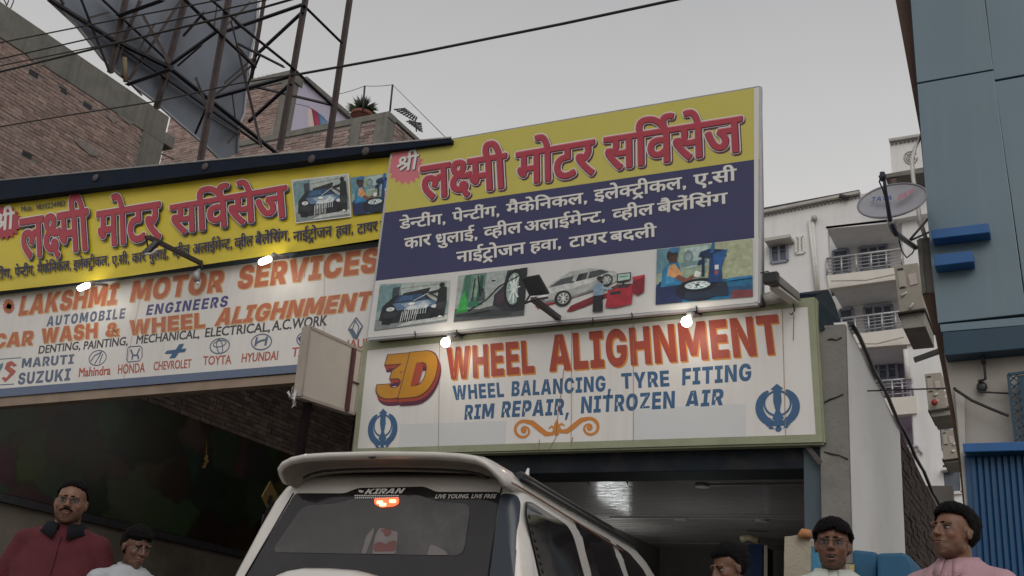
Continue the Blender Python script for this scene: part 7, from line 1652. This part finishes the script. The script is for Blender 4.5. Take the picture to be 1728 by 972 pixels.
# roof spoiler
sp = []; path = [(-.600,1.735),(-.592,1.760),(-.576,1.790),(-.548,1.820),(-.500,1.842),(-.42,1.857),(-.28,1.866),(0,1.872),(.33,1.868),(.47,1.860),(.56,1.846),(.61,1.826),(.645,1.798),(.668,1.768),(.68,1.735)]
sec = [(-.060,-.014),(-.068,.0),(-.055,.010),(.04,.028),(.30,.028),(.42,.0),(.17,-.044),(.135,-.018),(-.020,-.014),(-.035,-.026)]
vs = []
for i, (x, z) in enumerate(path):
    e_ = abs(i-7)/7; pull = .26*max(0, (e_-.70)/.30)
    for dy, dz in sec:
        s_ = 1 if dz < 0 else 1
        side = 1 if x > 0 else -1
        k_ = max(0, (e_-.55)/.45)
        vs.append(cw(x - side*0 + side*dz*k_*.8, dy*(1-.35*k_) + pull*.35, z + dz*(1-k_*.7)))
n = len(sec)
fs = [(i*n+k, i*n+(k+1) % n, (i+1)*n+(k+1) % n, (i+1)*n+k) for i in range(len(path)-1) for k in range(n)] + [list(range(n))[::-1], [(len(path)-1)*n+k for k in range(n)]]
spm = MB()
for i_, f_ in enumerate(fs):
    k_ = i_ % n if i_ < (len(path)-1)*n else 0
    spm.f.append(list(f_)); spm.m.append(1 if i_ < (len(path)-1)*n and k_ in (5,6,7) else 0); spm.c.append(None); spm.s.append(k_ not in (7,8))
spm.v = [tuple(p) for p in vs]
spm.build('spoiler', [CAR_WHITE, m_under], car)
MB().tube([cw(x*.93, .10, z-.046) for x, z in path[3:12]], .007, 5).build('spoiler_seam', m_black_trim, car)
MB().ball(cw(-.02,-.05,1.850), (.025,.008,.006)).build('scuff', m_black_trim, car)
# side windows (right and left), each a dark pane in a black surround
m_side = mat('dark_side_glass', (.02,.018,.02), .06, .2, 4, coat=.4)
def spx(pts, r=.03): return rounded([side_uv(*p) for p in pts], r)
wins = [([(897,849),(912,850),(963,886),(969,905),(971,1000),(888,1000),(889,870)], .05), ([(987,880),(1044,913),(1052,1010),(988,1010)], .02), ([(1056,919),(1074,934),(1088,960),(1104,1010),(1060,1010)], .02)]
wloc = []
for pts, r_ in wins:
    o_ = [(u, max(v, 1.13)) for u, v in spx(pts, r_)]; wloc.append(o_)
    for SF, nm in ((S, 'side_window'), (S2, 'side_window')):
        c0 = (sum(p[0] for p in o_)/len(o_), sum(p[1] for p in o_)/len(o_))
        big = [(c0[0] + (u-c0[0])*1.05, c0[1] + (v-c0[1])*1.04) for u, v in o_]
        v_, f_ = patch(big, SF, .005); w_ = MB().add(v_, f_, 0, None, True).build(nm, m_black_trim, car)
        v_, f_ = patch(o_, SF, .009); MB().add(v_, f_, 0, None, True).build('pane', m_side, w_)
# gutter rails and drip moulding
MB().tube([S(*side_uv(*p), .012) for p in ((884,815),(905,827),(960,864),(1020,903),(1060,930))], .006, 5).build('drip_moulding', mat('grime_line', (.25,.14,.10), .7), car)
for sg in (1, -1):
    MB().tube([cw(sg*.655*taper(y), y, 1.825) for y in [.28 + .2*k for k in range(12)]], .016, 6).build('gutter', m_black_trim, car)
    MB().tube([cw(sg*.60*taper(y), y, 1.875 + (0 if .4 < y < 2.3 else -.03)) for y in [.36, .45, .9, 1.5, 2.1, 2.3, 2.42]], .018, 8).build('roof_rail', m_black_trim, car)
dts = MB()
for k in range(9):
    u, v = side_uv(893.5, 872 + 13*k); c_ = S(u, v, .011); dts.ball(c_, (.004,.010,.012), 0, 8, 6)
dts.build('glass_dots', mat('dot_black', (.004,.004,.004), .3), car, kind='stuff')
MB().tube([cw(.05,-.0,1.935-.0)], .01, 5) if False else None
a_ = cw(.56,.62,1.88); MB().tube([a_, a_ + Vector((0,.02,.07))], [.02,.006], 8).build('roof_aerial', M_WHITE_PVC, car)
# windscreen, bonnet line, lamps, wheels
v_ = [cw(-.66,3.24,1.14), cw(.66,3.24,1.14), cw(.58,2.74,1.76), cw(-.58,2.74,1.76)]
MB().slab([p + Rz @ Vector((0,.06,.02)) for p in v_], (0,0,1), .004).build('windscreen', m_side, car)
def wheel(x, y, parent):
    sg = 1 if x > 0 else -1
    pr_ = [(.33,-.11),(.365,-.10),(.372,-.05),(.372,.05),(.365,.10),(.33,.11),(.22,.105)]
    n = 28
    def spin(pr__):
        vs = []; fs = []
        for r_, d_ in pr__:
            for k in range(n): a = 2*math.pi*k/n; vs.append(cw(x + sg*d_, y + r_*math.cos(a), .372 + r_*math.sin(a)))
        for i in range(len(pr__)-1):
            for k in range(n): fs.append((i*n+k, i*n+(k+1) % n, (i+1)*n+(k+1) % n, (i+1)*n+k))
        return vs, fs
    vs, fs = spin([(.21,-.11)] + pr_); w_ = MB().add(vs, fs, 0, None, True).build('wheel', M_RUBBER, parent)
    vs, fs = spin([(.22,.10),(.20,.07),(.08,.05),(.07,.09),(0,.095)]); MB().add(vs, fs, 0, None, True).build('rim', M_ALU, w_)
for x in (.80, -.80):
    for y in (.85, 3.45): wheel(x, y, car)
for sg in (1, -1):
    MB().slab([cw(sg*.60,4.385,.72), cw(sg*.80,4.32,.74), cw(sg*.78,4.30,.92), cw(sg*.58,4.37,.90)], Rz @ Vector((0,1,0)), .03).build('headlight', mat('lamp_lens', (.6,.6,.6), .1), car)
    MB().slab([Rr(sg*.80,.85,.01), Rr(sg*.86,.85,.0), Rr(sg*.85,1.12,.0), Rr(sg*.78,1.12,.01)], Rz @ Vector((0,-1,0)), .02).build('tail_lamp', mat('red_lens', (.35,.02,.02), .15), car)
    MB().hexa([cw(sg*.86,3.05,1.08), cw(sg*1.04,3.05,1.08), cw(sg*1.04,3.17,1.08), cw(sg*.86,3.17,1.08), cw(sg*.86,3.05,1.24), cw(sg*1.04,3.05,1.26), cw(sg*1.04,3.17,1.26), cw(sg*.86,3.17,1.24)]).build('mirror', CAR_WHITE, car, .02)
    for y in (1.05, 2.0): MB().tube([S(y,1.02,.02) if sg == 1 else S2(y,1.02,.02), S(y+.16,1.02,.02) if sg == 1 else S2(y+.16,1.02,.02)], .012, 6).build('door_handle', m_black_trim, car)
MB().slab([Rr(-.80,.40,.03), Rr(.80,.40,.03), Rr(.80,.60,.03), Rr(-.80,.60,.03)], Rz @ Vector((0,-1,0)), .10).build('bumper', M_BLACK, car, .03)
# ================================================================ people
def skin_mat(name, c):
    return mat(name, c, .5, .10, 14, bump=.08, bscale=90, dirt=(c[0]*.6, c[1]*.5, c[2]*.5), dirt_amt=.35, dirt_scale=16)
m_hair = mat('black_hair', (.006,.005,.005), .75, .4, 30, spec=.12, bump=.9, bscale=120)
m_eye = mat('eye_white', (.24,.21,.19), .25, .03, 30)
m_iris = mat('dark_iris', (.015,.010,.008), .15, 0, 10)
m_lip = mat('lip_skin', (.17,.07,.06), .5, .1, 30)
m_frame = mat('thin_metal_frame', (.10,.08,.07), .3, .1, 20, metal=.8)
m_lens = glass_mat('spectacle_glass', (.85,.85,.85), (.05,.05,.05), .92)

def add_skin_tone(m):
    nt = m.node_tree; N = nt.nodes; K = nt.links.new; b = N['Principled BSDF']
    at = N.new('ShaderNodeVertexColor'); at.layer_name = 'tone'
    src = b.inputs['Base Color'].links[0].from_socket
    mx = N.new('ShaderNodeMixRGB'); mx.blend_type = 'MULTIPLY'; mx.inputs[0].default_value = 1
    K(src, mx.inputs[1]); K(at.outputs[0], mx.inputs[2]); K(mx.outputs[0], b.inputs['Base Color'])
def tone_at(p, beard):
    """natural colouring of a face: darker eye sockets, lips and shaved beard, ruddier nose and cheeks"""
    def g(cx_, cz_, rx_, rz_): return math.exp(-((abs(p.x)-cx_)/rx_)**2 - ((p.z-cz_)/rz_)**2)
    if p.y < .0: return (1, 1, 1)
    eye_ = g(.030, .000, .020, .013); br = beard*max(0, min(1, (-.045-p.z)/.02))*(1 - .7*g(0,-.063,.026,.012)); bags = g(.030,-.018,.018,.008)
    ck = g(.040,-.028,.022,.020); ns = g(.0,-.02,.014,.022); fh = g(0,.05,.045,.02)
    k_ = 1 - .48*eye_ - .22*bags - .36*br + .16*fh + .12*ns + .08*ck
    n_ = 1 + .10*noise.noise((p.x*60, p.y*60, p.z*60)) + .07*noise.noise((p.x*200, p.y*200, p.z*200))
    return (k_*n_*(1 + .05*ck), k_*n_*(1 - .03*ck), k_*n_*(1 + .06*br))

def ico(M, sub=2):
    bm = bmesh.new(); bmesh.ops.create_icosphere(bm, subdivisions=sub, radius=1.0, matrix=M)
    return bm
class Blob:
    """closed lumps and tapering limbs, fused into one continuous surface by a voxel remesh"""
    def __init__(self): self.bm = bmesh.new()
    def ball(self, c, r, M=Matrix.Identity(3)):
        r = r if isinstance(r, (tuple, list)) else (r, r, r)
        bmesh.ops.create_icosphere(self.bm, subdivisions=3, radius=1.0, matrix=Matrix.Translation(c) @ M.to_4x4() @ Matrix.Diagonal((*r, 1)))
    def limb(self, pts, flat=1.0, ax=None, n=14):
        """pts: (point, radius); capsule chain with elliptical section"""
        for (a, ra), (b, rb_) in zip(pts, pts[1:]):
            a = Vector(a); b = Vector(b); d = b-a; L_ = d.length
            q = d.to_track_quat('Z', 'Y').to_matrix().to_4x4()
            bmesh.ops.create_cone(self.bm, cap_ends=True, segments=n, radius1=ra, radius2=rb_, depth=L_, matrix=Matrix.Translation((a+b)/2) @ q)
        for p, r_ in pts: self.ball(Vector(p), r_*1.0)
    def loft(self, rings):
        """rings: (centre, rx, ry) horizontal ellipses, closed"""
        n = 24; vr = []
        for c, rx_, ry_ in rings:
            vr.append([self.bm.verts.new((c[0] + rx_*math.copysign(abs(math.cos(a))**.85, math.cos(a)), c[1] + ry_*math.copysign(abs(math.sin(a))**.85, math.sin(a)), c[2])) for a in [2*math.pi*k/n for k in range(n)]])
        for i in range(len(vr)-1):
            for k in range(n): self.bm.faces.new((vr[i][k], vr[i][(k+1) % n], vr[i+1][(k+1) % n], vr[i+1][k]))
        self.bm.faces.new(vr[0][::-1]); self.bm.faces.new(vr[-1])
    def mesh(self, voxel, smooth=2):
        me = bpy.data.meshes.new('blob'); self.bm.to_mesh(me); self.bm.free()
        ob = bpy.data.objects.new('blob', me); COL.objects.link(ob)
        r = ob.modifiers.new('r', 'REMESH'); r.mode = 'VOXEL'; r.voxel_size = voxel; r.use_smooth_shade = True
        s = ob.modifiers.new('s', 'SMOOTH'); s.factor = .5; s.iterations = smooth
        dg = bpy.context.evaluated_depsgraph_get(); dg.update()
        out = bpy.data.meshes.new_from_object(ob.evaluated_get(dg))
        bpy.data.objects.remove(ob)
        return out
def link_mesh(name, me, mt, parent, M=None):
    if M is not None: me.transform(M)
    me.materials.clear(); me.materials.append(mt)
    o = bpy.data.objects.new(name, me); COL.objects.link(o); o.parent = parent
    for p in me.polygons: p.use_smooth = True
    return o

def head_parts(b, hd, jaw=1.0, mouth_open=0.0, nose=1.0, puff=1.0):
    """adds a head to blob b; hd maps head space (x right, y forward, z up, origin between the eyes) to body space"""
    q = hd.to_3x3()
    def e(c, r): b.ball(hd @ Vector(c), r, q)
    e((0,-.018,.036), (.074,.094,.084)); e((0,.016,-.026), (.064*puff,.070,.086)); e((0,.030,-.076), (.047*jaw,.050,.040)); e((0,.060,-.100), (.024*jaw,.020,.018))
    for s in (-1, 1):
        e((s*.030,.078,.022), (.028,.013,.0095)); e((s*.038*puff,.056,-.024), (.023,.024,.024)); e((s*.078,-.008,-.006), (.008,.017,.028)); e((s*.081,-.014,.004), (.006,.012,.017))
        e((s*.013,.096,-.032), (.0095,.010,.008)); e((s*.041*jaw*puff,.006,-.060), (.019,.036,.030))
        e((s*.030,.0735,.0075), (.017,.009,.006)); e((s*.030,.0725,-.0095), (.015,.008,.004))
    e((0,.084,.006), (.010,.014,.020)); e((0,.095,-.012), (.011,.014,.018)); e((0,.104*nose,-.028), (.0135,.014,.0125))
    e((0,.087,-.056), (.026,.009,.0065)); e((0,.084,-.0715 - mouth_open), (.021,.010,.0075)); e((0,.075,-.086), (.018,.012,.009))

def person(pos, face_dir, H, label, shirt, trousers, skin, hair='short', glasses=False, moustache=False, mouth=0.0, head_yaw=0.0, head_pitch=0.0, head_roll=0.0,
           build=1.0, collar=None, polo=False, neck=1.0, puff=1.0, arms=(12, 12), beard=0.9):
    """face_dir: heading of the chest in degrees, 0 looks along -y (towards the road)"""
    k = H/1.70
    root = empty('person', pos, label, 'person')
    b = Blob(); g = build
    eye = Vector((0, .018, 1.572))
    hd = Matrix.Translation(eye) @ Matrix.Rotation(R(head_yaw), 4, 'Z') @ Matrix.Rotation(R(head_roll), 4, 'Y') @ Matrix.Rotation(R(head_pitch), 4, 'X')
    head_parts(b, hd, 1.0, mouth, 1.0, puff)
    b.limb([((0,-.022,1.40), .062*neck), ((0,-.012,1.49), .055*neck), (hd @ Vector((0,-.020,-.03)), .054*neck)])
    b.loft([((0,0,.80), .14*g, .10*g), ((0,0,.90), .165*g, .118*g), ((0,.005,1.0), .150*g, .115*g), ((0,.012,1.10), .150*g, .118*g), ((0,.006,1.22), .165*g, .118), ((0,-.004,1.32), .172, .108), ((0,-.014,1.385), .160, .090), ((0,-.018,1.425), .122, .078), ((0,-.018,1.458), .074, .064)])
    for s, arm in zip((-1, 1), arms):
        a = R(arm); sh_ = Vector((s*.178, -.015, 1.355)); el = sh_ + Vector((s*math.sin(a)*.29, -.02, -math.cos(a)*.29)); wr = el + Vector((s*math.sin(a*.4)*.25, .10, -.235)); 
        b.limb([((s*.10,-.014,1.385), .055), (sh_, .058), (sh_*.5+el*.5, .049), (el, .039), (el*.55+wr*.45, .039), (wr, .025)])
        d = (wr-el).normalized(); pc = wr + d*.05
        b.limb([(wr, .023), (pc, .030), (wr + d*.085, .027)])
        side = Vector((0, 1, 0)) - d*d.y; side.normalize()
        for f_ in range(4):
            base = wr + d*.085 + side*(.026 - .017*f_); ln = (.068,.078,.072,.056)[f_]; curl = Vector((-s*.4, 0, 0))
            b.limb([(base, .0090), (base + d*ln*.5 + curl*.012, .0082), (base + d*ln*.85 + curl*.045, .0070)], n=8)
        tb0 = wr + d*.03 + side*.026
        b.limb([(tb0, .012), (tb0 + side*.030 + d*.028, .0098), (tb0 + side*.034 + d*.060, .0085)], n=8)
    for s in (-1, 1):
        b.limb([((s*.085,0,.86), .088*g), ((s*.092,.008,.66), .072*g), ((s*.095,.014,.48), .052), ((s*.096,-.004,.32), .053), ((s*.098,-.012,.10), .036)])
        b.limb([((s*.098,-.03,.045), .036), ((s*.104,.07,.038), .036), ((s*.110,.15,.028), .026)])
    me = b.mesh(.0062*k if k > .7 else .006, 3)
    TB = Matrix.Rotation(R(180 + face_dir), 4, 'Z') @ Matrix.Scale(k, 4)
    inv = hd.inverted()
    ca = me.color_attributes.new('tone', 'FLOAT_COLOR', 'POINT')
    buf = []
    for v in me.vertices:
        c3 = tone_at(inv @ v.co, beard) if v.co.z > 1.40 else (1, 1, 1)
        buf += [c3[0], c3[1], c3[2], 1.0]
    ca.data.foreach_set('color', buf)
    body = link_mesh('body', me, skin, root, TB)
    # ---- clothing
    def cut(me_, planes):
        bm = bmesh.new(); bm.from_mesh(me_)
        for co, no in planes:
            bmesh.ops.bisect_plane(bm, geom=bm.verts[:] + bm.edges[:] + bm.faces[:], dist=1e-5, plane_co=co, plane_no=no, clear_outer=True)
        bm.to_mesh(me_); bm.free()
    c = Blob(); o_ = .014
    c.loft([((0,0,.74), .178*g, .135*g), ((0,0,.88), .185*g, .140*g), ((0,.008,1.0), .176*g, .140*g), ((0,.014,1.10), .176*g, .142*g), ((0,.008,1.22), .184*g, .138), ((0,-.004,1.32), .188, .124), ((0,-.014,1.392), .172, .102), ((0,-.018,1.432), .135, .090), ((0,-.018,1.462), .086, .078)])
    rnd = random.Random(len(label))
    for s, arm in zip((-1, 1), arms):
        a = R(arm); sh_ = Vector((s*.178, -.015, 1.355)); el = sh_ + Vector((s*math.sin(a)*.29, -.02, -math.cos(a)*.29))
        e_ = .78 if polo else .95
        c.limb([((s*.10,-.014,1.385), .062), (sh_, .072), (sh_*.5+el*.5, .068), (sh_*(1-e_)+el*e_, .066)])
    for f_ in range(0 if polo else 9):      # soft folds
        z = 1.30 - f_*.055; s = -1 if f_ % 2 else 1
        c.limb([(Vector((s*.165, .07, z)), .012), (Vector((s*.09, .125*g**.5 + .01, z-.03)), .010), (Vector((s*.03, .130*g**.5, z-.035)), .008)], n=8)
    ms = c.mesh(.010, 3)
    nrm_ = [v.normal.copy() for v in ms.vertices]      # creases of worn cloth
    for v, vn in zip(ms.vertices, nrm_):
        p_ = v.co.copy(); w_ = noise.noise((p_.x*9 + p_.z*5, p_.y*9, p_.z*14)); w2 = 1 - abs(noise.noise((p_.x*16 - p_.z*9, p_.y*13 + 4, p_.z*7)))*2
        v.co = p_ + vn*(.0045*w_ + .0035*max(0, w2-.3))
    link_mesh('shirt', ms, shirt, root, TB)
    t = Blob()
    t.loft([((0,0,.74), .175*g, .13*g), ((0,0,.88), .172*g, .128*g), ((0,0,.97), .165*g, .122*g)])
    for s in (-1, 1): t.limb([((s*.085,0,.84), .108*g), ((s*.092,.008,.66), .090*g), ((s*.096,.010,.45), .078), ((s*.098,0,.28), .073), ((s*.098,-.005,.09), .068)])
    link_mesh('trousers', t.mesh(.013, 2), trousers, root, TB)
    sb = Blob()
    for s in (-1, 1): sb.limb([((s*.098,-.035,.045), .042), ((s*.104,.07,.036), .043), ((s*.110,.16,.028), .031)])
    link_mesh('shoes', sb.mesh(.010, 1), M_BLACK, root, TB)
    # collar: two leaves standing round the neck and opening at the front
    cm = collar or shirt
    bm = bmesh.new(); n_ = 18
    for s in (-1, 1):
        rowa = []; rowb = []; rowc = []
        for i in range(n_+1):
            a = R(90 - s*(14 + 166*i/n_))     # from the front round to the nape
            f = 1 - i/n_
            rr = .074*neck
            top = Vector((rr*math.cos(a)*1.0, rr*1.0*math.sin(a) - .012, 1.486 - .034*f))
            fold = Vector((rr*1.13*math.cos(a), rr*1.13*math.sin(a) - .012, 1.492 - .032*f))
            low_ = Vector((rr*(1.42+.20*f)*math.cos(a), rr*(1.40+.28*f)*math.sin(a) - .014, 1.456 - .054*f - .030*f**6))
            rowa.append(bm.verts.new(top)); rowb.append(bm.verts.new(fold)); rowc.append(bm.verts.new(low_))
        base = [bm.verts.new((v.co.x*1.03, v.co.y*1.03, v.co.z-.045)) for v in rowa]
        for r0, r1 in ((base, rowa), (rowa, rowb), (rowb, rowc)):
            for i in range(n_): bm.faces.new((r0[i], r0[i+1], r1[i+1], r1[i]))
    bmesh.ops.recalc_face_normals(bm, faces=bm.faces[:]); bmesh.ops.solidify(bm, geom=bm.faces[:], thickness=.0035); bmesh.ops.recalc_face_normals(bm, faces=bm.faces[:])
    mc = bpy.data.meshes.new('collar'); bm.to_mesh(mc); bm.free()
    link_mesh('collar', mc, cm, root, TB)
    # open neck shows skin: small inset wedge, placket and buttons
    pl = MB_local = bmesh.new()
    for s in (-1, 1):
        pass
    pl.free()
    plk = Blob(); fy = .128
    plk.limb([(Vector((0,.100,1.395)), .007), (Vector((0,.132,1.30)), .008), (Vector((0,.146*g**.5+.004,1.18)), .008), (Vector((0,.150*g**.5+.004,1.05)), .008)], n=8)
    link_mesh('placket', plk.mesh(.006, 1), shirt, root, TB)
    if polo:
        cu_ = Blob()
        for s, arm in zip((-1, 1), arms):
            a = R(arm); sh_ = Vector((s*.178, -.015, 1.355)); el = sh_ + Vector((s*math.sin(a)*.29, -.02, -math.cos(a)*.29))
            cu_.limb([(sh_*.25+el*.75, .0705), (sh_*.20+el*.80, .0705)])
        link_mesh('sleeve_bands', cu_.mesh(.009, 1), cm, root, TB)
    # ---- hair
    bm = bmesh.new(); bmesh.ops.create_icosphere(bm, subdivisions=5, radius=1.0)
    hr = {'short': (1.04, .072), 'receding': (1.05, .069), 'boy': (1.07, .054), 'full': (1.09, .058), 'parted': (1.09, .068)}[hair]
    sc_, front = hr
    kill = []
    for v in bm.verts:
        d_ = v.co.normalized()
        x, y, z = d_.x*.0795*sc_, -.020 + d_.y*.1005*sc_, .038 + d_.z*.0905*sc_
        nn = noise.noise((x*45, y*45, z*25))*.0055 + noise.noise((x*150, y*150, z*60))*.0025
        lift_ = 0
        if hair == 'boy' and y > .0 and z > .06: lift_ = .010
        if hair == 'parted' and z > .05: lift_ = .008*(1 if x > -.01 else .4)
        if hair == 'full' and z > .04: lift_ = .008
        f = 1 + (nn + lift_)/.09
        x *= f; z = .038 + (z-.038)*f; y = -.020 + (y+.020)*f
        # hair line
        if y > .035: line = front + .006*noise.noise((x*90, 3, 1)) - (.012 if hair in ('full', 'boy') and abs(x) > .02 else 0) + (.012*(1 - abs(x)/.05) if hair == 'receding' else 0)
        elif y > -.005: line = .012 + (front-.012)*((y+.005)/.04)**.8
        elif y > -.03: line = -.018
        else: line = -.070 - .02*min(1, (-y-.03)/.05)
        if abs(x) > .058 and y > -.03 and y < .035: line = max(line, -.022 if y < .022 else .02)
        if z < line: kill.append(v)
        mg = max(0, 1 - (z-line)/.022)           # the hair thins to nothing at its edge
        f = 1 - mg*mg*.115*sc_
        v.co = (x*f, -.020 + (y+.020)*f, .038 + (z-.038)*f)
    bmesh.ops.delete(bm, geom=kill, context='VERTS')
    bmesh.ops.solidify(bm, geom=bm.faces[:], thickness=.007)
    if hair in ('full', 'parted', 'boy', 'short'):
        rnd = random.Random(5)
        for i in range(150):     # loose locks along the hair line and crown
            a = rnd.uniform(-1.2, 1.2); z0 = rnd.uniform(front-.004, .11)
            bx = .060*math.sin(a); by = .052*math.cos(a) + rnd.uniform(-.05,.018) if z0 > .09 else .055*math.cos(a)
            p0_ = Vector((bx, by, z0)); cen = Vector((0,-.02,.036)); d_ = (p0_-cen).normalized(); p0_ = cen + Vector((d_.x*.083, d_.y*.103, d_.z*.094))*sc_
            tdir = Vector((rnd.uniform(-.6,1.0), rnd.uniform(.0,.6), rnd.uniform(-.8,.2))).normalized(); ln = rnd.uniform(.010,.022)
            s_ = d_.cross(tdir).normalized()*.0022
            q_ = [p0_-s_, p0_+s_, p0_ + tdir*ln + d_*.002]
            bm.faces.new([bm.verts.new(v) for v in q_])
    mh = bpy.data.meshes.new('hair'); bm.to_mesh(mh); bm.free()
    link_mesh('hair', mh, m_hair, root, TB @ hd)
    # ---- eyes, brows, lips
    def lump(name, parts, mt):
        m_ = MB()
        for c_, r_ in parts: m_.ball(c_, r_, 0, 14, 9)
        me_ = bpy.data.meshes.new(name); me_.from_pydata(m_.v, [], m_.f); me_.update()
        return link_mesh(name, me_, mt, root, TB @ hd)
    for s in (-1, 1):
        ey = lump('eye', [((s*.030,.0735,-.0005), (.0145,.0105,.0072))], m_eye)
        lump('iris', [((s*.030,.0808,-.0003), (.0062,.0042,.0062))], m_iris)
        lump('eyebrow', [((s*(.014+.0075*i), .0872 + .0006*i - .0009*i*i, .0205 + .0016*i - .0006*i*i), (.0072,.0050,.0040)) for i in range(5)], m_hair)
        lump('eyelid', [((s*.030,.0795,.0062), (.0155,.0062,.0030))], skin)
    lump('lips', [((0,.0925,-.0575), (.0225,.0060,.0042)), ((0,.0905,-.0675-mouth*1.4), (.0185,.0065,.0050))], m_lip)
    if mouth: lump('mouth_gap', [((0,.0925,-.0625-mouth*.5), (.0165,.0045,.0028+mouth*.4))], m_iris)
    if moustache:
        lump('moustache', [((s*(.004+.0065*i), .1000-.0022*i, -.0475-.0012*i*i*.5), (.0072,.0052,.0052-.0005*i)) for s in (-1,1) for i in range(5)], m_hair)
    if glasses:
        m_ = MB()
        for s in (-1, 1):
            pts = [Vector((s*(.031 + .0235*math.copysign(abs(math.cos(a))**.75, math.cos(a))), .098 - .0025*abs(math.cos(a)), -.003 + .0155*math.copysign(abs(math.sin(a))**.75, math.sin(a)))) for a in [2*math.pi*i/24 for i in range(25)]]
            m_.tube(pts, .0011, 5, 0, False)
            m_.tube([Vector((s*.055,.097,.002)), Vector((s*.076,.085,.004)), Vector((s*.084,-.004,.006))], .0012, 5)
        m_.tube([Vector((-.009,.099,.002)), Vector((0,.102,.004)), Vector((.009,.099,.002))], .0012, 5)
        me_ = bpy.data.meshes.new('g'); me_.from_pydata(m_.v, [], m_.f); gl_ = link_mesh('spectacles', me_, m_frame, root, TB @ hd)
        for s in (-1, 1):
            pts = [Vector((s*(.031 + .0225*math.copysign(abs(math.cos(a))**.75, math.cos(a))), .0975, -.003 + .0145*math.copysign(abs(math.sin(a))**.75, math.sin(a)))) for a in [2*math.pi*i/24 for i in range(24)]]
            me_ = bpy.data.meshes.new('l'); me_.from_pydata([tuple(p) for p in pts], [], [list(range(24))]); l_ = link_mesh('lens', me_, m_lens, root, TB @ hd)
    return root

def stand(px, py, depth, H):
    """ground point of a person whose eyes are seen at (px, py) at the given depth"""
    d = ROT @ Vector((px-CX, py-CY, F_PX)); q_ = EYE + d*(depth/F_PX)
    return q_
def place(px, py, H, guess):
    """depth along the ray at which a person of height H has the eyes on the ray"""
    d = ROT @ Vector((px-CX, py-CY, F_PX)); ez = 1.572*H/1.70
    t = (ez - EYE.z)/d.z; q_ = EYE + d*t
    return q_, t*F_PX
sk1 = skin_mat('tan_skin', (.175,.085,.052)); sk2 = skin_mat('brown_skin', (.12,.06,.04)); sk3 = skin_mat('deep_tan_skin', (.145,.068,.042))
for _m in (sk1, sk2, sk3): add_skin_tone(_m)
m_maroon = mat('maroon_knit', (.078,.008,.014), .85, .15, 10, bump=.3, bscale=140, dirt=(.13,.012,.02), dirt_amt=.5, dirt_scale=7)
m_charcoal = mat('charcoal_knit', (.010,.010,.013), .9, .15, 20, spec=.15, bump=.3, bscale=120)
m_whiteshirt = mat('white_cotton', (.40,.42,.44), .85, .06, 10, bump=.25, bscale=90)
m_pink = mat('pink_cotton', (.44,.27,.30), .85, .06, 10, bump=.25, bscale=90, dirt=(.45,.25,.28), dirt_amt=.4, dirt_scale=9)
m_lav = mat('lavender_cotton', (.30,.30,.55), .85, .06, 10, bump=.25, bscale=90)
m_paleg = mat('pale_green_cotton', (.50,.53,.48), .85, .06, 10, bump=.25, bscale=90)
m_trou = mat('dark_trouser_cloth', (.03,.03,.035), .9, .15, 10, bump=.2, bscale=100)
def put(px, py, H, fd, label, *a, **kw):
    q_, dp = place(px, py, H, 0); k = H/1.70
    off = Matrix.Rotation(R(180 + fd), 3, 'Z') @ Vector((0, .075*k, 0))
    person((q_.x - off.x, q_.y - off.y, 0), fd, H, label, *a, **kw)
put(117, 847, 1.62, 40, 'stout moustached man in a maroon polo shirt and spectacles, standing at the left', m_maroon, m_trou, sk1, hair='receding', glasses=True, moustache=True, build=1.22, collar=m_charcoal, polo=True, neck=1.15, puff=1.16, arms=(22, 22), head_pitch=4)
put(238, 924, 1.42, 74, 'boy in a white shirt looking down, right of the man in maroon', m_whiteshirt, m_trou, sk2, hair='boy', build=.85, beard=0.0, collar=m_whiteshirt, neck=.85, head_pitch=-8, arms=(9, 9), puff=.98)
put(1405, 919, 1.66, 10, 'man in spectacles with parted black hair and open mouth, by the broken wall stub', m_paleg, m_trou, sk3, hair='full', glasses=True, moustache=False, mouth=.010, build=1.05, head_pitch=6, head_yaw=-4, puff=1.02)
put(1597, 897, 1.72, -22, 'man in a pale pink collared shirt gazing up to the left, rightmost person', m_pink, m_trou, sk1, hair='parted', build=1.05, head_pitch=10, head_yaw=-12, puff=.98)
put(1219, 957, 1.62, -20, 'dark haired man in a lavender shirt looking down inside the workshop entrance', m_lav, m_trou, sk3, hair='parted', build=1.0, head_pitch=-14, head_yaw=-18, moustache=True)
